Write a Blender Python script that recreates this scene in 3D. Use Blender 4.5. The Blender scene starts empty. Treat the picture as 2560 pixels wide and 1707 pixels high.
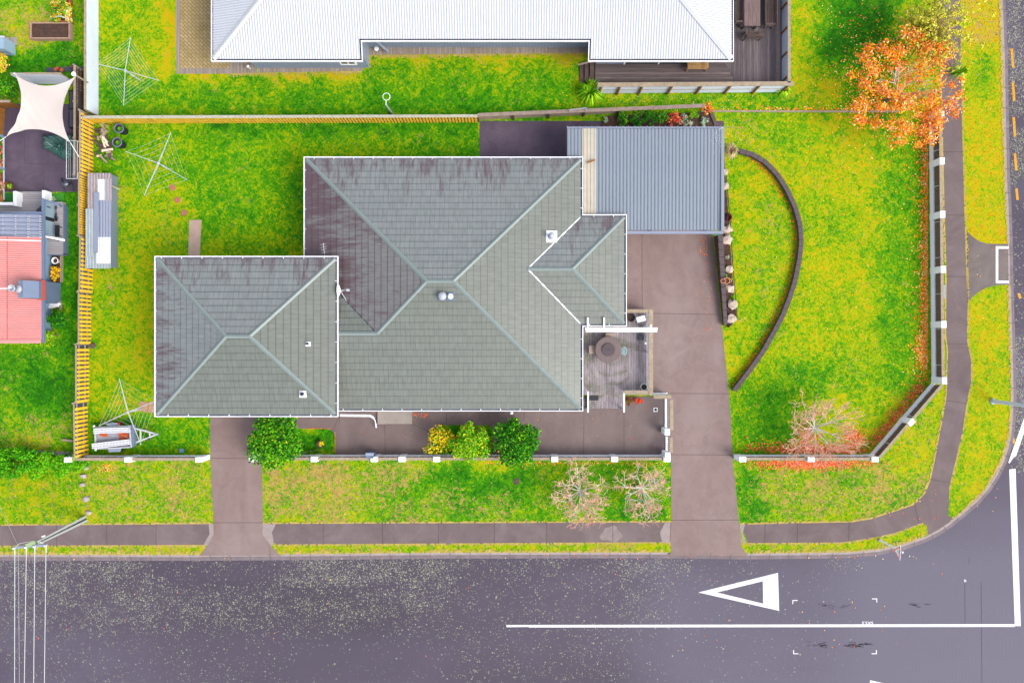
import bpy, bmesh, math, random
import numpy as np
from mathutils import Vector, geometry
random.seed(7); RNG = np.random.default_rng(7)

# ---------------------------------------------------------------- camera, sky, sun, exposure
S = bpy.context.scene
COL = S.collection
H = 42.6667                      # flying height in metres; 24 mm lens on 36 mm sensor = 64 m wide view
cam = bpy.data.objects.new('camera', bpy.data.cameras.new('camera')); COL.objects.link(cam); S.camera = cam
cam.location = (0, 0, H); cam.data.lens = 24; cam.data.sensor_width = 36; cam.data.clip_end = 3000
W = bpy.data.worlds.new("World"); S.world = W; W.use_nodes = True
nt = W.node_tree
sky = nt.nodes.new('ShaderNodeTexSky'); sky.sky_type = 'NISHITA'; sky.sun_disc = False
EL, AZ = math.radians(46), math.radians(-30)
SD = Vector((math.cos(EL)*math.cos(AZ), math.cos(EL)*math.sin(AZ), math.sin(EL)))
sky.sun_elevation = EL; sky.sun_rotation = math.atan2(SD.x, SD.y); sky.dust_density = 3
hs = nt.nodes.new('ShaderNodeHueSaturation'); hs.inputs['Saturation'].default_value = 0.5
nt.links.new(sky.outputs[0], hs.inputs['Color'])
nt.links.new(hs.outputs[0], nt.nodes['Background'].inputs[0]); nt.nodes['Background'].inputs[1].default_value = 0.135
sl = bpy.data.lights.new('sun', 'SUN'); sl.energy = 1.05; sl.angle = math.radians(32); sl.color = (1, .95, .89)
so = bpy.data.objects.new('sun', sl); COL.objects.link(so); so.rotation_euler = SD.to_track_quat('Z', 'Y').to_euler()
S.view_settings.view_transform = 'Standard'; S.view_settings.look = 'None'; S.view_settings.exposure = 1.52
K = 2.4                          # what a surface of albedo 1 reads at this light and exposure

# ---------------------------------------------------------------- helpers
def C(r, g, b, k=None):
    """real-world albedo of a surface whose look in daylight is this 8-bit colour"""
    f = lambda c: (c/12.92 if c <= .04045 else ((c+.055)/1.055)**2.4)/(k or K)
    return (min(.9, f(r/255)), min(.9, f(g/255)), min(.9, f(b/255)), 1)

def P(x, y, z=0.0):
    k = (H-z)/H
    return Vector(((x-1280)/40*k, -(y-853.5)/40*k, z))

def P2(x, y, z=0.0):
    p = P(x, y, z); return (p.x, p.y)

class MB:
    def __init__(s): s.v = []; s.f = []; s.m = []; s.uv = []
    def add(s, vs, fs, m=0, uvs=None):
        o = len(s.v); s.v += [tuple(v) for v in vs]
        for i, f in enumerate(fs):
            s.f.append(tuple(o+j for j in f)); s.m.append(m)
            s.uv.append(uvs[i] if uvs else None)
        return s
    def hexa(s, b, t, m=0):
        n = len(b)
        fs = [tuple(range(n))[::-1], tuple(range(n, 2*n))]
        fs += [(i, (i+1) % n, n+(i+1) % n, n+i) for i in range(n)]
        return s.add(list(b)+list(t), fs, m)
    def box(s, x0, x1, y0, y1, z0, z1, m=0):
        x0, x1 = min(x0, x1), max(x0, x1); y0, y1 = min(y0, y1), max(y0, y1)
        q = [(x0, y0), (x1, y0), (x1, y1), (x0, y1)]
        return s.hexa([(a, b, z0) for a, b in q], [(a, b, z1) for a, b in q], m)
    def bar(s, p, q, w, h, m=0, up=None):
        """beam of width w (horizontal), height h between two 3-D points (centre line of its underside)"""
        p, q = Vector(p), Vector(q); d = (q-p).normalized()
        side = d.cross(up or Vector((0, 0, 1)))
        side = side.normalized()*w/2 if side.length > 1e-4 else Vector((w/2, 0, 0))
        u = side.cross(d).normalized()*h
        if u.z < 0: u = -u
        b = [p-side, p+side, p+side+u, p-side+u]; t = [q-side, q+side, q+side+u, q-side+u]
        return s.hexa(b, t, m)
    def prism(s, poly, z0, z1, m=0):
        n = len(poly); v = [(x, y, z0) for x, y in poly]+[(x, y, z1) for x, y in poly]
        tri = geometry.tessellate_polygon([[Vector((x, y, 0)) for x, y in poly]])
        fs = [tuple(n+i for i in t) for t in tri]+[tuple(t)[::-1] for t in tri]
        fs += [(i, (i+1) % n, n+(i+1) % n, n+i) for i in range(n)]
        return s.add(v, fs, m)
    def sheet(s, poly, z, m=0):
        tri = geometry.tessellate_polygon([[Vector((x, y, 0)) for x, y in poly]])
        return s.add([(x, y, z) for x, y in poly], [tuple(t) for t in tri], m)
    def tube(s, p, q, r, r2=None, n=8, m=0, cap=True):
        p, q = Vector(p), Vector(q); r2 = r if r2 is None else r2
        d = (q-p).normalized(); a = d.cross(Vector((0, 0, 1)))
        if a.length < 1e-3: a = Vector((1, 0, 0))
        a.normalize(); b = d.cross(a)
        A = [p+(a*math.cos(2*math.pi*i/n)+b*math.sin(2*math.pi*i/n))*r for i in range(n)]
        B = [q+(a*math.cos(2*math.pi*i/n)+b*math.sin(2*math.pi*i/n))*r2 for i in range(n)]
        fs = [(i, (i+1) % n, n+(i+1) % n, n+i) for i in range(n)]
        if cap: fs += [tuple(range(n))[::-1], tuple(range(n, 2*n))]
        return s.add(A+B, fs, m)
    def path(s, pts, r, n=6, m=0):
        for a, b in zip(pts, pts[1:]): s.tube(a, b, r, n=n, m=m)
        return s
    def lathe(s, c, prof, n=20, m=0, lid=True):
        """prof = [(radius, height)...] turned about a vertical axis at c"""
        c = Vector(c); v = []
        for r, z in prof:
            for i in range(n):
                t = 2*math.pi*i/n; v.append((c.x+r*math.cos(t), c.y+r*math.sin(t), c.z+z))
        fs = [(k*n+i, k*n+(i+1) % n, (k+1)*n+(i+1) % n, (k+1)*n+i) for k in range(len(prof)-1) for i in range(n)]
        if lid: fs.append(tuple((len(prof)-1)*n+i for i in range(n)))
        return s.add(v, fs, m)
    def ball(s, c, r, seed=0, sq=(1, 1, 1), jag=.18, m=0):
        bm = bmesh.new(); bmesh.ops.create_icosphere(bm, subdivisions=2, radius=1)
        rr = random.Random(seed); c = Vector(c)
        vs = []
        for v in bm.verts:
            k = r*(1+rr.uniform(-jag, jag)); vs.append((c.x+v.co.x*k*sq[0], c.y+v.co.y*k*sq[1], c.z+v.co.z*k*sq[2]))
        fs = [tuple(v.index for v in f.verts) for f in bm.faces]; bm.free()
        return s.add(vs, fs, m)
    def ribbon(s, pts, w0, w1, z0, z1, m=0):
        """solid strip beside a polyline, from offset w0 to w1 (left of travel is +)"""
        A, B = offset(pts, w0), offset(pts, w1)
        for i in range(len(pts)-1):
            q = [A[i], A[i+1], B[i+1], B[i]]
            s.hexa([(x, y, z0) for x, y in q], [(x, y, z1) for x, y in q], m)
        return s

def offset(pts, d, closed=False):
    out = []; n = len(pts)
    for i in range(n):
        p = Vector(pts[i][:2])
        a = Vector(pts[i-1][:2]) if (i > 0 or closed) else None
        b = Vector(pts[(i+1) % n][:2]) if (i < n-1 or closed) else None
        n1 = None if a is None else Vector((-(p-a).y, (p-a).x)).normalized()
        n2 = None if b is None else Vector((-(b-p).y, (b-p).x)).normalized()
        if n1 is None: q = p+n2*d
        elif n2 is None: q = p+n1*d
        else:
            k = n1+n2; q = p+k*(d/max(.25, 1+n1.dot(n2)))
        out.append((q.x, q.y))
    return out

OFF = {}
def tag(o, label=None, cat=None, group=None, kind=None):
    for k, v in (('label', label), ('category', cat), ('group', group), ('kind', kind)):
        if v: o[k] = v
    return o

def thing(name, label, cat, loc, group=None):
    o = bpy.data.objects.new(name, None); COL.objects.link(o)
    loc = Vector((loc[0], loc[1], loc[2] if len(loc) > 2 else 0)); o.location = loc; o.empty_display_size = .3
    OFF[o.name] = loc
    return tag(o, label, cat, group)

def obj(name, mb, mats, parent=None, smooth=False, label=None):
    """ONE mesh object out of everything collected in mb"""
    me = bpy.data.meshes.new(name); off = OFF[parent.name] if parent else None
    if parent is None:
        a = np.array(mb.v); c = Vector((float(a[:, 0].mean()), float(a[:, 1].mean()), float(a[:, 2].min())))
        off = c
    vs = [(v[0]-off.x, v[1]-off.y, v[2]-off.z) for v in mb.v]
    me.from_pydata(vs, [], mb.f)
    for m in (mats if isinstance(mats, (list, tuple)) else [mats]): me.materials.append(m)
    if any(mb.m): me.polygons.foreach_set('material_index', mb.m)
    if any(u is not None for u in mb.uv):
        uvl = me.uv_layers.new(name='UVMap'); k = 0; arr = []
        for f, u in zip(mb.f, mb.uv):
            arr += [c for p in (u or [(0, 0)]*len(f)) for c in p]
        uvl.data.foreach_set('uv', arr)
    if smooth: me.polygons.foreach_set('use_smooth', [True]*len(mb.f))
    me.update()
    o = bpy.data.objects.new(name, me); COL.objects.link(o)
    if parent: o.parent = parent
    else: o.location = off
    OFF[o.name] = off
    if label: o['label'] = label
    return o

def struct(name, mb, mats, kind='structure'):
    o = obj(name, mb, mats); o['kind'] = kind; return o

def world0(o):
    """structure meshes keep world coordinates so their texture and attributes line up"""
    return o

# ---------------------------------------------------------------- materials
class NT:
    def __init__(s, name, rough=.8, spec=.3):
        s.m = bpy.data.materials.new(name); s.m.use_nodes = True; s.t = s.m.node_tree
        s.b = s.t.nodes['Principled BSDF']; s.b.inputs['Roughness'].default_value = rough
        s.b.inputs['Specular IOR Level'].default_value = spec
        s.geo = s.t.nodes.new('ShaderNodeNewGeometry')
    def n(s, ty, **kw):
        x = s.t.nodes.new(ty)
        for k, v in kw.items(): setattr(x, k, v)
        return x
    def l(s, a, b): s.t.links.new(a, b)
    def mapv(s, sc=(1, 1, 1), src=None):
        mp = s.n('ShaderNodeMapping'); mp.inputs['Scale'].default_value = sc
        s.l(src or s.geo.outputs['Position'], mp.inputs['Vector']); return mp.outputs[0]
    def noise(s, scale, detail=3, rough=.6, dist=0, src=None, sc=None):
        x = s.n('ShaderNodeTexNoise'); x.inputs['Scale'].default_value = scale; x.inputs['Detail'].default_value = detail
        x.inputs['Roughness'].default_value = rough; x.inputs['Distortion'].default_value = dist
        s.l(s.mapv(sc, src) if sc else (src or s.geo.outputs['Position']), x.inputs['Vector']); return x.outputs['Fac']
    def math(s, op, a, b=None, clamp=False):
        x = s.n('ShaderNodeMath', operation=op, use_clamp=clamp)
        for i, v in enumerate((a, b)):
            if v is None: continue
            if isinstance(v, (int, float)): x.inputs[i].default_value = v
            else: s.l(v, x.inputs[i])
        return x.outputs[0]
    def rng(s, v, a, b, c=0, d=1):
        x = s.n('ShaderNodeMapRange'); s.l(v, x.inputs['Value'])
        for i, q in zip((1, 2, 3, 4), (a, b, c, d)): x.inputs[i].default_value = q
        return x.outputs[0]
    def mix(s, f, a, b, mode='MIX'):
        x = s.n('ShaderNodeMix', data_type='RGBA', blend_type=mode)
        for i, v in ((0, f), (6, a), (7, b)):
            if isinstance(v, (int, float)): x.inputs[i].default_value = v
            elif isinstance(v, tuple): x.inputs[i].default_value = v
            else: s.l(v, x.inputs[i])
        return x.outputs[2]
    def ramp(s, f, stops):
        x = s.n('ShaderNodeValToRGB'); e = x.color_ramp.elements
        while len(e) < len(stops): e.new(.5)
        for q, (p, c) in zip(e, stops): q.position = p; q.color = c
        s.l(f, x.inputs[0]); return x.outputs[0]
    def attr(s, name):
        x = s.n('ShaderNodeAttribute'); x.attribute_name = name; return x.outputs['Fac']
    def bump(s, h, strength=.3, dist=.02):
        x = s.n('ShaderNodeBump'); x.inputs['Strength'].default_value = strength; x.inputs['Distance'].default_value = dist
        s.l(h, x.inputs['Height']); s.l(x.outputs[0], s.b.inputs['Normal'])
    def col(s, c):
        if isinstance(c, tuple): s.b.inputs['Base Color'].default_value = c
        else: s.l(c, s.b.inputs['Base Color'])
        return s.m

def sc4(c, k): return (c[0]*k, c[1]*k, c[2]*k, 1)
def plain(name, c, rough=.7, var=.12, scale=3, fine=25, spec=.3, metal=0, dirt=None, dirt_amt=.5, stretch=None, bump=0):
    t = NT(name, rough, spec); t.b.inputs['Metallic'].default_value = metal
    a = t.noise(scale, 4, .65, sc=stretch); f = t.noise(fine, 3, .7, sc=stretch)
    k = t.math('ADD', t.rng(a, .3, .7, 1-var, 1+var), t.rng(f, .25, .75, -var*.7, var*.7))
    x = t.mix(1.0, c, t.mix(1.0, (1, 1, 1, 1), k, 'MULTIPLY'), 'MULTIPLY')
    if dirt:
        d = t.noise(scale*1.7, 6, .75, 1.0, sc=stretch)
        x = t.mix(t.rng(d, 1-dirt_amt*.6, 1.05-dirt_amt*.45), x, dirt)
    if bump: t.bump(f, bump, .02)
    return t.col(x)

M = {}
M['white'] = plain('white_paint', (.62, .62, .64, 1), .5, .04, dirt=(.42, .42, .44, 1), dirt_amt=.25)
M['lilac'] = plain('painted_block', (.80, .80, .84, 1), .7, .04, dirt=(.62, .61, .63, 1), dirt_amt=.3)
M['trim'] = plain('ridge_capping', C(156, 170, 168), .45, .06, 2)
M['gut_in'] = plain('gutter_inside', C(165, 170, 185), .6, .2, 2, dirt=C(110, 105, 105), dirt_amt=.5)
M['wood_w'] = plain('weathered_timber', C(196, 176, 150), .85, .2, 4, stretch=(1, 1, 1), dirt=C(140, 118, 98), dirt_amt=.6)
M['wood_d'] = plain('dark_timber', C(112, 92, 86), .85, .3, 4, dirt=C(65, 52, 48), dirt_amt=.6)
M['wood_s'] = plain('screen_timber', C(150, 132, 118), .85, .3, 5, dirt=C(84, 68, 60), dirt_amt=.5)
M['wood_y'] = plain('treated_pine', C(212, 158, 22), .8, .18, 3, dirt=C(150, 98, 20), dirt_amt=.5)
M['wood_o'] = plain('oiled_timber', C(176, 116, 50), .7, .2, 4)
M['steel'] = plain('galvanised_steel', C(205, 210, 222), .35, .08, 3, spec=.6)
M['steel_w'] = plain('pale_metal_pole', C(238, 240, 246), .4, .05, 3)
M['wire'] = plain('line_wire', C(225, 232, 225), .5, .05)
M['black'] = plain('black_plastic', C(45, 48, 58), .5, .2, 4)
M['dgrey'] = plain('dark_grey_metal', C(88, 92, 105), .5, .1, 4)
M['bluegrey'] = plain('blue_grey_paint', C(128, 146, 178), .5, .06, 2)
M['glass'] = plain('window_glass', C(70, 80, 92), .08, .1, 1, spec=.8)
M['skyglass'] = plain('blinds_behind_glass', C(178, 208, 224), .15, .05, 1, spec=.6)
M['clad'] = plain('white_fence_steel', (.46, .50, .58, 1), .5, .05, 1)
M['clad2'] = plain('white_fence_groove', (.44, .47, .55, 1), .5, .05, 1)
M['soil'] = plain('garden_soil', C(95, 68, 58), .95, .4, 6, 22, dirt=C(165, 125, 95), dirt_amt=.4, bump=.6)
M['red'] = plain('red_paint', C(215, 45, 35), .5, .05)
M['terra'] = plain('terracotta', C(232, 160, 130), .8, .1)
M['stone'] = plain('pale_stone', C(206, 196, 190), .85, .2, 5, dirt=C(150, 135, 120), dirt_amt=.4, bump=.4)
M['gridblock'] = plain('dark_block', C(112, 98, 100), .85, .12, 3, dirt=C(84, 70, 66), dirt_amt=.4)
M['concrete_l'] = plain('pale_concrete', C(188, 176, 166), .85, .1, 2, dirt=C(160, 146, 138), dirt_amt=.5)

def m_concrete(name, c1, c2, c3, joint=None):
    t = NT(name, .75, .25)
    a = t.noise(.16, 4, .6, .4); b = t.noise(1.1, 5, .7, .8); f = t.noise(30, 2, .6)
    x = t.ramp(t.rng(a, .3, .7), [(0, c1), (.5, c2), (1, c3)])
    x = t.mix(t.rng(b, .38, .68, 0, .7), x, sc4(c1, .84))
    st = t.noise(.55, 3, .5, 1.0, sc=(1, .25, 1)); x = t.mix(t.rng(st, .5, .7, 0, .35), x, sc4(c3, 1.15))
    x = t.mix(t.rng(f, .3, .7, 0, .16), x, sc4(c3, 1.35))
    t.bump(f, .15, .01)
    return t.col(x)
M['drive'] = m_concrete('driveway_concrete', C(156, 130, 124), C(165, 140, 135), C(172, 152, 148))
M['yard'] = m_concrete('yard_concrete', C(136, 116, 113), C(146, 127, 124), C(156, 138, 135))
M['patio'] = m_concrete('dark_paving', C(90, 74, 96), C(108, 92, 112), C(124, 108, 122))
M['joint'] = plain('joint_line', C(96, 82, 78), .9, .2, 2)

def m_path():
    t = NT('footpath_asphalt', .85, .25)
    a = t.noise(.5, 5, .7, .8); f = t.noise(9, 5, .8, 1.5); g = t.noise(40, 2, .6)
    x = t.ramp(t.rng(a, .3, .7), [(0, C(128, 110, 111)), (.5, C(142, 124, 124)), (1, C(156, 140, 141))])
    x = t.mix(t.rng(f, .55, .8, 0, .55), x, C(172, 150, 142))
    x = t.mix(t.rng(g, .3, .7, 0, .25), x, C(88, 76, 78))
    t.bump(g, .3, .01); return t.col(x)
M['path'] = m_path()

def m_road():
    t = NT('road_asphalt', .8, .3)
    a = t.noise(.12, 4, .6, .4, sc=(.35, 1, 1)); b = t.noise(.5, 5, .7, .6, sc=(.25, 1, 1)); g = t.noise(38, 2, .6)
    x = t.ramp(t.rng(a, .3, .7), [(0, C(84, 74, 90)), (.5, C(99, 87, 105)), (1, C(118, 109, 127))])
    x = t.mix(t.rng(b, .45, .8, 0, .45), x, C(94, 82, 94))
    x = t.mix(t.attr('smooth'), x, C(140, 137, 156))
    x = t.mix(t.rng(g, .3, .7, 0, .4), x, C(80, 72, 86))
    # lichen growing on the seal in little pale rosettes
    li = t.attr('lichen')
    v = t.n('ShaderNodeTexVoronoi'); v.inputs['Scale'].default_value = 8.5; v.inputs['Randomness'].default_value = 1
    wv = t.n('ShaderNodeVectorMath', operation='ADD'); nn = t.n('ShaderNodeTexNoise'); nn.inputs['Scale'].default_value = 14
    t.l(t.geo.outputs['Position'], nn.inputs['Vector'])
    sv = t.n('ShaderNodeVectorMath', operation='SCALE'); sv.inputs[3].default_value = .12; t.l(nn.outputs['Color'], sv.inputs[0])
    t.l(t.geo.outputs['Position'], wv.inputs[0]); t.l(sv.outputs[0], wv.inputs[1]); t.l(wv.outputs[0], v.inputs['Vector'])
    cell = t.n('ShaderNodeSeparateColor'); t.l(v.outputs['Color'], cell.inputs[0])
    big = t.noise(.9, 4, .7, .5)
    dens = t.math('MULTIPLY', li, t.rng(big, .36, .62, .25, 2.0))
    on = t.math('LESS_THAN', cell.outputs[0], dens)
    rad = t.math('LESS_THAN', v.outputs['Distance'], t.math('ADD', t.math('MULTIPLY', cell.outputs[1], .30), .10))
    vb = t.n('ShaderNodeTexVoronoi'); vb.inputs['Scale'].default_value = 17; t.l(wv.outputs[0], vb.inputs['Vector'])
    cb = t.n('ShaderNodeSeparateColor'); t.l(vb.outputs['Color'], cb.inputs[0])
    on2 = t.math('MULTIPLY', t.math('LESS_THAN', cb.outputs[0], t.math('MULTIPLY', dens, .95)), t.math('LESS_THAN', vb.outputs['Distance'], t.math('ADD', t.math('MULTIPLY', cb.outputs[1], .35), .15)))
    k = t.math('MAXIMUM', t.math('MULTIPLY', on, rad), on2)
    lc = t.mix(cell.outputs[2], C(176, 180, 150), C(222, 226, 196))
    x = t.mix(t.math('MULTIPLY', k, .78), x, lc)
    t.bump(g, .3, .01); return t.col(x)
M['road'] = m_road()

def m_lawn(name, useattr=True):
    t = NT(name, .9, .1)
    a = t.noise(.35, 4, .6, .6); b = t.noise(1.5, 6, .75, 1.6); c = t.noise(4.2, 5, .75, 1.4); g = t.noise(22, 3, .75, .5)
    lush_shade = t.attr('lush_shade') if useattr else .4
    f = t.math('ADD', t.math('ADD', lush_shade, t.rng(a, .3, .7, -.12, .12)), t.math('ADD', t.rng(b, .38, .62, -.18, .18), t.rng(c, .40, .60, -.18, .18)))
    x = t.ramp(f, [(0, C(250, 206, 16)), (.20, C(226, 222, 6)), (.40, C(172, 214, 2)), (.60, C(98, 186, 2)), (.82, C(42, 160, 3)), (1, C(14, 120, 8))])
    dry = t.attr('dry') if useattr else .3
    d1 = t.noise(2.6, 7, .8, 1.8); d2 = t.noise(.5, 3, .6, .5)
    dd = t.math('ADD', t.math('ADD', t.math('MULTIPLY', d1, .8), t.math('MULTIPLY', d2, .2)), t.math('MULTIPLY', dry, .17))
    x = t.mix(t.rng(dd, .61, .645, 0, .9), x, t.mix(t.rng(c, .4, .6), C(238, 200, 120), C(214, 162, 104)))
    x = t.mix(t.rng(g, .42, .66, .0, .42), x, C(70, 108, 2))
    x = t.mix(t.rng(g, .44, .30, .0, .35), x, C(222, 226, 60))
    t.bump(g, .5, .03); return t.col(x)
M['lawn'] = m_lawn('lawn_grass')
M['field'] = m_lawn('far_grass', False)
M['dryedge'] = plain('dry_grass_edge', C(216, 190, 110), .95, .25, 4, 14, dirt=C(206, 190, 20), dirt_amt=.9)
M['kerb'] = plain('kerb_concrete', C(196, 180, 176), .85, .15, 2, dirt=C(120, 106, 108), dirt_amt=.6)
M['gutterc'] = plain('channel_concrete', C(150, 136, 140), .85, .2, 1.5, dirt=C(98, 88, 98), dirt_amt=.6)

def m_tile(name, c1, c2, stain=0.0, stain_v=3.0, moss=0.0):
    t = NT(name, .38, .55)
    uv = t.n('ShaderNodeUVMap'); uv.uv_map = 'UVMap'
    br = t.n('ShaderNodeTexBrick'); br.offset = .37; br.offset_frequency = 1
    for k, v in (('Scale', 1), ('Mortar Size', .010), ('Mortar Smooth', .2), ('Brick Width', .27), ('Row Height', .40), ('Bias', 0)): br.inputs[k].default_value = v
    br.inputs['Color1'].default_value = c1; br.inputs['Color2'].default_value = c2; br.inputs['Mortar'].default_value = sc4(c1, .5)
    t.l(uv.outputs[0], br.inputs['Vector'])
    big = t.noise(.35, 4, .6, .5); st = t.noise(1, 4, .7, 0, src=t.mapv((11, 1.6, 1), uv.outputs[0]))
    x = t.mix(t.rng(big, .3, .7, 0, .35), br.outputs[0], sc4(c1, .85))
    x = t.mix(t.rng(st, .42, .7, 0, .55), x, sc4(c2, 1.35))
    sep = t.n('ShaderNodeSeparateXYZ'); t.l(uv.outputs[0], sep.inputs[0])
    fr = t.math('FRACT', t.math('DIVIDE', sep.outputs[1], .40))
    # dark line painted at each tile lap as its shade
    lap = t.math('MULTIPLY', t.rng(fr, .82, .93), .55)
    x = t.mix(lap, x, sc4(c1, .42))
    if stain:
        s1 = t.noise(1, 6, .75, .2, src=t.mapv((1.5, .28, 1), uv.outputs[0]))
        s2 = t.noise(1, 3, .6, 0, src=t.mapv((7, .8, 1), uv.outputs[0]))
        up = t.rng(sep.outputs[1], 0, stain_v, 1, 0)
        q = t.math('ADD', t.math('ADD', t.math('MULTIPLY', s1, .7), t.math('MULTIPLY', s2, .3)), t.math('MULTIPLY', up, .16*stain))
        x = t.mix(t.rng(q, .60, .72, 0, .8), x, C(102, 66, 78))
    return t.col(x)
TG1, TG2 = C(128, 134, 124), C(138, 144, 134)
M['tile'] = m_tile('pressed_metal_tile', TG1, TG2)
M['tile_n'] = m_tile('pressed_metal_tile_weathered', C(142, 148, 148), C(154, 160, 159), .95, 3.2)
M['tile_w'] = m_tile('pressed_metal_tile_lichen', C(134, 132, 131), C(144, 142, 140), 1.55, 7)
M['corr_w'] = plain('white_roofing_steel', C(234, 237, 247), .4, .03, .6, spec=.4, dirt=C(226, 229, 239), dirt_amt=.5)
M['corr_w2'] = plain('white_roofing_groove', C(216, 219, 230), .5, .05, 2)
M['corr_g'] = plain('grey_roofing_steel', C(166, 178, 192), .4, .04, .5, spec=.4)
M['corr_g2'] = plain('grey_roofing_groove', C(84, 86, 100), .6, .2, 2)
M['corr_c'] = plain('cream_translucent_sheet', C(232, 222, 202), .5, .08, 2, dirt=C(200, 184, 150), dirt_amt=.4)
M['corr_c2'] = plain('cream_sheet_groove', C(204, 192, 168), .5, .1, 2)
M['corr_p'] = plain('faded_red_roofing', C(252, 172, 168), .5, .06, 1, dirt=C(240, 140, 128), dirt_amt=.5)
M['corr_p2'] = plain('faded_red_groove', C(224, 104, 92), .6, .1, 2)
M['corr_b'] = plain('blue_grey_roofing', C(168, 176, 200), .4, .05, 1)
M['corr_b2'] = plain('blue_grey_groove', C(128, 138, 164), .5, .08, 2)
M['corr_l'] = plain('pale_blue_cladding', C(176, 190, 214), .5, .05, 1)
M['corr_l2'] = plain('pale_blue_cladding_groove', C(150, 165, 192), .5, .05, 1)

def m_boards(name, c1, c2, c3, axis='x', w=.14, moss=None):
    t = NT(name, .85, .2)
    sep = t.n('ShaderNodeSeparateXYZ'); t.l(t.geo.outputs['Position'], sep.inputs[0])
    q = t.math('DIVIDE', sep.outputs[1 if axis == 'x' else 0], w)
    fr = t.math('FRACT', q); fl = t.math('FLOOR', q)
    wn = t.n('ShaderNodeTexWhiteNoise', noise_dimensions='1D'); t.l(fl, wn.inputs['W'])
    st = t.noise(2.2, 5, .75, .3, sc=(.35, 5, 1) if axis == 'x' else (5, .35, 1))
    x = t.mix(wn.outputs[0], c1, c2)
    x = t.mix(t.rng(st, .4, .7, 0, .7), x, c3)
    if moss: x = t.mix(t.rng(t.noise(.5, 5, .7, .8), .52, .66, 0, .7), x, moss)
    x = t.mix(t.math('GREATER_THAN', fr, .93), x, sc4(c1, .25))
    return t.col(x)
M['deck_y'] = m_boards('grey_decking', C(150, 136, 142), C(186, 172, 178), C(232, 224, 226), 'y', .15, moss=C(98, 108, 60))
M['deck_dx'] = m_boards('dark_decking_across', C(116, 102, 102), C(158, 142, 140), C(82, 70, 74), 'x', .14)
M['deck_dy'] = m_boards('dark_decking_along', C(118, 106, 110), C(154, 142, 142), C(84, 74, 82), 'y', .14)
M['deck_l'] = m_boards('pale_decking', C(196, 190, 194), C(212, 206, 208), C(176, 170, 176), 'x', .14)
M['brickstrip'] = m_boards('brick_edging', C(178, 160, 146), C(208, 194, 184), C(150, 132, 112), 'y', .11)

def m_herring():
    t = NT('herringbone_pavers', .85, .2)
    mp = t.n('ShaderNodeMapping'); mp.inputs['Rotation'].default_value = (0, 0, math.radians(45)); t.l(t.geo.outputs['Position'], mp.inputs['Vector'])
    br = t.n('ShaderNodeTexBrick'); br.offset = .5
    for k, v in (('Scale', 1), ('Mortar Size', .016), ('Brick Width', .34), ('Row Height', .17)): br.inputs[k].default_value = v
    br.inputs['Color1'].default_value = C(226, 196, 148); br.inputs['Color2'].default_value = C(206, 180, 138); br.inputs['Mortar'].default_value = C(150, 130, 30)
    t.l(mp.outputs[0], br.inputs['Vector'])
    return t.col(t.mix(t.rng(t.noise(1.2, 4, .7), .4, .7, 0, .4), br.outputs[0], C(150, 130, 60)))
M['herring'] = m_herring()

def leafset(name, cols, rough=.6):
    return [plain(name+'_tone', C(*c, k=K*.55), max(rough, .7), .18, 3, 20, spec=.12) for c in cols]
L_GREEN = leafset('glossy_leaf', [(34, 104, 8), (66, 146, 8), (18, 70, 12), (120, 178, 14), (214, 186, 20)])
L_MID = leafset('light_leaf', [(92, 166, 12), (134, 190, 20), (54, 124, 10), (196, 200, 30)])
L_YEL = leafset('yellow_leaf', [(222, 196, 24), (150, 178, 20), (236, 178, 30), (96, 120, 16)])
L_ORA = leafset('orange_leaf', [(252, 146, 20), (248, 122, 48), (254, 178, 24), (240, 106, 66), (254, 206, 130)])
L_RED = leafset('red_leaf', [(222, 74, 44), (236, 108, 70), (198, 56, 36), (250, 150, 90)])
L_OLI = leafset('olive_leaf', [(196, 198, 50), (216, 210, 80), (156, 166, 34), (232, 200, 84)])
L_HED = leafset('hedge_leaf', [(72, 158, 4), (104, 180, 8), (34, 112, 4), (138, 190, 20)])
L_FLX = leafset('strap_leaf', [(126, 196, 20), (176, 216, 40), (80, 150, 10)])
L_WHT = leafset('white_petal', [(250, 250, 244), (232, 230, 220)])
L_SUC = leafset('succulent', [(150, 180, 150), (120, 160, 110), (190, 200, 180), (210, 110, 90)])
M['bark'] = plain('bark', C(150, 128, 112), .9, .25, 5)
M['twig_p'] = plain('pink_grey_twig', C(236, 202, 182, k=1.35), .85, .2, 3)
M['twig_g'] = plain('lichen_grey_branch', C(214, 210, 194, k=1.4), .9, .2, 3)
M['twig_r'] = plain('rusty_twig', C(242, 186, 162, k=1.35), .85, .2, 3)

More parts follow.
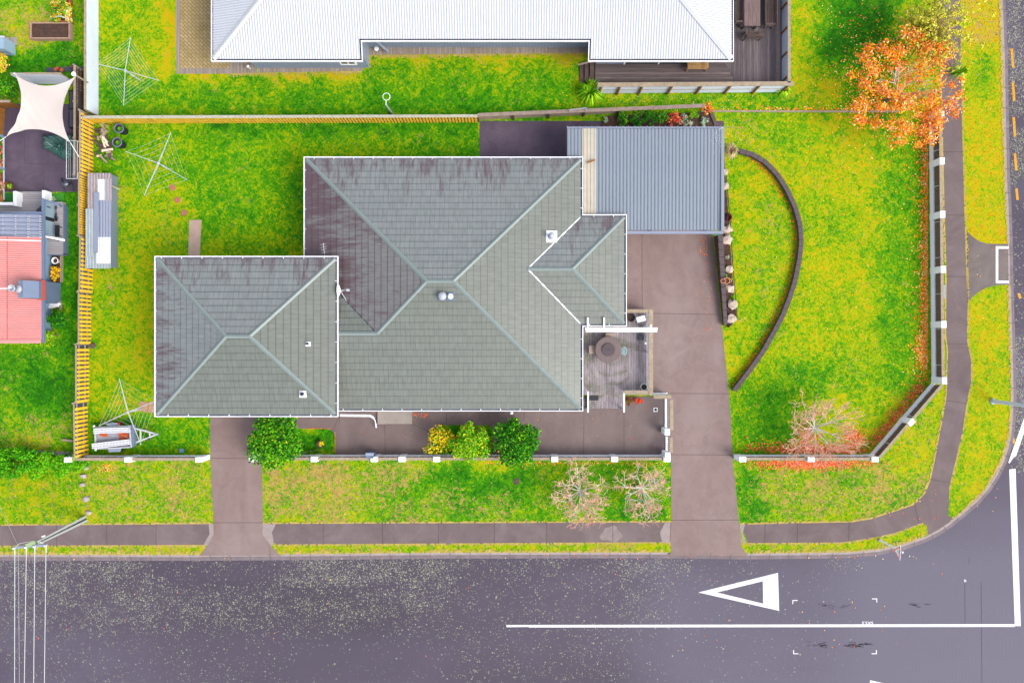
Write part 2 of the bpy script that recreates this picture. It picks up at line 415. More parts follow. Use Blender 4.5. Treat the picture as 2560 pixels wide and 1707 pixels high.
# ---------------------------------------------------------------- ground, roads, paths
def fields(px, py, regions, base):
    """soft rectangles of growth and painted shade: each (x0,y0,x1,y1,values...,feather)"""
    out = [np.full(px.shape, float(b)) for b in base]
    for r in regions:
        x0, y0, x1, y1, *vals, fe = r
        w = np.clip(np.minimum.reduce([px-x0, x1-px, py-y0, y1-py])/fe+.5, 0, 1)
        for i, v in enumerate(vals): out[i] = out[i]*(1-w)+v*w
    return out
LAWN_R = [  # x0,y0,x1,y1, lush_shade, dry, feather   (how green and how dried out the grass is; some deep greens paint shade)
    (-900, -900, 215, 520, .55, .35, 30), (0, 40, 130, 110, .3, .8, 50), (-50, 120, 200, 190, .9, .15, 40),
    (140, 470, 200, 900, .80, .0, 20), (-900, 855, 215, 1120, .68, .30, 30), (70, 920, 180, 1010, .9, 0, 40), (-20, 1050, 180, 1115, .5, .6, 50),
    (230, -900, 460, 300, .40, .12, 30), (250, 200, 460, 295, .62, .2, 40), (410, 0, 440, 190, .05, .25, 12),
    (460, 170, 1450, 290, .60, .15, 30), (700, 235, 1400, 292, .74, .1, 40), (460, 178, 905, 196, .1, .5, 10), (905, 128, 1440, 146, .1, .5, 8),  # greener band above the back fence paints the fence's shade
    (215, 290, 1200, 640, .55, .14, 30), (300, 480, 470, 640, .42, .2, 50), (520, 300, 1200, 330, .85, .1, 20), (1050, 350, 1200, 400, .7, .2, 30), (500, 400, 760, 600, .60, .12, 60),
    (215, 640, 400, 1050, .36, .06, 30), (215, 1040, 530, 1140, .62, .05, 30), (230, 600, 300, 780, .45, .3, 30),
    (-900, 1150, 215, 1310, .42, .3, 30), (215, 1150, 535, 1310, .46, .6, 30),
    (655, 1150, 1100, 1310, .48, .8, 50), (960, 1200, 1340, 1310, .66, .55, 80), (1050, 1175, 1330, 1225, .82, .05, 40), (1330, 1150, 1680, 1310, .62, .3, 50), (1560, 1270, 1680, 1310, .85, .1, 30),
    (-900, 1362, 2320, 1390, .38, .55, 8),
    (1800, 275, 2340, 1150, .36, .12, 20), (1850, 300, 2000, 400, .45, .35, 50), (2080, 280, 2330, 460, .30, .2, 60), (1950, 900, 2200, 1000, .55, .25, 60),
    (1830, 960, 2000, 1140, .68, .05, 90), (1870, 480, 1950, 820, .42, .4, 40), (2200, 300, 2330, 1000, .55, .1, 30),  # deeper green left of the bare tree and right fence paints their shade
    (1830, 1150, 2350, 1310, .50, .65, 40), (2230, 1000, 2360, 1200, .35, .4, 40), (1835, 1180, 1900, 1305, .75, .35, 30),
    (1960, -900, 2110, 280, .34, .08, 50), (2050, -200, 2250, 170, .86, .0, 70), (2110, 150, 2230, 300, .72, 0, 50), (1400, 236, 2000, 285, .55, .2, 20),  # deep green left of the orange tree paints its shadow
    (2405, -900, 2530, 620, .18, .08, 12), (2420, 120, 2480, 260, .5, .05, 40), (2400, -50, 2520, 110, .1, .6, 40), (2410, 700, 2535, 1300, .28, .12, 15),
    (650, 1065, 840, 1135, .8, .1, 10), (1075, 1060, 1240, 1135, .75, .3, 10),
]
KERB = [(-4000, 1383), (0, 1386), (500, 1386.5), (700, 1385), (1100, 1381), (1650, 1380), (1853, 1383), (2044, 1381), (2120, 1379.5), (2197, 1373), (2258, 1360), (2312, 1341),
        (2345, 1324), (2373, 1305), (2408, 1277), (2440, 1249), (2465, 1221), (2487, 1188), (2504, 1154), (2515, 1122), (2523, 1087), (2527, 1040), (2528.5, 993),
        (2527, 900), (2525, 840), (2521, 712), (2519, 612), (2516, 516), (2512, 448), (2506.6, 143), (2501, 0), (2460, -1800)]
KW = [P2(*p) for p in KERB]

def grid_sheet(name, poly, z, mat, step, attrs, kind='structure', skirt=0):
    bm = bmesh.new()
    vs = [bm.verts.new((x, y, 0)) for x, y in poly]
    tri = geometry.tessellate_polygon([[Vector((x, y, 0)) for x, y in poly]])
    for t in tri:
        try: bm.faces.new([vs[i] for i in t])
        except ValueError: pass
    for ax, lo, hi in ((0, -34, 34), (1, -23, 23)):
        k = lo
        while k <= hi:
            co = (k, 0, 0) if ax == 0 else (0, k, 0); no = (1, 0, 0) if ax == 0 else (0, 1, 0)
            bmesh.ops.bisect_plane(bm, geom=bm.verts[:]+bm.edges[:]+bm.faces[:], plane_co=co, plane_no=no)
            k += step
    for f in bm.faces:
        f.normal_update()
        if f.normal.z < 0: f.normal_flip()
    me = bpy.data.meshes.new(name); bm.to_mesh(me); bm.free()
    n = len(me.vertices); co = np.zeros(n*3); me.vertices.foreach_get('co', co); co = co.reshape(-1, 3)
    px, py = co[:, 0]*40+1280, 853.5-co[:, 1]*40
    for an, arr in attrs(px, py).items():
        a = me.attributes.new(an, 'FLOAT', 'POINT'); a.data.foreach_set('value', arr.astype(np.float32))
    me.materials.append(mat); o = bpy.data.objects.new(name, me); o.location.z = z; COL.objects.link(o); o['kind'] = kind
    return o
def lawn_attr(px, py):
    a, b = fields(px+14*np.sin(py/23+px/61)+9*np.sin(py/9.7), py+14*np.sin(px/27+py/53)+9*np.sin(px/11.3), LAWN_R, (.4, .2)); return {'lush_shade': a, 'dry': b}
land = KW+[P2(-4000, -2600)]
land = KW+[P2(2460, -2600), P2(-4000, -2600)]
grid_sheet('lawn', land, 0.0, M['lawn'], .5, lawn_attr)
obj_g = struct('ground', MB().sheet([(-900, -900), (900, -900), (900, 900), (-900, 900)], -.2), M['field'])

ROAD_R = [(-900, 1400, 1900, 1720, .22, 0, 60), (-60, 1400, 1720, 1560, .36, 0, 50), (700, 1500, 1180, 1530, .5, 0, 26), (120, 1470, 420, 1500, .5, 0, 26), (-60, 1402, 340, 1450, .62, 0, 22), (700, 1400, 1420, 1462, .72, 0, 26), (430, 1400, 690, 1470, .12, 0, 30), (680, 1550, 1300, 1640, .22, 0, 30), (1480, 1400, 1730, 1446, .75, 0, 18), (1425, 1400, 1480, 1480, .1, 0, 15), (380, 1400, 620, 1450, .12, 0, 30),
          (-60, 1590, 2600, 1800, .03, .15, 60), (1620, 1400, 2700, 1900, .03, .5, 160), (2070, 1400, 2200, 1424, .8, .2, 10), (1120, 1400, 1560, 1800, .12, .05, 80),
          (-60, 1600, 700, 1800, .08, .1, 50), (2100, 1330, 2700, 1900, .0, .75, 160),
          (2520, -900, 2545, 455, .95, 0, 6), (2528, -50, 2600, 440, .85, 0, 14), (2548, -50, 2600, 120, .3, 0, 12), (2538, 280, 2570, 325, .0, 0, 6), (2535, 500, 2600, 830, .12, 0, 10), (2528, 850, 2600, 1130, .95, 0, 20), (2545, 1100, 2600, 1180, .6, 0, 20)]
def road_attr(px, py):
    a, b = fields(px, py, ROAD_R, (0, .2)); return {'lichen': a, 'smooth': b}
road = [P2(-4000, 1360), P2(2200, 1360), P2(2300, 1290), P2(2440, 1200), P2(2480, 1100), P2(2490, 900), P2(2440, -2600), P2(2960, -2600), P2(2960, 1380), P2(4200, 1380), P2(4200, 1860), P2(-4000, 1860)]
grid_sheet('road', road, -.12, M['road'], .5, road_attr)

def seg(i0, i1): return KW[i0:i1]
kerb = MB()
def kline(pxs): return [P2(*p) for p in pxs]
k1 = kline([(-4000, 1383), (0, 1386), (498, 1386.5)])
k2 = kline([(702, 1385), (1100, 1381), (1668, 1380)])
k3 = kline([(1866, 1383)])+KW[7:25]+kline([(2521.2, 714)])
k4 = kline([(2519, 609)])+KW[27:]
for k in (k1, k2, k3, k4): kerb.ribbon(k, -.13, 0, -.2, .012)
for a, b in (((498, 1386.5), (702, 1385)), ((1668, 1380), (1866, 1383))):    # dropped kerb at the driveways
    kerb.ribbon(kline([a, b]), -.13, 0, -.2, -.05)
kerb.ribbon(kline([(2521.2, 714), (2519, 609)]), -.13, 0, -.2, -.03)
struct('kerb', kerb, M['kerb'])
struct('gutter_channel', MB().ribbon(KW, -.40, -.13, -.2, -.108), M['gutterc'])

PATHS = []          # outlines (px) where no blades grow
def pave(name, px, z, mat, holes=False):
    PATHS.append(px); return struct(name, MB().sheet([P2(*p) for p in px], z), mat)
def wob(a, b, n, amp):
    """points between two pixels with a slightly wandering line, for hand-cut edges"""
    return [(a[0]+(b[0]-a[0])*i/n+random.uniform(-amp, amp)*(b[1] != a[1])*(0 < i < n), a[1]+(b[1]-a[1])*i/n+random.uniform(-amp, amp)*(abs(b[0]-a[0]) > 5)*(0 < i < n)) for i in range(n)]
pth = wob((-3000, 1314), (0, 1312), 10, 1)+wob((0, 1312), (534, 1307), 40, 1.2)+[(534, 1307), (534, 1336), (518, 1363)]+wob((518, 1363), (0, 1365), 40, 1.2)+[(-3000, 1366)]
pave('footpath', pth, .008, M['path'])
pth = wob((657, 1307), (1678, 1303), 90, 1.2)+[(1678, 1303), (1676, 1356)]+wob((1676, 1356), (680, 1362), 90, 1.4)+[(657, 1336)]
pave('footpath', pth, .008, M['path'])
inner = [(1849, 1309), (2006, 1305), (2129, 1303), (2178, 1295), (2236, 1276), (2285.5, 1259), (2312, 1230), (2324, 1200), (2335, 1150), (2347, 1085), (2356, 1040), (2364, 993), (2366, 930), (2368, 878), (2363, 835), (2363.5, 760), (2364.5, 695), (2359, 516), (2354, 287), (2350, 100), (2348, -60), (2330, -1800)]
outer = [(2386, -1800), (2400, -60), (2402, 100), (2406, 287), (2412, 516), (2414, 578), (2418, 695), (2421, 756), (2419, 838), (2420, 859), (2429, 897), (2429, 955), (2419.5, 1001), (2408, 1077), (2389, 1158), (2373.5, 1223), (2371, 1288), (2384, 1300), (2320, 1338), (2318, 1314.5), (2308.5, 1307), (2236, 1334), (2159, 1349), (2102, 1357), (1857, 1358.6)]
pth = []
for a, b in zip(inner, inner[1:]): pth += wob(a, b, max(2, int(math.dist(a, b)/14)) if abs(b[1]) < 1500 else 2, .9)
for a, b in zip(outer, outer[1:]): pth += wob(a, b, max(2, int(math.dist(a, b)/14)) if abs(b[1]) < 1500 and abs(a[1]) < 1500 else 2, .9)
pave('footpath', pth, .008, M['path'])
pave('vehicle_crossing', [(2417, 578), (2430, 590.5), (2447, 603), (2470, 609.6), (2519.5, 610), (2521.5, 711.7), (2493, 713), (2468, 718), (2445, 731), (2430, 743.6), (2420, 757)], .004, m_concrete('crossing_asphalt', C(112, 98, 100), C(126, 112, 112), C(160, 148, 138)))
pave('driveway', [(526, 1000), (655, 1000), (655, 1148), (657, 1307), (657, 1336), (678, 1364.5), (700, 1388), (499, 1388), (517, 1364), (534, 1336), (534, 1306), (526, 1148)], .012, M['drive'])
pave('driveway', [(1540, 560), (1781, 560), (1781, 586), (1805, 816), (1824, 1001), (1832, 1146), (1847, 1299), (1855, 1368), (1866, 1383), (1868, 1389), (1668, 1388), (1677, 1380), (1676, 1356), (1678, 1303), (1677, 1159), (1677, 985), (1540, 985)], .012, M['drive'])
pave('rear_path', [(1199, 303), (1810, 303), (1800, 560), (1199, 560)], .012, M['patio'])
pave('front_yard_paving', [(655, 1000), (1677, 990), (1677, 1146), (1232, 1146), (1232, 1072), (1222, 1062), (1100, 1062), (1078, 1076), (1078, 1140), (838, 1143), (838, 1090), (832, 1078), (818, 1071), (760, 1071), (655, 1071)], .012, M['yard'])
pave('patio', [(8, 260), (197, 260), (193, 480), (8, 480)], .012, M['patio'])
pave('garden_path', [(473, 550), (504, 550), (499, 660), (470, 660)], .010, plain('tan_concrete', C(226, 192, 170), .85, .1, 2))
pave('brick_patio', [(438, -300), (640, -300), (640, 185), (441, 185)], .010, M['brickstrip'])
pave('herringbone_patio', [(452, -300), (610, -300), (574, 171), (450, 171)], .018, M['herring'])
pave('brick_edging_strip', [(642, 164), (910, 160), (910, 118), (1478, 110), (1478, 132), (913, 138), (907, 178), (642, 182)], .010, M['brickstrip'])
pave('artificial_turf', [(120, 484), (160, 484), (160, 515), (125, 505)], .010, plain('fake_turf', C(70, 170, 40), .8, .05))
# flared pale splays at the driveway mouth and the cleaned patch by the bare trees
sp = plain('splay_concrete', C(186, 170, 166), .85, .1, 3)
pave('concrete_splay', [(657, 1309), (690, 1309), (680, 1330), (684, 1350), (682, 1362), (678, 1364), (657, 1336)], .014, sp)
pave('concrete_splay', [(534, 1309), (534, 1336), (518, 1363), (508, 1362), (524, 1335), (522, 1309)], .014, sp)
pave('concrete_splay', [(1676, 1306), (1662, 1306), (1650, 1330), (1655, 1355), (1674, 1355)], .014, sp)
pave('concrete_splay', [(1849, 1311), (1862, 1311), (1856, 1335), (1864, 1357), (1857, 1357)], .014, sp)
pts = [(1528+26*math.cos(a)*(1+.25*math.sin(3*a)), 1334+20*math.sin(a)*(1+.2*math.cos(5*a))) for a in [i*.35 for i in range(18)]]
pave('worn_patch', pts, .014, plain('worn_asphalt', C(168, 152, 150), .85, .15, 4))

# joints and cracks cut in the slabs
jm = MB()
def joint(a, b, w=.025, z=.016):
    A, B = P(*a, z), P(*b, z); d = (B-A).normalized(); s = Vector((-d.y, d.x, 0))*w/2
    jm.add([A-s, B-s, B+s, A+s], [(0, 1, 2, 3)])
for a, b in [((526, 1145), (655, 1146)), ((534, 1306), (657, 1306)), ((1605, 586), (1606, 985)), ((1606, 783), (1797, 786)), ((1632, 983), (1822, 984)), ((1677, 1136), (1831, 1137)), ((1677, 1300), (1847, 1299)),
             ((1460, 1028), (1459, 1146)), ((1560, 1032), (1560, 1146)), ((1310, 1030), (1310, 1050)), ((1116, 1030), (1116, 1060)), ((962, 1062), (963, 1143)), ((963, 1060), (1032, 1060)), ((1032, 1060), (1078, 1082)), ((848, 1040), (832, 1076)), ((848, 1040), (848, 1060)),
             ((2359, 538), (2412, 538)), ((2364, 691), (2418, 692)), ((2355, 380), (2408, 380)), ((2367, 859), (2420, 860)), ((2364, 1001), (2416, 1008)), ((2324, 1197), (2374, 1206)), ((2287, 1260), (2297, 1306)), ((2123, 1304), (2122, 1354)), ((1994, 1306), (1993, 1357)), ((1913, 1308), (1912, 1358)), ((2418, 578), (2420, 757)),
             ((808, 1307), (808, 1361)), ((956, 1306), (957, 1361)), ((1096, 1306), (1096, 1360)), ((1236, 1305), (1236, 1359)), ((1367, 1304), (1367, 1358)), ((1532, 1303), (1532, 1357)), ((390, 1309), (390, 1363)), ((141, 1311), (141, 1365)), ((267, 1310), (267, 1364)),
             ((60, 410), (195, 410)), ((110, 410), (108, 480)), ((60, 300), (62, 410))]:
    joint(a, b)
for i in range(len(KW)-1):
    A_, B_ = Vector(KW[i]), Vector(KW[i+1])
    if abs(A_.x) > 40 or abs(B_.y) > 30: continue
    d_ = (B_-A_); n_ = max(1, int(d_.length/1.15)); d_.normalize(); s_ = Vector((d_.y, -d_.x))
    for k in range(n_):
        p_ = A_+d_*((k+.5)*(B_-A_).length/n_)
        for w0, w1, z in ((.0, .13, .016), (.13, .40, -.104)):
            q = [p_+s_*w0-d_*.012, p_+s_*w0+d_*.012, p_+s_*w1+d_*.012, p_+s_*w1-d_*.012]; jm.add([(v.x, v.y, z) for v in q], [(0, 1, 2, 3)])
struct('slab_joints', jm, M['joint'])

# dry ragged fringe where grass meets paving
de = MB()
def fringe(pts, w, side, z=.010):
    W_ = [Vector(P2(*p)) for p in pts]; out = []
    for a, b in zip(W_, W_[1:]):
        n = max(2, int((b-a).length/.10)); d = (b-a).normalized(); s = Vector((-d.y, d.x))*side
        for i in range(n):
            p = a+(b-a)*i/n; l = w*random.uniform(.1, 1.2); q = a+(b-a)*(i+1)/n
            if random.random() < .85:
                de.add([(p.x-s.x*.05, p.y-s.y*.05, z), (q.x-s.x*.05, q.y-s.y*.05, z), (q.x+s.x*l*random.uniform(.3, 1), q.y+s.y*l, z+.01), (p.x+s.x*l, p.y+s.y*l*random.uniform(.3, 1), z+.01)], [(0, 1, 2, 3)])
fringe([(-60, 1312), (534, 1307)], .12, 1); fringe([(-60, 1365), (516, 1363)], .16, -1); fringe([(-60, 1385), (498, 1386)], .30, 1)
fringe([(657, 1307), (1678, 1303)], .10, 1); fringe([(682, 1362), (1676, 1356)], .14, -1); fringe([(705, 1384), (1100, 1380.5), (1666, 1379.5)], .22, 1)
fringe(inner[:-1], .12, 1); fringe(outer[2:16], .12, 1); fringe([(1857, 1358.6), (2102, 1357), (2159, 1349), (2236, 1334), (2308, 1307)], .12, -1)
fringe([(1870, 1383), (2044, 1380), (2120, 1379), (2197, 1372), (2258, 1359), (2312, 1340)], .22, 1)
fringe([(2373, 1304), (2408, 1276), (2465, 1220), (2504, 1153), (2523, 1086), (2528, 993), (2525, 840), (2521, 716)], .16, 1); fringe([(2519, 606), (2512, 448), (2501, 0)], .16, 1)
fringe([(570, 186), (905, 180)], .2, -1); fringe([(915, 141), (1478, 134)], .2, -1)
struct('dry_grass', de, M['dryedge'], 'stuff')

# grass blades, one mass
def in_poly(x, y, poly):
    c = np.zeros(x.shape, bool); n = len(poly); j = n-1
    for i in range(n):
        xi, yi = poly[i]; xj, yj = poly[j]
        if yi != yj: c ^= ((yi > y) != (yj > y)) & (x < (xj-xi)*(y-yi)/(yj-yi)+xi)
        j = i
    return c
def blades(name, N, mat, attrs=True):
    x = RNG.uniform(-60, 2540, N); y = RNG.uniform(-60, 1395, N)
    ok = in_poly(x, y, KERB+[(2460, -2600), (-4000, -2600)])
    for p in PATHS: ok &= ~in_poly(x, y, p)
    for r in ((400, 660, 830, 1020), (780, 410, 1560, 1010), (600, -100, 1800, 110), (-60, 610, 90, 840)): ok &= ~((x > r[0]) & (y > r[1]) & (x < r[2]) & (y < r[3]))
    x, y = x[ok], y[ok]; n = len(x)
    X, Y = (x-1280)/40, (853.5-y)/40
    a = RNG.uniform(0, 6.283, n); h = RNG.uniform(.02, .055, n); w = RNG.uniform(.012, .03, n); le = RNG.uniform(.03, .10, n)
    v = np.zeros((n, 3, 3))
    v[:, 0] = np.c_[X-np.sin(a)*w, Y+np.cos(a)*w, np.full(n, .001)]; v[:, 1] = np.c_[X+np.sin(a)*w, Y-np.cos(a)*w, np.full(n, .001)]
    v[:, 2] = np.c_[X+np.cos(a)*le, Y+np.sin(a)*le, h]
    me = bpy.data.meshes.new(name); me.vertices.add(n*3); me.vertices.foreach_set('co', v.reshape(-1))
    me.loops.add(n*3); me.loops.foreach_set('vertex_index', np.arange(n*3, dtype=np.int32))
    me.polygons.add(n); me.polygons.foreach_set('loop_start', np.arange(0, n*3, 3, dtype=np.int32)); me.polygons.foreach_set('loop_total', np.full(n, 3, dtype=np.int32))
    me.update(calc_edges=True)
    lu, dr = fields(x, y, LAWN_R, (.4, .2)); lu = lu+RNG.uniform(-.10, .10, n); dr = dr+RNG.uniform(-.3, .15, n)
    for an, ar in (('lush_shade', lu), ('dry', dr)):
        at = me.attributes.new(an, 'FLOAT', 'POINT'); at.data.foreach_set('value', np.repeat(ar, 3).astype(np.float32))
    me.materials.append(mat); o = bpy.data.objects.new(name, me); COL.objects.link(o); o['kind'] = 'stuff'
blades('grass', 170000, M['lawn'])

# ---------------------------------------------------------------- painted road markings
rm = MB(); ZR = -.114
def mark(pts, z=ZR): rm.sheet([P2(x, y, z) for x, y in pts], z)
def line(a, b, w, z=ZR):
    A, B = Vector(a), Vector(b); d = (B-A).normalized(); s = Vector((-d.y, d.x))*w/2
    mark([tuple(A-s), tuple(B-s), tuple(B+s), tuple(A+s)], z)
T_, I_ = [(1746, 1480), (1945, 1431), (1948, 1526)], [(1792, 1480), (1907, 1452), (1908, 1508)]
mark([T_[0], T_[1], I_[1], I_[0]]); mark([T_[1], T_[2], I_[2], I_[1]]); mark([T_[2], T_[0], I_[0], I_[2]])
mark([(1266, 1561), (1330, 1561), (1330, 1566), (1266, 1567)]); mark([(1322, 1561), (2537, 1559), (2537, 1566), (1322, 1567.5)], ZR+.001)
mark([(2523, 1173), (2539, 1171), (2552, 1564), (2537, 1564)], ZR+.002)
mark([(2560, 1045), (2573, 1045), (2540, 1140), (2533, 1144), (2524, 1158), (2521, 1156), (2526, 1140)])
for (x, y, dx, dy) in ((1982, 1500, 1, 1), (2192, 1496, -1, 1), (1984, 1633, 1, -1), (2191, 1633, -1, -1)):
    line((x-dx, y), (x+12*dx, y), 2.2); line((x, y), (x, y+9*dy), 2.2, ZR+.001)
line((2175, 1702), (2230, 1715), 6)
line((2410, 1449), (2416, 1453), 1.5); line((2411, 1454), (2415, 1448), 1.5, ZR+.001); line((2412, 1447), (2412, 1455), 1, ZR+.002)
tag(obj('white_road_marking', rm, plain('road_paint', (.46, .46, .47, 1), .6, .08, 4, 30, dirt=C(180, 174, 184), dirt_amt=.55)), kind='structure')
rm = MB()
line((2490.5+1, 618.6), (2521, 619), 6, .010); line((2492.5, 616), (2492.5, 708), 6, .011); line((2490, 705), (2522, 705), 6, .010)
tag(obj('white_path_marking', rm, M['white']), kind='structure')
rm = MB()
for a, b in (((2529, 122), (2533, 170)), ((2532, 205), (2535.5, 253)), ((2534, 293), (2537.5, 342)), ((2537, 383), (2541, 427)), ((2541, 471), (2544, 500)), ((2546, 733), (2551, 746)), ((2532, 1090), (2535, 1108))):
    line(a, b, 6.5, ZR+.003)
tag(obj('yellow_road_marking', rm, plain('yellow_paint', C(248, 178, 24), .6, .15, 6, dirt=C(180, 150, 80), dirt_amt=.3)), kind='structure')
def text_mesh(s, size):
    cu = bpy.data.curves.new('t', 'FONT'); cu.body = s; cu.size = size; cu.align_x = 'CENTER'; cu.align_y = 'CENTER'
    o = bpy.data.objects.new('t', cu); COL.objects.link(o); dg = bpy.context.evaluated_depsgraph_get(); dg.update()
    me = bpy.data.meshes.new_from_object(o.evaluated_get(dg)); bpy.data.objects.remove(o)
    return [v.co.copy() for v in me.vertices], [tuple(p.vertices) for p in me.polygons]
vs, fs = text_mesh('5X5.5', .26)
c = P(2169, 1556, ZR)
mb = MB().add([(c.x-v.x*1.15, c.y-v.y, ZR+.001) for v in vs], fs)       # reads from the far side of the road
tag(obj('survey_number_marking', mb, M['white']), kind='structure')
# cracks and tyre scuffs in the seal
cr = MB()
def crack(x, y, n, sp, L):
    for i in range(n):
        p = Vector((x+random.gauss(0, sp), y+random.gauss(0, 3.2)))
        for j in range(3):
            q = p+Vector((random.uniform(-L, L), random.uniform(-2.5, 2.5)))
            A, B = P(p.x, p.y, ZR), P(q.x, q.y, ZR); d = (B-A)
            if d.length < .02: continue
            d.normalize(); s = Vector((-d.y, d.x, 0))*random.uniform(.008, .02); cr.add([A-s, B-s, B+s, A+s], [(0, 1, 2, 3)]); p = q
crack(2140, 1611, 22, 13, 12); crack(2058, 1612, 12, 7, 8); crack(2033, 1611, 4, 8, 8); crack(2075, 1514, 8, 12, 9); crack(2108, 1515, 4, 8, 9); crack(2290, 1512, 6, 20, 12)
for a, b in (((2453, 1455), (2455, 1707)), ((2412, 1457), (2413, 1560)), ((2423, 1393), (2422, 1410))):
    A, B = P(*a, ZR), P(*b, ZR); cr.add([A-Vector((.01, 0, 0)), A+Vector((.01, 0, 0)), B+Vector((.01, 0, 0)), B-Vector((.01, 0, 0))], [(0, 1, 2, 3)])
struct('road_cracks', cr, plain('crack_tar', C(88, 79, 96), .9, .1))

# ---------------------------------------------------------------- roofs and buildings
def clip(poly, ax, lo, hi):
    for s, k in ((1, lo), (-1, -hi)):
        out = []
        for i in range(len(poly)):
            a, b = poly[i-1], poly[i]; da, db = s*a.dot(ax)-k, s*b.dot(ax)-k
            if (da >= 0) != (db >= 0): out.append(a+(b-a)*(da/(da-db)))
            if db >= 0: out.append(b)
        poly = out
        if len(poly) < 3: return []
    return poly
def banded(mb, poly, eave_dir, along, period, subs, start=0.0):
    """cover a flat facet with laps or ribs: along='v' up the slope, 'u' along the eave. subs = (f0,f1,h0,h1,mat)"""
    poly = [Vector(p) for p in poly]
    n = Vector((0, 0, 0))
    for i in range(len(poly)): n += (poly[i]-poly[0]).cross(poly[(i+1) % len(poly)]-poly[0])
    n.normalize()
    if n.z < 0: n = -n; poly = poly[::-1]
    u = Vector(eave_dir).normalized(); u = (u-n*u.dot(n)).normalized(); v = n.cross(u)
    if v.z < -1e-6: v = -v
    ax = v if along == 'v' else u
    v0 = min(p.dot(v) for p in poly); lo = min(p.dot(ax) for p in poly); hi = max(p.dot(ax) for p in poly)
    k = lo+start*period if along == 'v' else math.floor(lo/period)*period
    if start: k -= period
    while k < hi:
        for f0, f1, h0, h1, m in subs:
            a, b = k+f0*period, k+f1*period
            q = clip(poly, ax, a, b)
            if not q: continue
            pts = [p+n*(h0+(h1-h0)*(p.dot(ax)-a)/max(1e-6, b-a)) for p in q]
            mb.add(pts, [tuple(range(len(pts)))], m, [[(p.dot(u), p.dot(v)-v0) for p in q]])
            if along == 'v' and h0 > .005:     # the little riser under each lap
                e = sorted(q, key=lambda p: p.dot(ax))[:2]
                if abs(e[0].dot(ax)-e[1].dot(ax)) < .001 and (e[0]-e[1]).length > .02:
                    mb.add([e[0], e[1], e[1]+n*h0, e[0]+n*h0], [(0, 1, 2, 3)], m, [[(0, .35)]*4])
        k += period
TILE = [(0, 1, .035, .004, 0)]
CORR = [(0, .30, 0, .02, 0), (.30, .55, .02, .02, 0), (.55, .85, .02, 0, 0), (.85, 1, 0, 0, 1)]
RIB = [(0, .74, 0, 0, 0), (.74, .80, 0, .035, 0), (.80, .90, .035, .035, 0), (.90, 1, .035, 0, 1)]

def cap(mb, a, b, w=.23, rise=.05, m=0):
    """folded metal capping along a hip, ridge or valley"""
    a, b = Vector(a), Vector(b); d = (b-a).normalized(); s = Vector((-d.y, d.x, 0)).normalized()*w/2
    lift = Vector((0, 0, .045)); top = Vector((0, 0, .045+rise))
    A = [a-s+lift-Vector((0, 0, .02)), a+top, a+s+lift-Vector((0, 0, .02))]; B = [p+(b-a) for p in A]
    mb.add(A+B, [(0, 1, 4, 3), (1, 2, 5, 4), (0, 3, 5, 2), (0, 2, 1), (3, 4, 5)], m)

def gutter(parent, pts, z, closed=False, w=.16, mats=None, ticks=1.15, side=-1, fascia=.2):
    """open box gutter with white lip, grey channel, straps"""
    g = MB(); n = len(pts); zz = z if isinstance(z, (list, tuple)) else [z]*n
    def ring(d): return offset(pts, d*side, closed)
    R = [ring(-.04), ring(w-.045), ring(w)]
    idx = list(range(n if closed else n-1))
    for i in idx:
        j = (i+1) % n
        def quad(a, b, za, zb):
            q = [(*R[a][i], za+zz[i]), (*R[a][j], za+zz[j]), (*R[b][j], zb+zz[j]), (*R[b][i], zb+zz[i])]; return q
        lo = quad(0, 1, -.10, -.10); g.hexa([(x, y, k-.04) for x, y, k in lo], lo, 1)
        lip = quad(1, 2, .02, .02); g.hexa([(x, y, k-.16) for x, y, k in lip], lip, 0)
        a, b = Vector((*R[0][i], 0)), Vector((*R[0][j], 0)); L = (b-a).length; d = (b-a).normalized(); s = Vector((-d.y, d.x, 0))*side
        if ticks:
            k = ticks*.5
            while k < L:
                p = a+d*k; zt = zz[i]+(zz[j]-zz[i])*k/L
                g.bar((p.x+s.x*.03, p.y+s.y*.03, zt+.0), (p.x+s.x*(w+.02), p.y+s.y*(w+.02), zt+.0), .035, .028, 0); k += ticks
    o = obj('gutter', g, mats or [M['white'], M['gut_in']], parent)
    return o

# ---- the grey tiled house in the middle
EV = 2.75; PT = .27
X0, X1, X2 = P2(760, 0, EV)[0], P2(1457, 0, EV)[0], P2(1566, 0, EV)[0]
Y1, Y0 = P2(0, 393, EV)[1], P2(0, 1027, EV)[1]
WY1, WY0 = P2(0, 537, EV)[1], P2(0, 815, EV)[1]
X0 += .14; X1 -= .14; X2 -= .14; Y1 -= .14; Y0 += .14; WY1 -= .14; WY0 += .14
house = thing('tiled_house', 'large grey green hip roofed house with white gutters in the centre of the lot', 'house', ((X0+X1)/2, (Y0+Y1)/2, 0))
def v3(x, y, rise): return (x, y, EV+rise*PT)
hh = (Y1-Y0)/2; ym = (Y0+Y1)/2
rW, rE = v3(X0+hh, ym, hh), v3(X1-hh, ym, hh)
T = (X0+4.37, Y0+4.37); Tz = EV+4.37*PT; T3 = (*T, Tz); WN = Y0+2*4.37; XW = -10.45
wh = (WY1-WY0)/2; yv = (WY1+WY0)/2; V3 = (X1-wh, yv, EV+wh*PT); R3 = (X2-wh, yv, EV+wh*PT)
Q = (X1-(Y1-yv), yv, EV+(Y1-yv)*PT)
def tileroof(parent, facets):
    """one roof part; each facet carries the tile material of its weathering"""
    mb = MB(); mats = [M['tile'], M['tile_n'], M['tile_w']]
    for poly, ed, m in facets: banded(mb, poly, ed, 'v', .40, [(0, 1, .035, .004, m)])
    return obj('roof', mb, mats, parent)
ex, ey = (1, 0, 0), (0, 1, 0)
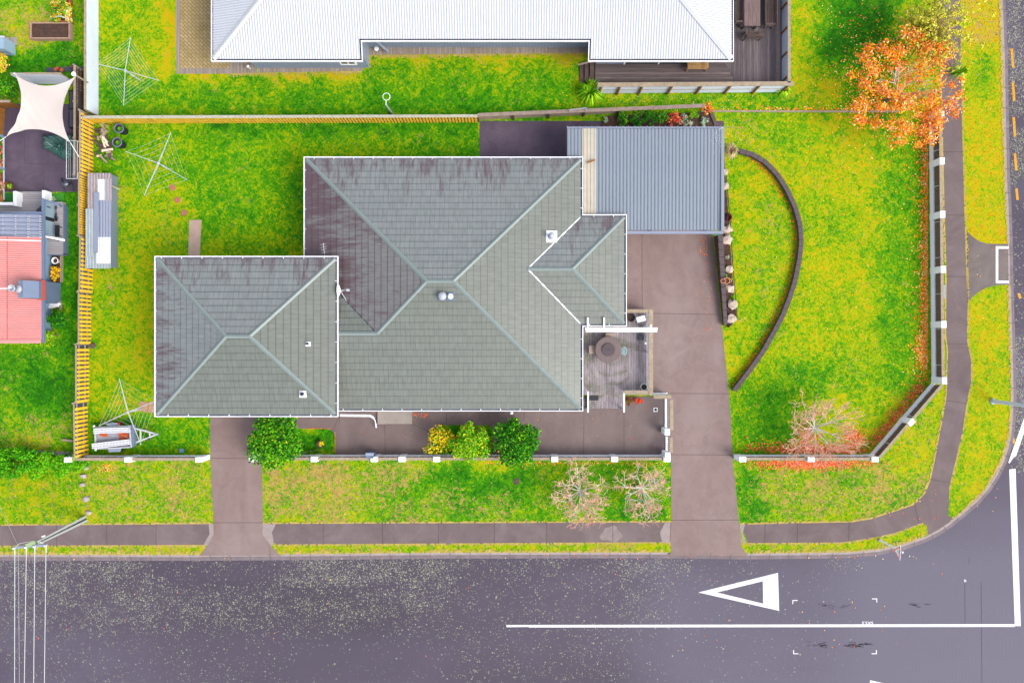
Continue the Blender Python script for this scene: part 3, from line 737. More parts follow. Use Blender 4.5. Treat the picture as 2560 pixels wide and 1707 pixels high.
facets = [([(X0, Y1, EV), (X1, Y1, EV), rE, rW], ex, 1),
          ([(X1, WY1, EV), (X1, Y1, EV), Q, V3], ey, 0), ([(X1, WY0, EV), V3, Q, rE, (X1, Y0, EV)], ey, 0),
          ([(X0, Y1, EV), (X0, WN, EV), (XW, WN-(XW-X0), EV+(XW-X0)*PT), T3, rW], ey, 2),
          ([(XW, Y0, EV), (T[0], Y0, EV), T3, (XW, T[1], Tz)], ex, 0), ([(T[0], Y0, EV), (X1, Y0, EV), rE, rW, T3], ex, 0),
          ([(XW, T[1], Tz), (XW, WN-(XW-X0), EV+(XW-X0)*PT), T3], ex, 0),
          ([(X1, WY1, EV), (X2, WY1, EV), R3, V3], ex, 1), ([(X1, WY0, EV), (X2, WY0, EV), R3, V3], ex, 0), ([(X2, WY0, EV), (X2, WY1, EV), R3], ey, 0)]
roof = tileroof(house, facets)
cp = MB()
for a, b in ((rW, rE), ((X0, Y1, EV), rW), ((X1, Y1, EV), rE), ((X1, Y0, EV), rE), (T3, rW), ((XW, T[1], Tz), T3), (V3, R3), ((X2, WY1, EV), R3), ((X2, WY0, EV), R3)): cap(cp, a, b)
obj('ridge_cap', cp, M['trim'], roof)
vl = MB()
for a, b in (((X1, WY1, EV), V3), ((X1, WY0, EV), V3)): cap(vl, a, b, .085, .0)
obj('valley_flashing', MB(), M['white'], roof) if 0 else None
vl2 = MB(); cap(vl2, (X0+1.6, WN-1.6, EV+1.6*PT), T3, .07, .0)
obj('valley_flashing', vl, M['white'], roof); obj('valley_flashing', vl2, M['dgrey'], roof)
gutter(house, [(XW, Y0), (X1, Y0), (X1, WY0), (X2, WY0), (X2, WY1), (X1, WY1), (X1, Y1), (X0, Y1), (X0, 4.95)], EV)
wl = M['lilac']
mb = MB(); o_ = .6
mb.prism([(XW+.1, Y0+o_), (X1-o_, Y0+o_), (X1-o_, WY0+o_), (X2-o_, WY0+o_), (X2-o_, WY1-o_), (X1-o_, WY1-o_), (X1-o_, Y1-o_), (X0+o_, Y1-o_), (X0+o_, 4.2), (XW+.1, 4.2)], 0, EV-.12)
obj('wall', mb, wl, house)
mb = MB(); mb.prism([(XW, Y0), (X1, Y0), (X1, WY0), (X2, WY0), (X2, WY1), (X1, WY1), (X1, Y1), (X0, Y1), (X0, 4.3), (XW, 4.3)], EV-.15, EV-.13)
obj('soffit', mb, M['white'], house)
def window(parent, x0, x1, y, z0, z1, ny=-1, axis='x'):
    """window set in a wall: frame with a pane inside it"""
    f = MB(); t = .05*ny
    def b(a0, a1, c0, c1, d0, d1, mb):
        if axis == 'x': mb.box(a0, a1, y+d0, y+d1, c0, c1)
        else: mb.box(y+d0, y+d1, a0, a1, c0, c1)
    b(x0, x1, z0, z0+.08, 0, t, f); b(x0, x1, z1-.08, z1, 0, t, f); b(x0, x0+.08, z0+.081, z1-.081, 0, t, f); b(x1-.08, x1, z0+.081, z1-.081, 0, t, f); b((x0+x1)/2-.03, (x0+x1)/2+.03, z0+.081, z1-.081, 0, t*.8, f)
    fr = obj('window', f, M['white'], parent); p = MB(); b(x0+.07, x1-.07, z0+.07, z1-.07, 0, t*.4, p); obj('pane', p, M['glass'], fr)
for x in (-6.5, -2.2, 2.4): window(house, x, x+1.8, Y0+o_, 1.0, 2.2)
for x in (-9.8, -5, 0): window(house, x, x+1.8, Y1-o_, 1.0, 2.2, 1)
window(house, 5.3, 7.2, X2-o_, 1.0, 2.2, 1, 'y'); window(house, -2.6, -.4, X1-o_, .6, 2.4, 1, 'y')
# vents and flues on its roof
def rz(x, y): return EV+min(y-Y0, Y1-y, x-X0, X1-x)*PT
def onroof(px, py, zg=3.6):
    for _ in range(6): x, y = P2(px, py, zg); zg = rz(x, y)
    return x, y, zg
x, y, z = onroof(1377, 592)
fl = MB(); fl.box(x-.36, x+.36, y-.34, y+.34, z-.05, z+.10); f1 = obj('flue_flashing', fl, M['white'], house)
obj('flue', MB().lathe((x, y, z+.10), [(.19, 0), (.17, .05), (.11, .08), (.11, .42), (.16, .44), (.16, .52), (.05, .60)]), M['steel'], f1, True)
x, y, z = onroof(1117, 741)
fl = MB(); fl.box(x-.42, x-.01, y-.22, y+.22, z-.05, z+.12); fl.box(x+.01, x+.42, y-.22, y+.22, z-.05, z+.12); f1 = obj('vent_base', fl, M['bluegrey'], house)
obj('turbine_vent', MB().lathe((x-.22, y, z+.12), [(.14, 0), (.14, .08), (.22, .14), (.24, .24), (.20, .34), (.08, .40)]), M['steel'], f1, True)
obj('pipe_vent', MB().lathe((x+.21, y, z+.12), [(.16, 0), (.16, .03), (.10, .05), (.10, .22), (.13, .23), (.13, .27)]), M['white'], f1, True)
# aerial and satellite dish on brackets beside the upper roof
ae = MB(); a = Vector(P(801, 637, 4.2)); b = Vector(P(808, 609, 4.9)); ae.tube((a.x, a.y, 3.3), b, .022, n=6)
for k in (.35, .55, .75, .95):
    p = Vector((a.x, a.y, 3.3)).lerp(b, k); ae.tube(p-Vector((.16, .04, 0)), p+Vector((.16, .04, 0)), .008, n=5)
obj('aerial', ae, M['steel_w'], house)
dx, dy, dz = P(850, 726, 4.0)
ds = MB(); nseg = 20; vs = []
for r_, q_ in ((0, 0), (.14, .02), (.26, .06), (.36, .12)):
    for i in range(nseg):
        t_ = 2*math.pi*i/nseg; vs.append((dx+.05-q_*1.0+0, dy+r_*math.cos(t_), dz+.1+r_*math.sin(t_)))
ds.add([(vx+.0, vy, vz) for vx, vy, vz in vs], [(k*nseg+i, k*nseg+(i+1) % nseg, (k+1)*nseg+(i+1) % nseg, (k+1)*nseg+i) for k in range(3) for i in range(nseg)])
sd = obj('satellite_dish', ds, M['white'], house, True)
obj('receiver', MB().box(dx+.42, dx+.58, dy-.06, dy+.06, dz+.12, dz+.24).tube((dx+.05, dy, dz+.06), (dx+.45, dy, dz+.16), .018, n=6), [M['steel_w']], sd)
obj('dish_strut', MB().tube((dx+.02, dy, dz), (dx+.3, dy-.75, 3.25), .02, n=6).tube((dx+.02, dy, dz+.1), (dx+.02, dy, 3.2), .025, n=6), M['steel_w'], sd)
# white pipes, porch slab and downpipe along the south wall
pp = MB()
for i, oy in enumerate((0, .09, .18)):
    pp.path([P(850, 1036+i*2, 1.2), P(925, 1037+i*2, 1.2), P(934, 1042+i*2, 1.1), P(938, 1052, .9), P(939+i*1.5, 1068, .1)], .025)
obj('waste_pipe', pp, M['white'], house)
obj('front_step', MB().prism([P2(945, 1018), P2(1031, 1018), P2(1031, 1059), P2(945, 1059)], .0, .16), M['concrete_l'], house)
obj('wall_light', MB().lathe(P(1279, 1031, 2.3), [(.05, 0), (.09, .08), (.09, .16), (.03, .22)]), M['white'], house, True)

# ---- the taller wing over the garage
GE = 4.1
GX0, GX1 = P2(387, 0, GE)[0], P2(844, 0, GE)[0]; GY1, GY0 = P2(0, 641, GE)[1], P2(0, 1041, GE)[1]
GX0 += .14; GX1 -= .14; GY1 -= .14; GY0 += .14
gar = thing('garage_wing', 'taller square wing with own grey hip roof at left end of grey house', 'building', ((GX0+GX1)/2, (GY0+GY1)/2, 0))
gh = (GY1-GY0)/2; gy = (GY1+GY0)/2
gW, gE = (GX0+gh, gy, GE+gh*PT), (GX1-gh, gy, GE+gh*PT)
gz = lambda x, y: (x, y, GE)
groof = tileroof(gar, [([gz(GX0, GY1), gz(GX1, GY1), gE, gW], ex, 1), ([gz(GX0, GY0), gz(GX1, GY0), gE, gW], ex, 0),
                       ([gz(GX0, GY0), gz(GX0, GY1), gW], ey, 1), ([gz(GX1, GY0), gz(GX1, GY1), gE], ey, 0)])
cp = MB()
for a, b in ((gW, gE), (gz(GX0, GY1), gW), (gz(GX0, GY0), gW), (gz(GX1, GY1), gE), (gz(GX1, GY0), gE)): cap(cp, a, b)
obj('ridge_cap', cp, M['trim'], groof)
gutter(gar, [(GX0, GY0), (GX1, GY0), (GX1, GY1), (GX0, GY1)], GE, True)
obj('wall', MB().prism([(GX0+.55, GY0+.55), (GX1-.55, GY0+.55), (GX1-.55, GY1-.55), (GX0+.55, GY1-.55)], 0, GE-.12), wl, gar)
obj('soffit', MB().prism([(GX0, GY0), (GX1, GY0), (GX1, GY1), (GX0, GY1)], GE-.15, GE-.13), M['white'], gar)
gd = MB(); gd.box(-18.6, -15.6, GY0+.50, GY0+.55, .02, 2.3)
obj('garage_door', gd, M['corr_l'], gar); window(gar, -14.5, -12.7, GY0+.55, 2.6, 3.6); window(gar, -18, -16.2, GY1-.55, 1.2, 2.4, 1)
def grz(x, y): return GE+min(y-GY0, GY1-y, x-GX0, GX1-x)*PT
for px_, py_, s_ in ((771, 860, .13), (758, 985, .19)):
    zg = 4.6
    for _ in range(6): x, y = P2(px_, py_, zg); zg = grz(x, y)
    b_ = obj('vent_flashing', MB().box(x-s_, x+s_, y-s_, y+s_, zg-.05, zg+.09), M['white'], gar)
    obj('vent_pipe', MB().lathe((x-.01, y+.02, zg+.09), [(s_*.5, 0), (s_*.5, .16), (s_*.55, .17), (s_*.3, .18), (s_*.3, .05)]), M['dgrey'], b_, True)

# ---- carport with ribbed steel roof
CZ = 2.45
cx0, cx1 = P2(1417, 0, CZ)[0], P2(1808, 0, CZ)[0]; cx1 -= .14; cy1, cy0 = P2(0, 318, CZ)[1]-.12, P2(0, 582, CZ)[1]+.16
cpt = thing('carport', 'flat ribbed blue grey steel carport roof with one cream translucent strip', 'carport', ((cx0+cx1)/2, (cy0+cy1)/2, 0))
mb = MB(); ta, tb = P2(1455, 0, CZ)[0], P2(1490, 0, CZ)[0]
banded(mb, [(cx0, cy0, CZ), (ta, cy0, CZ), (ta, cy1, CZ+.1), (cx0, cy1, CZ+.1)], ex, 'u', .206, RIB)
banded(mb, [(tb, cy0, CZ), (cx1, cy0, CZ), (cx1, cy1, CZ+.1), (tb, cy1, CZ+.1)], ex, 'u', .206, RIB)
cr_ = obj('roof', mb, [M['corr_g'], M['corr_g2']], cpt)
mb = MB(); banded(mb, [(ta, cy0, CZ+.01), (tb, cy0, CZ+.01), (tb, cy1, CZ+.11), (ta, cy1, CZ+.11)], ex, 'u', .206, [(0, .4, 0, 0, 0), (.4, .5, 0, .03, 0), (.5, .8, .03, .03, 0), (.8, .9, .03, 0, 1), (.9, 1, 0, 0, 0)])
obj('translucent_strip', mb, [M['corr_c'], M['corr_c2']], cr_)
mb = MB(); mb.box(cx1-.02, cx1+.16, cy0-.05, cy1+.02, CZ-.12, CZ+.14); obj('fascia', mb, M['corr_g'], cpt)
mb = MB(); mb.box(cx0, cx1+.16, cy0-.22, cy0-.05, CZ-.14, CZ-.02); obj('gutter', mb, M['corr_b'], cpt); mb = MB(); mb.box(cx0, cx1+.16, cy1+.02, cy1+.1, CZ-.02, CZ+.13)
for i in range(28): mb.box(cx0+i*.36, cx0+i*.36+.04, cy1+.02, cy1+.14, CZ+.13, CZ+.15)
obj('back_flashing', mb, M['corr_b'], cpt)
for x_ in (tb+.5, (tb+cx1)/2, cx1-.3):
    for y_ in (cy0+.3, cy1-.3): obj('post', MB().box(x_-.05, x_+.05, y_-.05, y_+.05, 0, CZ-.01), M['steel'], cpt)
mb = MB().bar(P(1468, 407, CZ+.2), P(1488, 400, CZ+.2), .09, .05)
tag(obj('timber_offcut', mb, M['wood_o']), 'short brown timber offcut lying on the cream strip of the carport roof', 'timber')

# ---- white roofed house along the top
WE = 2.7
def on_s(px, py, y0=16.55, z0=WE, s=PT):        # meet the south roof plane
    G = P(px, py); t = (H-z0+s*y0)/(H+s*G.y); return Vector((t*G.x, t*G.y, H*(1-t)))
A0, A1 = P(529, 151, WE), P(901, 151, WE); A0.y = A1.y = 16.52; A0.z = A1.z = WE
B0, B1 = on_s(901, 98), on_s(1476, 96); D0, D1 = P(1476, 143, WE), P(1833, 143, WE); D0.y = D1.y = 16.52
A0.z = A1.z = D0.z = D1.z = WE
pz = lambda y: WE+(y-16.52)*PT
B0.z, B1.z = pz(B0.y), pz(B1.y); wx0, wx1 = A0.x+.10, D1.x-.10; DP = 5.6; yr = 16.52+DP; yN = 16.52+2*DP
wht = thing('white_roofed_house', 'long house with white corrugated steel hip roof and pale blue walls along the top', 'house', ((wx0+wx1)/2, yr, 0))
mb = MB(); zr = WE+DP*PT; rw, re = (wx0+DP, yr, zr), (wx1-DP, yr, zr)
CW = [(0, .34, 0, .022, 0), (.34, .6, .022, .022, 0), (.6, .88, .022, 0, 0), (.88, 1, 0, 0, 1)]
xa, xb = A1.x, D0.x; yB = B0.y
for poly in ([(wx0, 16.52, WE), (xa, 16.52, WE), (xa, yr, zr), rw], [(xa, yB, pz(yB)), (xb, yB, pz(yB)), (xb, yr, zr), (xa, yr, zr)], [(xb, 16.52, WE), (wx1, 16.52, WE), re, (xb, yr, zr)],
             [(wx0, yN, WE), (wx1, yN, WE), re, rw]): banded(mb, poly, ex, 'u', .152, CW)
banded(mb, [(wx0, 16.52, WE), (wx0, yN, WE), rw], ey, 'u', .152, CW); banded(mb, [(wx1, 16.52, WE), (wx1, yN, WE), re], ey, 'u', .152, CW)
wr = obj('roof', mb, [M['corr_w'], M['corr_w2']], wht)
cp = MB()
for a, b in (((wx0, 16.52, WE), rw), ((wx1, 16.52, WE), re), (rw, re), ((wx0, yN, WE), rw), ((wx1, yN, WE), re)): cap(cp, a, b, .36, .05)
obj('ridge_cap', cp, plain('white_capping', C(238, 241, 250), .4, .03, 2), wr)
gutter(wht, [(wx0, 16.52), (xa, 16.52), (xa, yB), (xb, yB), (xb, 16.52), (wx1, 16.52), (wx1, yN), (wx0, yN)], [WE, WE, pz(yB), pz(yB), WE, WE, WE, WE], True, w=.13, mats=[M['white'], M['black']], ticks=0)
mb = MB(); wy, wyb = 17.08, 18.36
ws = [(wx0+1.5, wy), (xa-.05, wy), (xa-.05, wyb), (xb+.6, wyb), (xb+.6, wy+.1), (wx1-1.3, wy+.1), (wx1-1.3, yN-.6), (wx0+.6, yN-.6), (wx0+.6, 19), (wx0+1.5, 19)]
mb.prism(ws, 0, WE-.1)
for i in range(150):          # vertical board cladding battens
    x = wx0+1.7+i*.2
    y = wy if x < xa-.1 else (wyb if x < xb+.5 else wy+.1)
    if x < wx1-1.4: mb.box(x, x+.03, y-.012, y+.01, .05, WE-.15, 1)
obj('wall', mb, [M['corr_l'], M['corr_l2']], wht)
obj('soffit', MB().prism([(wx0+.02, 16.56), (xa, 16.56), (xa, yB), (xb, yB), (xb, 16.56), (wx1, 16.56), (wx1, yN), (wx0, yN)], WE-.14, WE-.12), M['white'], wht)
window(wht, -10.55, -9.55, wy, .55, 2.3); window(wht, 6.9, 11.2, wy+.1, .3, 2.2)
mb = MB(); 
for x in (7.0, 8.35): mb.box(x, x+1.3, wy-.02, wy+.05, .3, 2.1)
mb = MB().lathe(P(1178, 102, 2.5), [(.1, 0), (.2, .02), (.2, .08)]); mb = MB().box(*[c for c in (P2(1169, 0, 2.6)[0], P2(1186, 0, 2.6)[0])], 17.95, 18.22, 2.45, 2.6)
obj('wall_light', mb, M['white'], wht)
mb = MB(); a = P(917, 101, 2.7); mb.bar((a.x, wyb-.3, 2.6), (a.x+.75, wyb-.35, .2), .14, .08); b = P(930, 125, .1); obj('downpipe', mb, M['corr_l'], wht)
obj('vent_cowl', MB().lathe(P(620, 167, .4), [(.04, -.3), (.04, 0), (.09, .01), (.09, .06)]), M['white'], wht, True)
gt = thing('gully_trap', 'round white capped drain pipe on the brick edging behind the white roofed house', 'drain', P(941, 122, 0))
obj('pipe', MB().lathe(P(941, 122, .02), [(.12, 0), (.12, .14)]), M['lilac'], gt, True); obj('cap', MB().lathe(P(941, 122, .16), [(.15, 0), (.15, .05), (.1, .07)]), M['white'], gt, True)

# ---- red roofed neighbour on the left
px1 = P2(104, 0, 2.7)[0]
red = thing('red_roofed_house', 'neighbouring house with faded red corrugated roof at the left edge', 'house', (px1-3, P(0, 700)[1], 0))
ry0, ry1, ry2 = P2(0, 852, 2.7)[1], P2(0, 594, 2.7)[1], P2(0, 536, 2.7)[1]
rs = .2; xl = px1-9
mb = MB(); banded(mb, [(px1, ry0, 2.7), (px1, ry1, 2.7), (xl, ry1, 2.7+9*rs), (xl, ry0, 2.7+9*rs)], ey, 'u', .125, [(0, .35, 0, .022, 0), (.35, .6, .022, .022, 0), (.6, .85, .022, 0, 0), (.85, 1, 0, 0, 1)])
xs_ = P2(14, 0, 3.2)[0]
rr = obj('roof', mb, [M['corr_p'], M['corr_p2']], red)
mb = MB(); mb.box(xl, px1+.02, ry0-.16, ry0+.02, 2.5, 2.74); 
mb = MB(); mb.bar((px1, ry0-.04, 2.72), (xl, ry0-.04, 2.72+9*rs), .2, .05); mb.bar((px1, ry1-.2, 2.74), (xl, ry1-.2, 2.74+9*rs), .05, .04, 1)
for i in range(60): 
    y_ = ry0+.1+i*.125
    if y_ < ry1: 
        x_ = xs_; z_ = 2.7+(px1-x_)*rs; mb.box(x_-.025, x_+.025, y_-.02, y_+.03, z_, z_+.035, 2)
obj('roof_trim', mb, [M['corr_p'], M['white'], M['corr_p2']], rr)
mb = MB(); banded(mb, [(px1, ry1+.02, 2.75), (px1, ry2, 2.75), (xl, ry2, 2.75+9*.1), (xl, ry1+.02, 2.75+9*.1)], ey, 'u', .24, [(0, .7, 0, 0, 0), (.7, .8, 0, .03, 0), (.8, .92, .03, .03, 1), (.92, 1, .03, 0, 1)])
for i in range(9):
    for xx in (9, 40, 71, 101): 
        p = P(xx, 541+i*6.4, 2.9); mb.box(p.x-.025, p.x+.025, p.y-.025, p.y+.025, p.z-.1, p.z+.06, 2)
obj('veranda_roof', mb, [M['corr_b'], M['corr_b2'], M['steel_w']], red)
mb = MB(); mb.box(px1+.0, px1+.13, ry0-.1, P2(0, 498, 2.7)[1], 2.55, 2.69); mb.box(xl, px1+.1, ry2, ry2+.12, 2.7, 2.84)
obj('gutter', mb, M['bluegrey'], red)
wx = -28.75
mb = MB(); mb.box(xl, wx, ry0+.5, ry2-.5, 0, 2.55)
mb.box(wx, wx+.55, P2(0, 760)[1], P2(0, 708)[1], 0, 2.55, 1)

obj('wall', mb, [plain('blue_weatherboard', C(168, 200, 232), .6, .06, 2), M['bluegrey']], red)
gs = thing('glass_screen', 'pale blue frosted screen of two sheets with a dark gap along the deck edge', 'screen', P(137, 548, .42))
gx = -28.3
def yz(v): return P(0, v)[1]*(1-.42/H)
for a_, b_ in ((592, 556), (547, 510)): obj('panel', MB().box(gx, gx+.03, yz(a_), yz(b_), .5, 1.42), M['skyglass'], gs)
obj('lattice', MB().box(gx-.01, gx+.04, yz(556)+.01, yz(547)-.01, .5, 1.42), M['black'], gs)
obj('top_rail', MB().bar((gx-.03, yz(592), 1.43), (gx-.03, yz(505), 1.43), .12, .06), M['bluegrey'], gs)
obj('hook', MB().bar((gx+.06, yz(522), 1.15), (gx+.06, yz(522)-.0, 1.15+.0), .04, .02) if 0 else MB().box(gx+.03, gx+.07, yz(524), yz(522), .9, 1.2), M['dgrey'], gs)
# chimney through the roof
mb = MB(); ca, cb = P2(42, 745, 3.4), P2(62, 702, 3.4); x0_, x1_ = P2(61, 0, 3.6)[0], P2(93, 0, 3.3)[0]; y0_, y1_ = P2(0, 745, 3.4)[1], P2(0, 702, 3.4)[1]
mb.hexa([(x0_, y0_, 2.7), (x1_, y0_, 2.6), (x1_, y1_, 2.6), (x0_, y1_, 2.7)], [(x0_, y0_, 3.75), (x1_, y0_, 3.15), (x1_, y1_, 3.15), (x0_, y1_, 3.75)], 0)
x2_ = P2(42, 0, 3.7)[0]; mb.box(x2_, x0_-.01, y0_, y1_, 3.0, 3.62, 1)
mb.box(x1_+.01, px1-.1, y0_-.08, y1_+.08, 2.6, 2.9, 2)
ch = obj('chimney', mb, [M['bluegrey'], plain('flashing_grey', C(150, 160, 182), .5, .06), M['corr_p2']], red)
c = P(47, 722, 3.62)
obj('flue', MB().lathe(c, [(.22, 0), (.22, .1), (.17, .12), (.17, .5), (.2, .5), (.2, .62), (.16, .62), (.15, .45)]), M['steel'], ch, True)
obj('stay', MB().tube((c.x-.2, c.y, c.z+.3), (c.x-1.0, c.y+.0, c.z+.1), .04, n=6), M['white'], ch)
# its deck, steps and drain pieces
def zbox(mb, x0, y0, x1, y1, z0, z1, m=0):
    a, b = P(x0, y0, z1), P(x1, y1, z1); return mb.box(a.x, b.x, a.y, b.y, z0, z1, m)
dk = thing('timber_deck', 'pale grey deck and steps wrapped round the corner of the red roofed house', 'deck', P(120, 560, 0))
mb = MB(); zbox(mb, 0, 505, 157, 538, .1, .42); zbox(mb, 104, 512, 157, 636, .1, .421); zbox(mb, 48, 479, 105, 512, .1, .36)
obj('boards', mb, M['deck_l'], dk)
mb = MB(); zbox(mb, 155, 512, 160, 636, 0, .40); zbox(mb, 104, 634, 160, 638, 0, .40); obj('edge_board', mb, M['bluegrey'], dk)
for x_, h_, hz in ((33, 478, .9), (105, 476, .9)):
    mb = MB(); zbox(mb, x_, h_, x_+8, h_+37, .3, hz); obj('handrail', mb, M['white'], dk)
mb = MB(); zbox(mb, -10, 506, 34, 513, .3, .9); obj('handrail', mb, M['white'], dk)
rl = MB().bar(P(106, 499, 1.4), P(150, 512, 1.2), .12, .1).bar(P(150, 512, 1.2), P(155, 514, 1.0), .12, .1); obj('side_rail', rl, M['bluegrey'], dk)
aw = thing('awning_roller', 'white folded awning arm above the pale deck of the red roofed house', 'awning', P(130, 592, 0))
obj('cassette', MB().bar(P(110, 591, 1.9), P(162, 601, 1.9), .13, .12), M['white'], aw); obj('arm', MB().bar(P(112, 594, 1.8), P(148, 602, 1.8), .06, .05).tube(P(110, 592, 1.9), P(118, 591, 0.42), .03), M['black'], aw)
deck_shadow = tag(obj('mat_or_shadow', MB().prism([P2(91, 524, .44), P2(104, 514, .44), P2(104, 532, .44), P2(92, 532, .44)], .425, .45), M['dgrey']), 'dark sheet painting a five sided shadow on the pale deck beside the steps', 'mat')  # flat dark sheet standing in for a shadow on the deck
be = thing('outdoor_bench', 'dark slim bench on the pale deck against the sliding doors', 'bench', P(141, 578, .42))
mb = MB(); zbox(mb, 137, 563, 147, 592, .78, .85); obj('seat', mb, M['black'], be)
for yy in (566, 589):
    for xx in (138, 145): mb = MB(); zbox(mb, xx, yy, xx+1.5, yy+1.5, .42, .78); obj('leg', mb, M['black'], be)
sc = thing('scooter', 'small dark folded scooter lying on the pale deck by the doors', 'scooter', P(140, 545, .42))
obj('board', MB().bar(P(139, 540, .5), P(142, 553, .5), .14, .05), M['black'], sc)
for yy in (520, 537):
    obj('wheel', MB().path([P(140+2.2*math.cos(t), yy+4*math.sin(t), .55) for t in [i*math.pi/5 for i in range(11)]], .02), M['black'], sc)
obj('handlebar', MB().path([P(139, 515, .6), P(141, 540, .7), P(146, 547, .6)], .025), M['dgrey'], sc)

# ---------------------------------------------------------------- fences
def arclen(pts):
    L = [0]
    for a, b in zip(pts, pts[1:]): L.append(L[-1]+math.dist(a, b))
    return L
def at(pts, t):
    L = arclen(pts); t = max(0, min(L[-1], t))
    for i in range(len(pts)-1):
        if t <= L[i+1] or i == len(pts)-2:
            k = (t-L[i])/(L[i+1]-L[i]); a, b = Vector(pts[i]), Vector(pts[i+1]); return a+(b-a)*k, (b-a).normalized()
def block_fence(label, px, posts, side, hi=1.0, rail=True, gap=True, posth=None):
    """low painted block wall, timber screen and rail above it, block posts. px = inner base line, side = outward"""
    pts = [P2(*p) for p in px]; mid = pts[len(pts)//2]
    t = thing('garden_fence', label, 'fence', ((pts[0][0]+pts[-1][0])/2, (pts[0][1]+pts[-1][1])/2, 0))
    def rib(w0, w1, z0, z1): return MB().ribbon(pts, w0*side, w1*side, z0, z1)
    obj('wall', rib(0, .16, 0, .34), M['lilac'], t)
    L = arclen(pts)[-1]
    if rail:
        obj('rail', rib(.01, .18, hi-.05, hi), M['wood_w'], t)
        sl_ = MB(); k = .05
        while k < L-.1:
            if random.random() < .93:
                p, d = at(pts, k); s = Vector((-d.y, d.x))*side; q = p+s*.085; r_ = random.uniform(-.012, .012)
                sl_.bar((q.x+r_, q.y, .345), (q.x+d.x*.0+r_, q.y, hi-.055), .07, .025, up=Vector((d.x, d.y, 0)))
            k += .105
        sl_.ribbon(pts, .10*side, .115*side, .345, hi-.06, 1)
        obj('screen', sl_, [M['wood_w'], M['wood_s']], t)
        k = 1.1
        while k < L-.5:
            p, d = at(pts, k); s = Vector((-d.y, d.x))*side; q = p+s*.05; mb = MB()
            mb.bar((q.x, q.y, .345), (q.x+s.x*.03, q.y+s.y*.03, hi-.06), .05, .03, up=Vector((d.x, d.y, 0))); obj('strut', mb, M['white'], t); k += 2.2
    for pp_ in posts:
        g = Vector(P2(*pp_)); best = min(((at(pts, i*.05)[0]-g).length, i*.05) for i in range(int(L/.05)+2)); p, d = at(pts, best[1]); s = Vector((-d.y, d.x))*side
        w = .20; mb = MB(); q = [p-d*w-s*.03, p+d*w-s*.03, p+d*w+s*.26, p-d*w+s*.26]
        if best[1] < .1: q = [v+d*w*.9 for v in q]
        if best[1] > L-.1: q = [v-d*w*.9 for v in q]
        ph = posth or hi+.05
        mb.hexa([(v.x, v.y, 0) for v in q], [(v.x, v.y, ph) for v in q]); po = obj('post', mb, M['lilac'], t)
        c = (q[0]+q[2])/2; mb = MB(); q2 = [c+(v-c)*1.05 for v in q]; mb.hexa([(v.x, v.y, ph) for v in q2], [(v.x, v.y, ph+.05) for v in q2]); obj('cap', mb, M['white'], po)
    return t
block_fence('low white block front fence with timber rail left of the left driveway', [(190, 1137), (524, 1137)], [(190, 1137), (345, 1137), (524, 1137)], -1)
f = block_fence('long low white block front fence with timber rail between the two driveways', [(640, 1136), (1665, 1136)], [(640, 1136), (798, 1136), (945, 1136), (1012, 1136), (1095, 1136), (1385, 1136), (1530, 1136), (1665, 1136)], -1)
block_fence('low white block front fence with leaves piled along it right of the right driveway', [(1835, 1136), (2172, 1136)], [(1835, 1136), (2010, 1136), (2172, 1136)], -1)
block_fence('short diagonal white block fence cutting the corner beside the curved footpath', [(2174, 1135), (2328, 957)], [(2250, 1047)], -1)
block_fence('long white block fence with dark timber screens beside the right hand footpath', [(2329, 956), (2322, 285)], [(2329, 956), (2327, 812), (2326, 678), (2324, 545), (2322, 414), (2321, 300)], -1)
lb = thing('letterbox', 'small blue grey letterbox built into the front fence beside the gate gap', 'letterbox', P(925, 1139, 0))
mb = MB(); zbox(mb, 915, 1133, 933, 1145, 0, 1.1); obj('body', mb, M['bluegrey'], lb); mb = MB(); zbox(mb, 914, 1132, 934, 1139, 1.1, 1.14); obj('lid', mb, M['corr_l'], lb)
sg = thing('blank_sign_board', 'pale blank board standing on the grass strip outside the right fence', 'board', P(2358, 729, 0))
obj('panel', MB().prism([P2(2352, 712, .3), P2(2363, 712, .3), P2(2363, 745, .3), P2(2352, 745, .3)], .02, .3), M['corr_l'], sg)

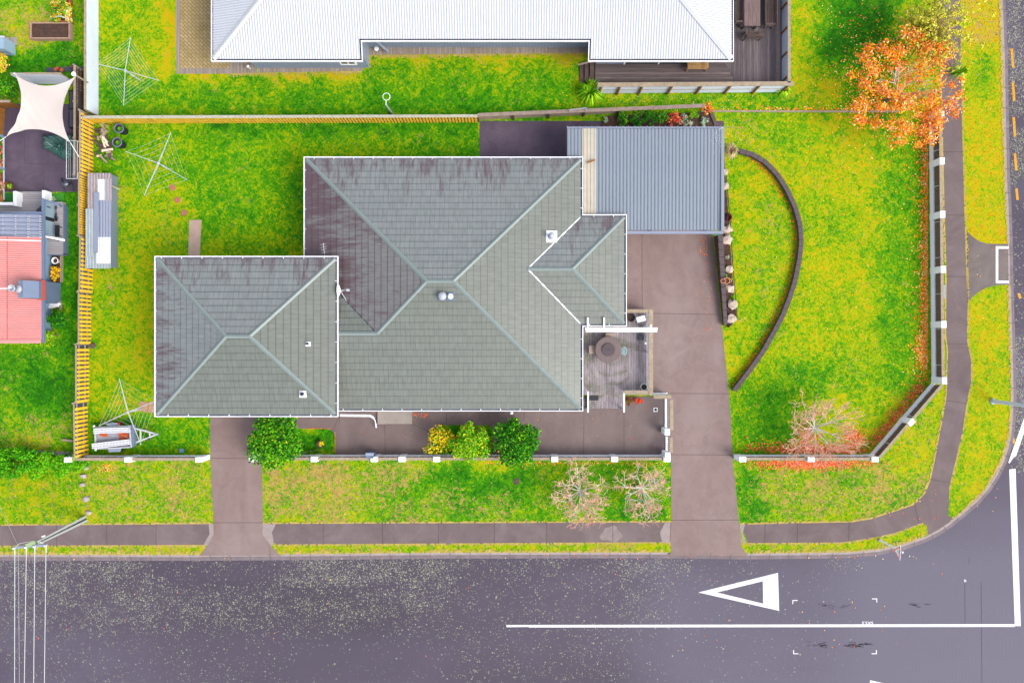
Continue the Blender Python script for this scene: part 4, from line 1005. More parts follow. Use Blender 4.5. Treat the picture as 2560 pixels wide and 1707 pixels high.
M['pine_b'] = plain('sunlit_pine', (.62, .36, .02, 1), .8, .2, 3, dirt=(.42, .2, .02, 1), dirt_amt=.5)
def paling_fence(label, a, b, hgt, side, mats, rails=True, gap=.155, wd=.10, cap_w=.09, solid=False, capm=None, name='paling_fence', group=None, lean=0, back=None):
    """vertical palings between posts with rails and a capping; a, b = base line px"""
    A, B = Vector(P(*a)), Vector(P(*b)); d = (B-A).normalized(); s = Vector((-d.y, d.x, 0))*side; L = (B-A).length
    t = thing(name, label, 'fence', (A+B)/2, group)
    pl = MB(); k = 0.0; tl = s*lean
    while k < L-wd:
        p = A+d*(k+wd/2)+s*random.uniform(-.008, .008); h = hgt-.06+random.uniform(-.02, .015); w = wd*random.uniform(.88, 1.04)
        tw = d*random.uniform(-.012, .012)
        q = [p-d*w/2, p+d*w/2, p+d*w/2+s*.02, p-d*w/2+s*.02]
        pl.hexa([(v.x, v.y, .03) for v in q], [(v.x+tw.x+tl.x, v.y+tw.y+tl.y, h) for v in q]); k += gap
    obj('palings', pl, M['pine_b'] if mats[0] is M['wood_y'] else mats[0], t)
    bk = MB(); bk.bar(A+s*.065+Vector((0, 0, .03)), B+s*.065+Vector((0, 0, .03)), .018, hgt-.08); obj('gap_shade_backing', bk, back or M['wood_d'], t)  # added dark sheet, stands in for the shade between palings
    for z in (.35, hgt-.35):
        obj('rail', MB().bar(A+s*(.045+lean*z/hgt)+Vector((0, 0, z)), B+s*(.045+lean*z/hgt)+Vector((0, 0, z)), .05, .09), mats[1], t)
    obj('capping', MB().bar(A+s*(.03+lean)+Vector((0, 0, hgt-.035)), B+s*(.03+lean)+Vector((0, 0, hgt-.035)), cap_w, .035), capm or mats[1], t)
    n = max(1, round(L/2.4))
    for i in range(n+1):
        p = A+(B-A)*i/n+s*.09; obj('post', MB().bar(p, p+tl+Vector((0, 0, hgt+.02)), .09, .09, up=d), mats[1], t)
    return t
WY = (M['wood_y'], M['wood_w'])
paling_fence('yellow pine paling fence panel nearest the street on the left boundary', (222, 1136), (220, 1005), 1.35, 1, WY, gap=.26, wd=.165, back=M['dgrey'])
paling_fence('second yellow pine fence panel up from the street beside the trailer lawn', (224, 1003), (224, 862), 1.3, 1, WY, gap=.26, wd=.165, back=M['dgrey'])
paling_fence('third yellow pine fence panel up from the street opposite the red roofed house', (229, 860), (229, 735), 1.25, 1, WY, gap=.26, wd=.165, back=M['dgrey'])
paling_fence('fourth yellow pine fence panel just below the stacked roofing iron', (232, 733), (234, 600), 1.3, 1, WY, gap=.26, wd=.165, back=M['dgrey'])
paling_fence('brown fence panel half hidden behind the stacked roofing iron', (228, 598), (229, 450), 1.2, 1, (M['wood_y'], M['wood_w']), gap=.15)
paling_fence('brown and yellow fence panel beside the wood pile and tubs', (234, 448), (235, 295), 1.35, 1, WY, gap=.24, wd=.15)
paling_fence('grey brown lattice topped fence beside the shade sail patio', (213, 448), (213, 180), 1.0, 1, (M['wood_d'], M['wood_w']), gap=.15, cap_w=.13)
paling_fence('long orange yellow paling fence with lichen capping between the two back lawns', (236, 310), (1196, 307), 1.2, 1, (M['wood_y'], M['wood_w']), gap=.2, wd=.135, cap_w=.17, lean=.0,
             capm=plain('lichen_capping', C(216, 212, 190), .9, .2, 6, dirt=C(160, 150, 120), dirt_amt=.6))
bw = thing('board_wall', 'weathered horizontal board retaining fence behind the carport', 'fence', P(1380, 290, 0))
a, b = P(1197, 300), P(1545, 283)
for i in range(3):
    obj('board', MB().bar(a+Vector((0, 0, .02+i*.26)), b+Vector((0, 0, .02+i*.26)), .05, .245), M['wood_w'], bw)
obj('capping', MB().bar(a+Vector((0, .03, .80)), P(1752, 277)+Vector((0, .03, .80)), .22, .04), plain('lichen_board', C(182, 160, 146), .9, .25, 5, dirt=C(206, 200, 176), dirt_amt=.6), bw)
for i in range(5):
    p = a+(b-a)*i/4; obj('post', MB().box(p.x-.05, p.x+.05, p.y-.14, p.y-.03, 0, .8), M['wood_d'], bw)
ed = thing('timber_edging', 'thin low timber edging board between the right lawns', 'edging', P(1970, 280, 0))
obj('board', MB().bar(P(1752, 279), P(2250, 280), .09, .09), M['wood_w'], ed)
fr = MB().path([P(1424, 280, .9), P(1424, 275, 1.15), P(1466, 270, 1.15), P(1466, 279, .9)], .03)
tag(obj('metal_hoop', fr, M['steel']), 'bent grey metal tube hoop leaning over the lichen capped board fence', 'hoop')

# ribbed steel fence between the two top left lawns
mf = thing('steel_fence', 'pale blue ribbed steel fence with lichen timber top along the top left lawn', 'fence', P(247, 140))
A, B = P(247, 290), P(246, -260); mb = MB(); k = 0; L = abs(B.y-A.y)
while k < L:
    y = A.y+k; mb.box(A.x-.02, A.x, y, y+.13, .03, 1.2, 0); mb.box(A.x-.02, A.x+.012, y+.13, y+.15, .03, 1.2, 1); k += .15
obj('sheet', mb, [M['clad'], M['clad2']], mf)
obj('capping', MB().box(A.x-.17, A.x-.03, A.y, B.y, 1.16, 1.22), plain('lichen_timber', C(190, 176, 136), .9, .25, 6, dirt=C(140, 128, 90), dirt_amt=.6), mf)
for i in range(5):
    y = A.y+(B.y-A.y)*i/4; obj('post', MB().box(A.x-.14, A.x-.04, y-.05, y+.05, 0, 1.16), M['wood_w'], mf)

# ---------------------------------------------------------------- the deck beside the drive
DZ = .55
d = thing('side_deck', 'grey mossy timber deck in the notch of the grey house beside the driveway', 'deck', P(1540, 880, 0))
mb = MB(); zbox(mb, 1452, 780, 1632, 986, DZ-.06, DZ); obj('boards', mb, M['deck_y'], d)
mb = MB(); zbox(mb, 1454, 985, 1625, 987, 0, DZ-.07); zbox(mb, 1622, 781, 1624, 985, 0, DZ-.07); obj('skirt', mb, M['wood_w'], d)
mb = MB(); zbox(mb, 1468, 986, 1562, 1003, 0, .36); obj('step', mb, M['deck_y'], d); mb = MB(); zbox(mb, 1468, 1003, 1560, 1021, 0, .18); obj('step', mb, M['deck_y'], d)
RZ = DZ+.85
mb = MB(); zbox(mb, 1622, 773, 1633, 986, RZ-.05, RZ); obj('rail', mb, M['wood_w'], d)
mb = MB(); zbox(mb, 1566, 773, 1621, 782, RZ-.05, RZ); obj('rail', mb, M['wood_w'], d)
mb = MB(); zbox(mb, 1561, 976, 1621, 985, RZ-.05, RZ); obj('rail', mb, M['wood_w'], d)
bal = MB(); a = P(1623, 781, RZ); b = P(1623, 984, RZ); k = a.y
while k > b.y: bal.box(a.x-.03, a.x+.02, k, k-.05, DZ+.05, RZ-.06); k -= .115
k = P(1566, 0, RZ).x; yy = P(0, 779, RZ).y; y2 = P(0, 979, RZ).y
while k < a.x-.1: bal.box(k, k+.05, yy-.02, yy+.02, DZ+.05, RZ-.06); bal.box(k, k+.05, y2-.02, y2+.02, DZ+.05, RZ-.06); k += .115
obj('balusters', bal, M['lilac'], d)
for x_, y_ in ((1625, 777), (1625, 880), (1625, 979)):
    mb = MB(); zbox(mb, x_-3, y_-3, x_+2, y_+3, 0, RZ-.05); obj('post', mb, M['white'], d)
for x_ in (1469, 1559):
    mb = MB(); mb.bar(P(x_+1, 978, 1.2), P(x_+1, 1030, 1.0), .09, .07); h_ = obj('handrail', mb, M['white'], d)
    mb = MB(); zbox(mb, x_-1, 1022, x_+3, 1026, 0, .98); obj('post', mb, M['white'], h_)
mb = MB(); zbox(mb, 1473, 988, 1496, 1001, .36, .375); tag(obj('mat_or_shadow', mb, M['black']), 'dark door mat on the top deck step', 'mat')
pg = thing('pergola_beam', 'pair of white overhead beams crossing the side deck and the driveway edge', 'beam', P(1550, 823, 0))
obj('beam', MB().bar(P(1463, 822, 2.6), P(1643, 822, 2.6), .15, .12), M['white'], pg); obj('beam', MB().bar(P(1464, 828.5, 2.6), P(1642, 828.5, 2.6), .07, .12), M['white'], pg)
for x_ in (1469, 1510): obj('rafter', MB().bar(P(x_, 793, 3.0), P(x_, 820, 2.72), .09, .07), M['terra'] if 0 else M['white'], pg)
p = P(1627, 815, 2.55); obj('post', MB().box(p.x-.06, p.x+.06, p.y-.06, p.y+.06, 0, 2.6), M['white'], pg)
# table, chairs, pots on it
tb_ = thing('round_table', 'round brown timber table with raised centre on the side deck', 'table', P(1521, 874, DZ))
c = P(1521, 874, DZ+.74); c.z = DZ
obj('tabletop', MB().lathe(c, [(.05, .68), (.78, .68), (.80, .70), (.80, .73), (.78, .745), (.0, .745)], 40), plain('table_timber', C(140, 122, 122), .7, .25, 3, stretch=(6, .5, 1), dirt=C(86, 72, 72), dirt_amt=.5), tb_)
obj('turntable', MB().lathe(c, [(.38, .75), (.40, .76), (.40, .79), (.38, .80), (.0, .80)], 32), plain('turntable_timber', C(104, 90, 96), .7, .25, 3, stretch=(.5, 6, 1)), tb_)
obj('knob', MB().lathe(c, [(.03, .80), (.03, .83)], 10), M['black'], tb_)
for a in (45, 135, 225, 315):
    x, y = c.x+.5*math.cos(math.radians(a)), c.y+.5*math.sin(math.radians(a)); obj('leg', MB().box(x-.04, x+.04, y-.04, y+.04, DZ, DZ+.68), M['wood_d'], tb_)
def chair(label, x, y, rot, mat, w=.48, dd=.46, round_=False, back=True):
    t = thing('chair', label, 'chair', P(x, y, DZ), 'chairs round the table on the side deck'); o = P(x, y, DZ+.45); o.z = DZ
    ca, sa = math.cos(rot), math.sin(rot)
    def R(u, v, z): return (o.x+u*ca-v*sa, o.y+u*sa+v*ca, DZ+z)
    def hx(u0, u1, v0, v1, z0, z1, mb=None):
        mb = mb or MB(); q = [(u0, v0), (u1, v0), (u1, v1), (u0, v1)]; return mb.hexa([R(a, b, z0) for a, b in q], [R(a, b, z1) for a, b in q])
    obj('seat', hx(-w/2, w/2, -dd/2, dd/2, .42, .46), mat, t)
    if round_:
        mb = MB(); pts = [R(.26*math.cos(a), .24*math.sin(a), .72) for a in [math.pi*.05+i*math.pi*.9/10 for i in range(11)]]
        mb.path(pts, .03); 
        for p in pts[::2]: mb.tube(p, (p[0], p[1], DZ+.45), .02, n=5)
        obj('backrest', mb, mat, t)
    else: obj('backrest', hx(-w/2, w/2, dd/2, dd/2+.04, .46, .80), mat, t)
    for u in (-w/2+.03, w/2-.03):
        for v in (-dd/2+.03, dd/2-.03): obj('leg', hx(u-.02, u+.02, v-.02, v+.02, 0, .42), mat, t)
cw = plain('bleached_timber', C(212, 188, 174), .7, .1, 4)
chair('bleached timber chair pushed under the round table nearest the pergola beam', 1524, 842, 0, cw, .5, .34)
chair('bleached timber chair between the round table and the house gutter', 1483, 874, math.radians(90), cw, .5, .46)
chair('pale blue plastic chair with curved back on the driveway side of the table', 1555, 877, math.radians(-90), plain('pale_plastic', C(190, 222, 222), .4, .04), .44, .42, True)
pt = thing('plant_pot', 'round pot with pale rim in the lower right corner of the side deck', 'pot', P(1607, 966, DZ))
c = P(1607, 966, DZ); obj('pot', MB().lathe(c, [(.14, 0), (.20, .3), (.22, .32), (.22, .36), (.16, .36), (.15, .28)], lid=False), M['black'], pt, True); obj('rim', MB().lathe(c, [(.17, .361), (.22, .365), (.22, .385), (.17, .38)], 24, lid=False), plain('pot_rim', C(206, 232, 228), .5, .1), pt); obj('soil', MB().lathe(c, [(.15, .30), (0, .31)]), M['soil'], pt)
ft = thing('folding_table', 'white rectangular table top on green legs by the deck rail', 'table', P(1602, 798, DZ))
c = [P(*q, DZ+.8) for q in ((1590, 794), (1611, 788), (1615, 801), (1594, 807))]
obj('tabletop', MB().hexa([v-Vector((0, 0, .03)) for v in c], c), M['white'], ft)
gr_ = plain('green_tube', C(60, 120, 90), .5, .1)
for v in c: obj('leg', MB().tube((v.x*.998, v.y, DZ+.77), (v.x*.996+.05, v.y+.05, DZ), .015, n=6), gr_, ft)
tub = thing('dark_tub', 'low round brown tub in the top corner of the side deck', 'tub', P(1576, 794, DZ))
obj('body', MB().lathe(P(1576, 794, DZ), [(.20, 0), (.27, .22), (.27, .24), (.23, .24), (.21, .1)], 20), M['wood_d'], tub, True)
mb = MB(); zbox(mb, 1596, 836, 1610, 850, DZ, DZ+.16); zbox(mb, 1598, 838, 1608, 848, DZ+.16, DZ+.19)
tag(obj('storage_crate', mb, M['dgrey']), 'dark square crate on the deck boards near the rail', 'crate')
for i, (x, y, l) in enumerate(((1619, 847, 'upper small white lantern hung on the deck rail'), (1615, 858, 'lower small white lantern hung on the deck rail'))):
    mb = MB(); zbox(mb, x-3, y-3, x+3, y+3, DZ+.5, DZ+.66); zbox(mb, x-2, y-2, x+2, y+2, DZ+.66, DZ+.7); tag(obj('lantern', mb, M['white']), l, 'lantern', 'lanterns on the deck rail')
# picket return between deck and street
pf = thing('picket_fence', 'white picket fence with timber rail between the front yard and the right driveway', 'fence', P(1668, 1060, 0))
def pick(a, b, side, hgt=1.1, post=()):
    A, B = P(*a), P(*b); d_ = (B-A).normalized(); s = Vector((-d_.y, d_.x, 0))*side; L = (B-A).length
    pk = MB(); k = .03
    while k < L: p = A+d_*k; pk.bar(p+Vector((0, 0, .08)), p+Vector((0, 0, hgt-.06)), .06, .02, up=d_); k += .12
    obj('pickets', pk, M['white'], pf)
    obj('rail', MB().bar(A+s*.12+Vector((0, 0, hgt-.04)), B+s*.12+Vector((0, 0, hgt-.04)), .20, .05), M['wood_w'], pf)
    obj('base_board', MB().bar(A, B, .12, .07), M['lilac'], pf)
pick((1664, 996), (1664, 1070), 1); pick((1625, 984), (1668, 984), -1); pick((1666, 1090), (1666, 1125), 1, .8)
for x_, y_ in ((1668, 1079), (1669, 1138)):
    mb = MB(); zbox(mb, x_-5, y_-6, x_+6, y_+8, 0, 1.12); po = obj('post', mb, M['lilac'], pf); mb = MB(); zbox(mb, x_-6, y_-7, x_+7, y_+9, 1.12, 1.17); obj('cap', mb, M['white'], po)
dr = thing('drain_cover', 'white framed round drain cover set in the front yard paving', 'drain', P(1639, 1024, 0))
mb = MB(); zbox(mb, 1634, 1019, 1644, 1029, 0, .05); obj('frame', mb, M['white'], dr); obj('grate', MB().lathe(P(1639, 1024, .05), [(.09, 0), (.09, .01), (0, .012)]), M['black'], dr)

# ---------------------------------------------------------------- plants
def leafcloud(mb, blobs, n, size, nm, flat=.5, shell=.55, seed=0):
    """n small bent leaves through a set of blobs (centre, radii)"""
    R = np.random.default_rng(seed); w = np.array([b[1][0]*b[1][1] for b in blobs]); w = w/w.sum()
    ks = R.choice(len(blobs), n, p=w)
    for k in ks:
        c, r = blobs[k]; v = R.normal(size=3); v /= np.linalg.norm(v)+1e-6
        if v[2] < -.3: v[2] = -v[2]
        q = R.uniform(shell, 1.06)*R.uniform(.9, 1.04)
        p = np.array([c[0]+v[0]*r[0]*q, c[1]+v[1]*r[1]*q, c[2]+v[2]*r[2]*q])
        nrm = v*(1-flat)+R.normal(size=3)*.45+np.array([0, 0, flat]); nrm /= np.linalg.norm(nrm)+1e-6
        a = np.cross(nrm, R.normal(size=3)); a /= np.linalg.norm(a)+1e-6; b = np.cross(nrm, a)
        s = size*R.uniform(.6, 1.3); L, Wd = a*s, b*s*.48; up = nrm*s*.12
        m = int(R.integers(0, nm)) if R.random() < .8 else 0
        if nm == 8 and m == 4 and R.random() < .85: m = 1
        mb.add([p-L, p-Wd+up, p+L, p+Wd+up], [(0, 1, 2, 3)], m)
    return mb
def weights(mats, w): return mats
def shrub(name, label, cat, px, py, rpx, h, mats, n, size, seed, blobsn=16, group=None, stretch=(1, 1), loosen=.62, base=None):
    R = random.Random(seed); k = (H-h*.6)/H; r = rpx/40*k; c = P(px, py, h*.6); b0 = Vector((c.x, c.y, 0))
    t = thing(name, label, cat, b0, group)
    blobs = []
    for i in range(blobsn):
        a = i*2.4+R.random()*.6; q = math.sqrt((i+.5)/blobsn)*r*.72; z = h*.52+(h*.30)*(1-(q/r)**2)*1.2; q *= R.uniform(.86, 1.14)
        s = r*R.uniform(.20, .44); blobs.append(((c.x+q*math.cos(a)*stretch[0], c.y+q*math.sin(a)*stretch[1], z), (s, s, s*.8)))
    if loosen > .5: blobs += [((c.x, c.y, h*.45), (r*.62*stretch[0], r*.62*stretch[1], h*.42))]
    obj('foliage', leafcloud(MB(), blobs, n, size, len(mats), seed=seed), mats, t)
    st = MB()
    for i in range(7):
        b = blobs[R.randrange(blobsn)][0]; m_ = (b0.x+(b[0]-b0.x)*.35, b0.y+(b[1]-b0.y)*.35, h*.35)
        st.tube((b0.x+R.uniform(-.06, .06), b0.y+R.uniform(-.06, .06), 0), m_, .05, .035, 6); st.tube(m_, b, .035, .012, 5)
    obj('stem', st, M['bark'], t); return t
GREEN5 = L_GREEN+[L_GREEN[0], L_GREEN[1], L_GREEN[3]]
shrub('citrus_tree', 'large round glossy green shrub with yellow tips over the left driveway edge', 'shrub', 696, 1101, 76, 2.4, L_GREEN+[L_GREEN[1], L_GREEN[1], L_GREEN[3]], 6500, .095, 3, 26)
shrub('citrus_tree', 'dark round glossy shrub with few orange fruits, right one of the front row', 'shrub', 1291, 1101, 68, 2.3, L_GREEN[:4]+[L_GREEN[0], L_GREEN[0], L_GREEN[1]], 6000, .09, 4, 24)
shrub('citrus_tree', 'light green shrub touching the dark round shrub by the front fence', 'shrub', 1177, 1105, 54, 2.0, L_MID, 4200, .08, 5, 20)
shrub('citrus_tree', 'sparse yellow leaved shrub at the left end of the front row', 'shrub', 1098, 1098, 40, 1.5, L_YEL, 750, .075, 6, 14, loosen=.3, stretch=(1, 1.1))
fruit = plain('orange_fruit', C(250, 160, 30), .5, .05)
for x, y in ((1302, 1080), (1246, 1128), (1247, 1142)):
    tag(obj('orange', MB().ball(P(x, y, 2.15), .05, x, jag=.02), fruit), {1302: 'topmost small orange among the leaves of the dark shrub', 1246: 'middle small orange at the left side of the dark shrub', 1247: 'lowest small orange at the left side of the dark shrub'}[x], 'fruit')
sp_ = thing('staked_sapling', 'small yellow green sapling in a round brown pot ring on the front garden grass', 'plant', P(803, 1108, 0))
obj('pot', MB().lathe(P(803, 1108, 0), [(.20, 0), (.23, .22), (.25, .24), (.21, .24), (.18, .16)]), M['wood_d'], sp_, True)
obj('foliage', leafcloud(MB(), [(tuple(P(803, 1108, .42)), (.16, .16, .2))], 90, .06, 4, seed=9), L_YEL, sp_)
obj('stake', MB().tube(P(796, 1124, .02), P(752, 1132, .9), .015, n=5).tube(P(797, 1118, .02), P(790, 1128, .5), .015, n=5), M['bark'], sp_)

def grow(mb, p, d, L, r, depth, spread, R, n=3, lift=.15, mats=(0,), curve=.25):
    q = p; segs = 3
    for i in range(segs):
        d = (d+Vector((R.uniform(-1, 1), R.uniform(-1, 1), R.uniform(-.6, 1)))*curve).normalized()
        e = q+d*L/segs; mb.tube(q, e, max(.011, r*(1-i*.2)), max(.008, r*(1-(i+1)*.2)), 5 if r > .02 else 3, mats[min(depth, len(mats)-1)], cap=False); q = e
        if depth > 0 and i > 0:
            for k in range(n):
                v = Vector((R.uniform(-1, 1), R.uniform(-1, 1), R.uniform(-.3, .8))).normalized()
                nd = (d*(1-spread)+v*spread+Vector((0, 0, lift*.3))).normalized()
                grow(mb, q, nd, L*R.uniform(.45, .75), r*.55, depth-1, spread, R, n, lift, mats, curve)
    return q
def bare(name, label, px, py, h, arms, rad, mats, seed, L0, depth=3, n=2, tr=.10, lift=.1, cat='tree', dirs=None, spread=.55):
    R = random.Random(seed); b = P(px, py, 0); t = thing(name, label, cat, b)
    top = b+Vector((0, 0, h*.35)); obj('trunk', MB().tube(b, top, tr*1.2, tr*.8, 8), mats[-1], t)
    mb = MB()
    for i in range(arms):
        a = (dirs[i] if dirs else i*2*math.pi/arms+R.uniform(-.3, .3)); d = Vector((math.cos(a), math.sin(a), R.uniform(.25, .7))).normalized()
        grow(mb, top-Vector((0, 0, .1)), d, L0*R.uniform(.8, 1.2), tr*.6, depth, spread, R, n, lift, tuple(range(len(mats))))
    obj('branches', mb, mats, t); return t
bm_ = [M['twig_r'], M['twig_p'], M['twig_g'], M['twig_g']]
bare('bare_tree', 'wide bare shrub with pale pinkish twigs spreading over the street verge', 1447, 1222, 1.5, 17, 1, bm_, 11, 1.2, 3, 2, .06, dirs=[-1.1, -.3, 2.0, -1.8, -1.2, -1.5, -.6, -1.0, 2.3, 1.2, 3.3, -2.3, -.8, 1.8, -1.35, .1, 2.8])
bare('bare_tree', 'second bare shrub with thick grey stems nearest the right driveway', 1602, 1216, 1.4, 14, 1, bm_, 12, 1.05, 3, 2, .08, dirs=[-1.15, .6, 2.2, -1.4, -1.9, -.2, .3, 2.6, 3.2, -1.0, 1.5, -1.65, -2.5, .9])
bare('red_leafed_tree', 'fine twigged nearly bare grey pink tree inside the corner of the right lawn', 2024, 1066, 2.3, 20, 1, [M['twig_r'], M['twig_r'], M['twig_p'], M['twig_g']], 13, 1.3, 3, 2, .06, spread=.45)

def leafy_tree(name, label, px, py, h, rpx, mats, n, size, seed, arms=9, hole=0, barkm=None, L0=1.6, off=(0, 0), squash=.8, cat='tree', depth=2):
    R = random.Random(seed); c = P(px, py, h*.65); b = Vector((c.x+off[0], c.y+off[1], 0)); r = rpx/40*(H-h*.65)/H
    t = thing(name, label, cat, b); top = b+Vector((0, 0, h*.3))
    obj('trunk', MB().tube(b, top, .14, .10, 9), M['bark'], t)
    br = MB()
    for i in range(arms):
        a = i*2*math.pi/arms+R.uniform(-.3, .3); d = Vector((math.cos(a), math.sin(a), R.uniform(.4, 1.1))).normalized()
        grow(br, top, d, L0*R.uniform(.8, 1.1), .06, depth, .4, R, 2, .1, (0,))
    obj('branches', br, barkm or M['bark'], t)
    blobs = []
    for i in range(110):
        a = R.uniform(0, 2*math.pi); q = r*math.sqrt(R.uniform(hole*hole, 1)); z = h*(.45+.45*R.random()*(1-(q/r)**2*.6)); s = r*R.uniform(.06, .20)
        blobs.append(((c.x+q*math.cos(a), c.y+q*math.sin(a), z), (s, s, s*squash)))
    obj('crown', leafcloud(MB(), blobs, n, size, len(mats), flat=.35, shell=.2, seed=seed), mats, t); return t
leafy_tree('autumn_tree', 'autumn tree with bright orange leaves above the end of the right hand fence', 2278, 212, 4.2, 146, L_ORA, 8200, .08, 21, hole=.12, L0=1.3, barkm=M['twig_p'])
# the olive coloured tree with long whippy stems
R_ = random.Random(31); c = P(2330, 72, 2.6); ot = thing('willowy_tree', 'olive yellow tree with long whippy stems fanning over the top of the footpath', 'tree', Vector((c.x, c.y, 0)))
obj('trunk', MB().tube((c.x, c.y, 0), (c.x, c.y, 1.3), .16, .12, 9), M['bark'], ot)
wh_ = MB(); bl = []
for i in range(260):
    a = R_.uniform(-math.pi, math.pi); l = R_.uniform(1.2, 3.3)*(1.0 if math.cos(a-(-.5)) > -.2 else .62); z0 = R_.uniform(1.2, 3.2)
    p = Vector((c.x+R_.uniform(-.3, .3), c.y+R_.uniform(-.3, .3), z0)); d = Vector((math.cos(a), math.sin(a), R_.uniform(.2, .9)))
    for s in range(5):
        q = p+d.normalized()*l/5; wh_.tube(p, q, .014*(1-s*.15), .014*(1-(s+1)*.15), 3, 0, cap=False); p = q; d.z -= .26; d.x += R_.uniform(-.12, .12); d.y += R_.uniform(-.12, .12)
        if s > 0 and (R_.random() < (.95 if l < 2.0 else .5)): bl.append((tuple(p), (.16, .16, .10)))
obj('branches', wh_, plain('tan_whip', C(206, 176, 100), .8, .15, 3), ot)
obj('crown', leafcloud(MB(), bl, 8000, .075, 4, flat=.4, shell=.1, seed=31), L_OLI, ot)

def tuft(mb, c, r, h, n, w, nm, seed, droop=.5):
    R = random.Random(seed)
    for i in range(n):
        a = R.uniform(0, 6.283); l = r*R.uniform(.5, 1.05); hh_ = h*R.uniform(.6, 1); s = Vector((-math.sin(a), math.cos(a), 0))*w*R.uniform(.6, 1.1)
        d = Vector((math.cos(a), math.sin(a), 0)); c0 = Vector(c)+d*R.uniform(0, .12*r)
        p1 = c0+d*l*.45+Vector((0, 0, hh_)); p2 = c0+d*l+Vector((0, 0, hh_*droop)); m = R.randrange(nm)
        mb.add([c0-s, c0+s, p1+s, p1-s, p2], [(0, 1, 2, 3), (3, 2, 4)], m)
    return mb
def flax(label, px, py, rpx, h, n, seed, mats=L_FLX, w=.025, cat='plant', name='strap_plant', group=None):
    c = P(px, py, h*.4); c.z = 0; t = thing(name, label, cat, c, group); obj('leaves', tuft(MB(), c, rpx/40, h, n, w, len(mats), seed), mats, t)
flax('big clump of bright strappy green leaves at the deck steps of the white roofed house', 1474, 231, 38, .8, 190, 1)
flax('small strappy green clump at the outer corner of the white roofed house deck', 1957, 227, 22, .6, 80, 2)
flax('spiky green grass clump under the right side of the orange tree', 2395, 180, 30, .8, 60, 3, w=.02)
flax('dark red leafed rosette beside the driveway garden bed', 1820, 545, 15, .4, 70, 4, leafset('maroon_leaf', [(96, 44, 54), (120, 60, 60), (70, 36, 44)]))
flax('dead straw coloured grass clump at the top end of the curved block wall', 1828, 377, 24, .5, 160, 5, [M['twig_p'], M['dryedge']], w=.01)
# garden bed behind the carport
gb = thing('rear_garden_bed', 'dark soil garden bed behind the carport packed with ferns', 'garden bed', P(1650, 302, 0))
obj('soil', MB().prism([P2(1520, 291), P2(1772, 282), P2(1788, 316), P2(1500, 320)], .012, .12), M['soil'], gb)
obj('edging', MB().bar(P(1776, 285, .0), P(1789, 316, .0), .22, .2), M['gridblock'], gb)
for i, (x, y, r, h, m, n, l) in enumerate(((1560, 298, 22, .5, L_GREEN[:4], 350, 'fern like green plant at the left end of the bed behind the carport'), (1592, 297, 26, .6, [L_GREEN[0], L_GREEN[1], L_GREEN[2]], 420, 'second leafy green plant in the bed behind the carport'), (1628, 296, 26, .6, [L_GREEN[0], L_GREEN[2], L_GREEN[1]], 420, 'dark green bushy plant in the middle of the bed behind the carport'), (1655, 292, 18, .6, L_GREEN[:2]+L_MID[:1], 240, 'bright green leafy plant next to the red flowers behind the carport'),
                     (1684, 297, 22, .5, L_RED+[L_SUC[3]], 240, 'red flowering plant in the bed behind the carport'), (1712, 304, 20, .4, L_SUC, 260, 'pale grey green succulent behind the carport'), (1733, 288, 14, .5, L_MID, 160, 'small bright green plant near the right end of the rear bed'), (1762, 306, 13, .35, L_SUC[:3], 160, 'blue grey succulent at the right end of the rear bed'), (1770, 272, 20, .7, L_ORA+[L_RED[2], L_RED[0]], 170, 'rusty orange leaved plant at the end of the rear board fence'), (1515, 300, 8, .3, L_SUC[:3], 70, 'tiny grey succulent left of the ferns behind the carport'))):
    shrub('bed_plant', l, 'plant', x, y, r, h, m, n, .06, 40+i, 8, 'plants in the bed behind the carport', loosen=.3)

# leaves and petals lying about
def scatter(name, pts, size, mats, z=.012, jit=.01, seed=0, zf=None):
    mb = MB(); R = random.Random(seed)
    for x, y in pts:
        p = P(x, y); p.z = (zf(x, y) if zf else z)+R.uniform(0, jit); a = R.uniform(0, 6.283); s = size*R.uniform(.6, 1.25)
        d = Vector((math.cos(a), math.sin(a), R.uniform(-.25, .25)))*s; e = Vector((-math.sin(a), math.cos(a), R.uniform(-.2, .2)))*s*.5
        if d.z < 0: p.z -= d.z*.6
        mb.add([p-d*.9+Vector((0, 0, .005)), p-e, p+d, p+e+Vector((0, 0, .012))], [(0, 1, 2, 3)], R.randrange(len(mats)))
    return struct(name, mb, mats, 'stuff')
R_ = random.Random(50); G = R_.gauss; U = R_.uniform
pts = [(G(2215, 55), G(205, 62)) for _ in range(1100)]+[(G(2190, 75), G(190, 110)) for _ in range(330)]+[(2319-abs(G(0, 9)), U(300, 860)) for _ in range(1900)]+[(2318-abs(G(0, 30)), U(290, 1000)) for _ in range(330)]
pts += [(2319-abs(G(0, 15)), G(885, 28)) for _ in range(500)]+[(G(2000, 120), 276-abs(G(0, 4))) for _ in range(150)]+[(G(2240, 60), 278-abs(G(0, 12))) for _ in range(450)]
pts = [p for p in pts if p[0] < 2321 or p[1] < 275]
scatter('fallen_leaves', pts, .065, L_ORA, seed=1)
pts = [(G(2025, 70), 1152+abs(G(0, 10))) for _ in range(1500)]+[(G(2050, 65), 1132-abs(G(0, 9))) for _ in range(900)]+[(G(2135, 16), G(1095, 14)) for _ in range(380)]+[(G(2017, 13), G(1098, 20)) for _ in range(420)]
k_ = []
for _ in range(620): u_ = R_.random(); k_.append((2190+(2318-2190)*u_-abs(G(0, 14)), 1118+(965-1118)*u_-abs(G(0, 10))))
pts += k_+[(U(1860, 1990), 1130-abs(G(0, 18))) for _ in range(160)]
pts = [p for p in pts if not (1135 < p[1] < 1152) and 1850 < p[0] < 2330 and p[1] < 1180]
scatter('fallen_red_leaves', pts, .06, L_RED, seed=2)
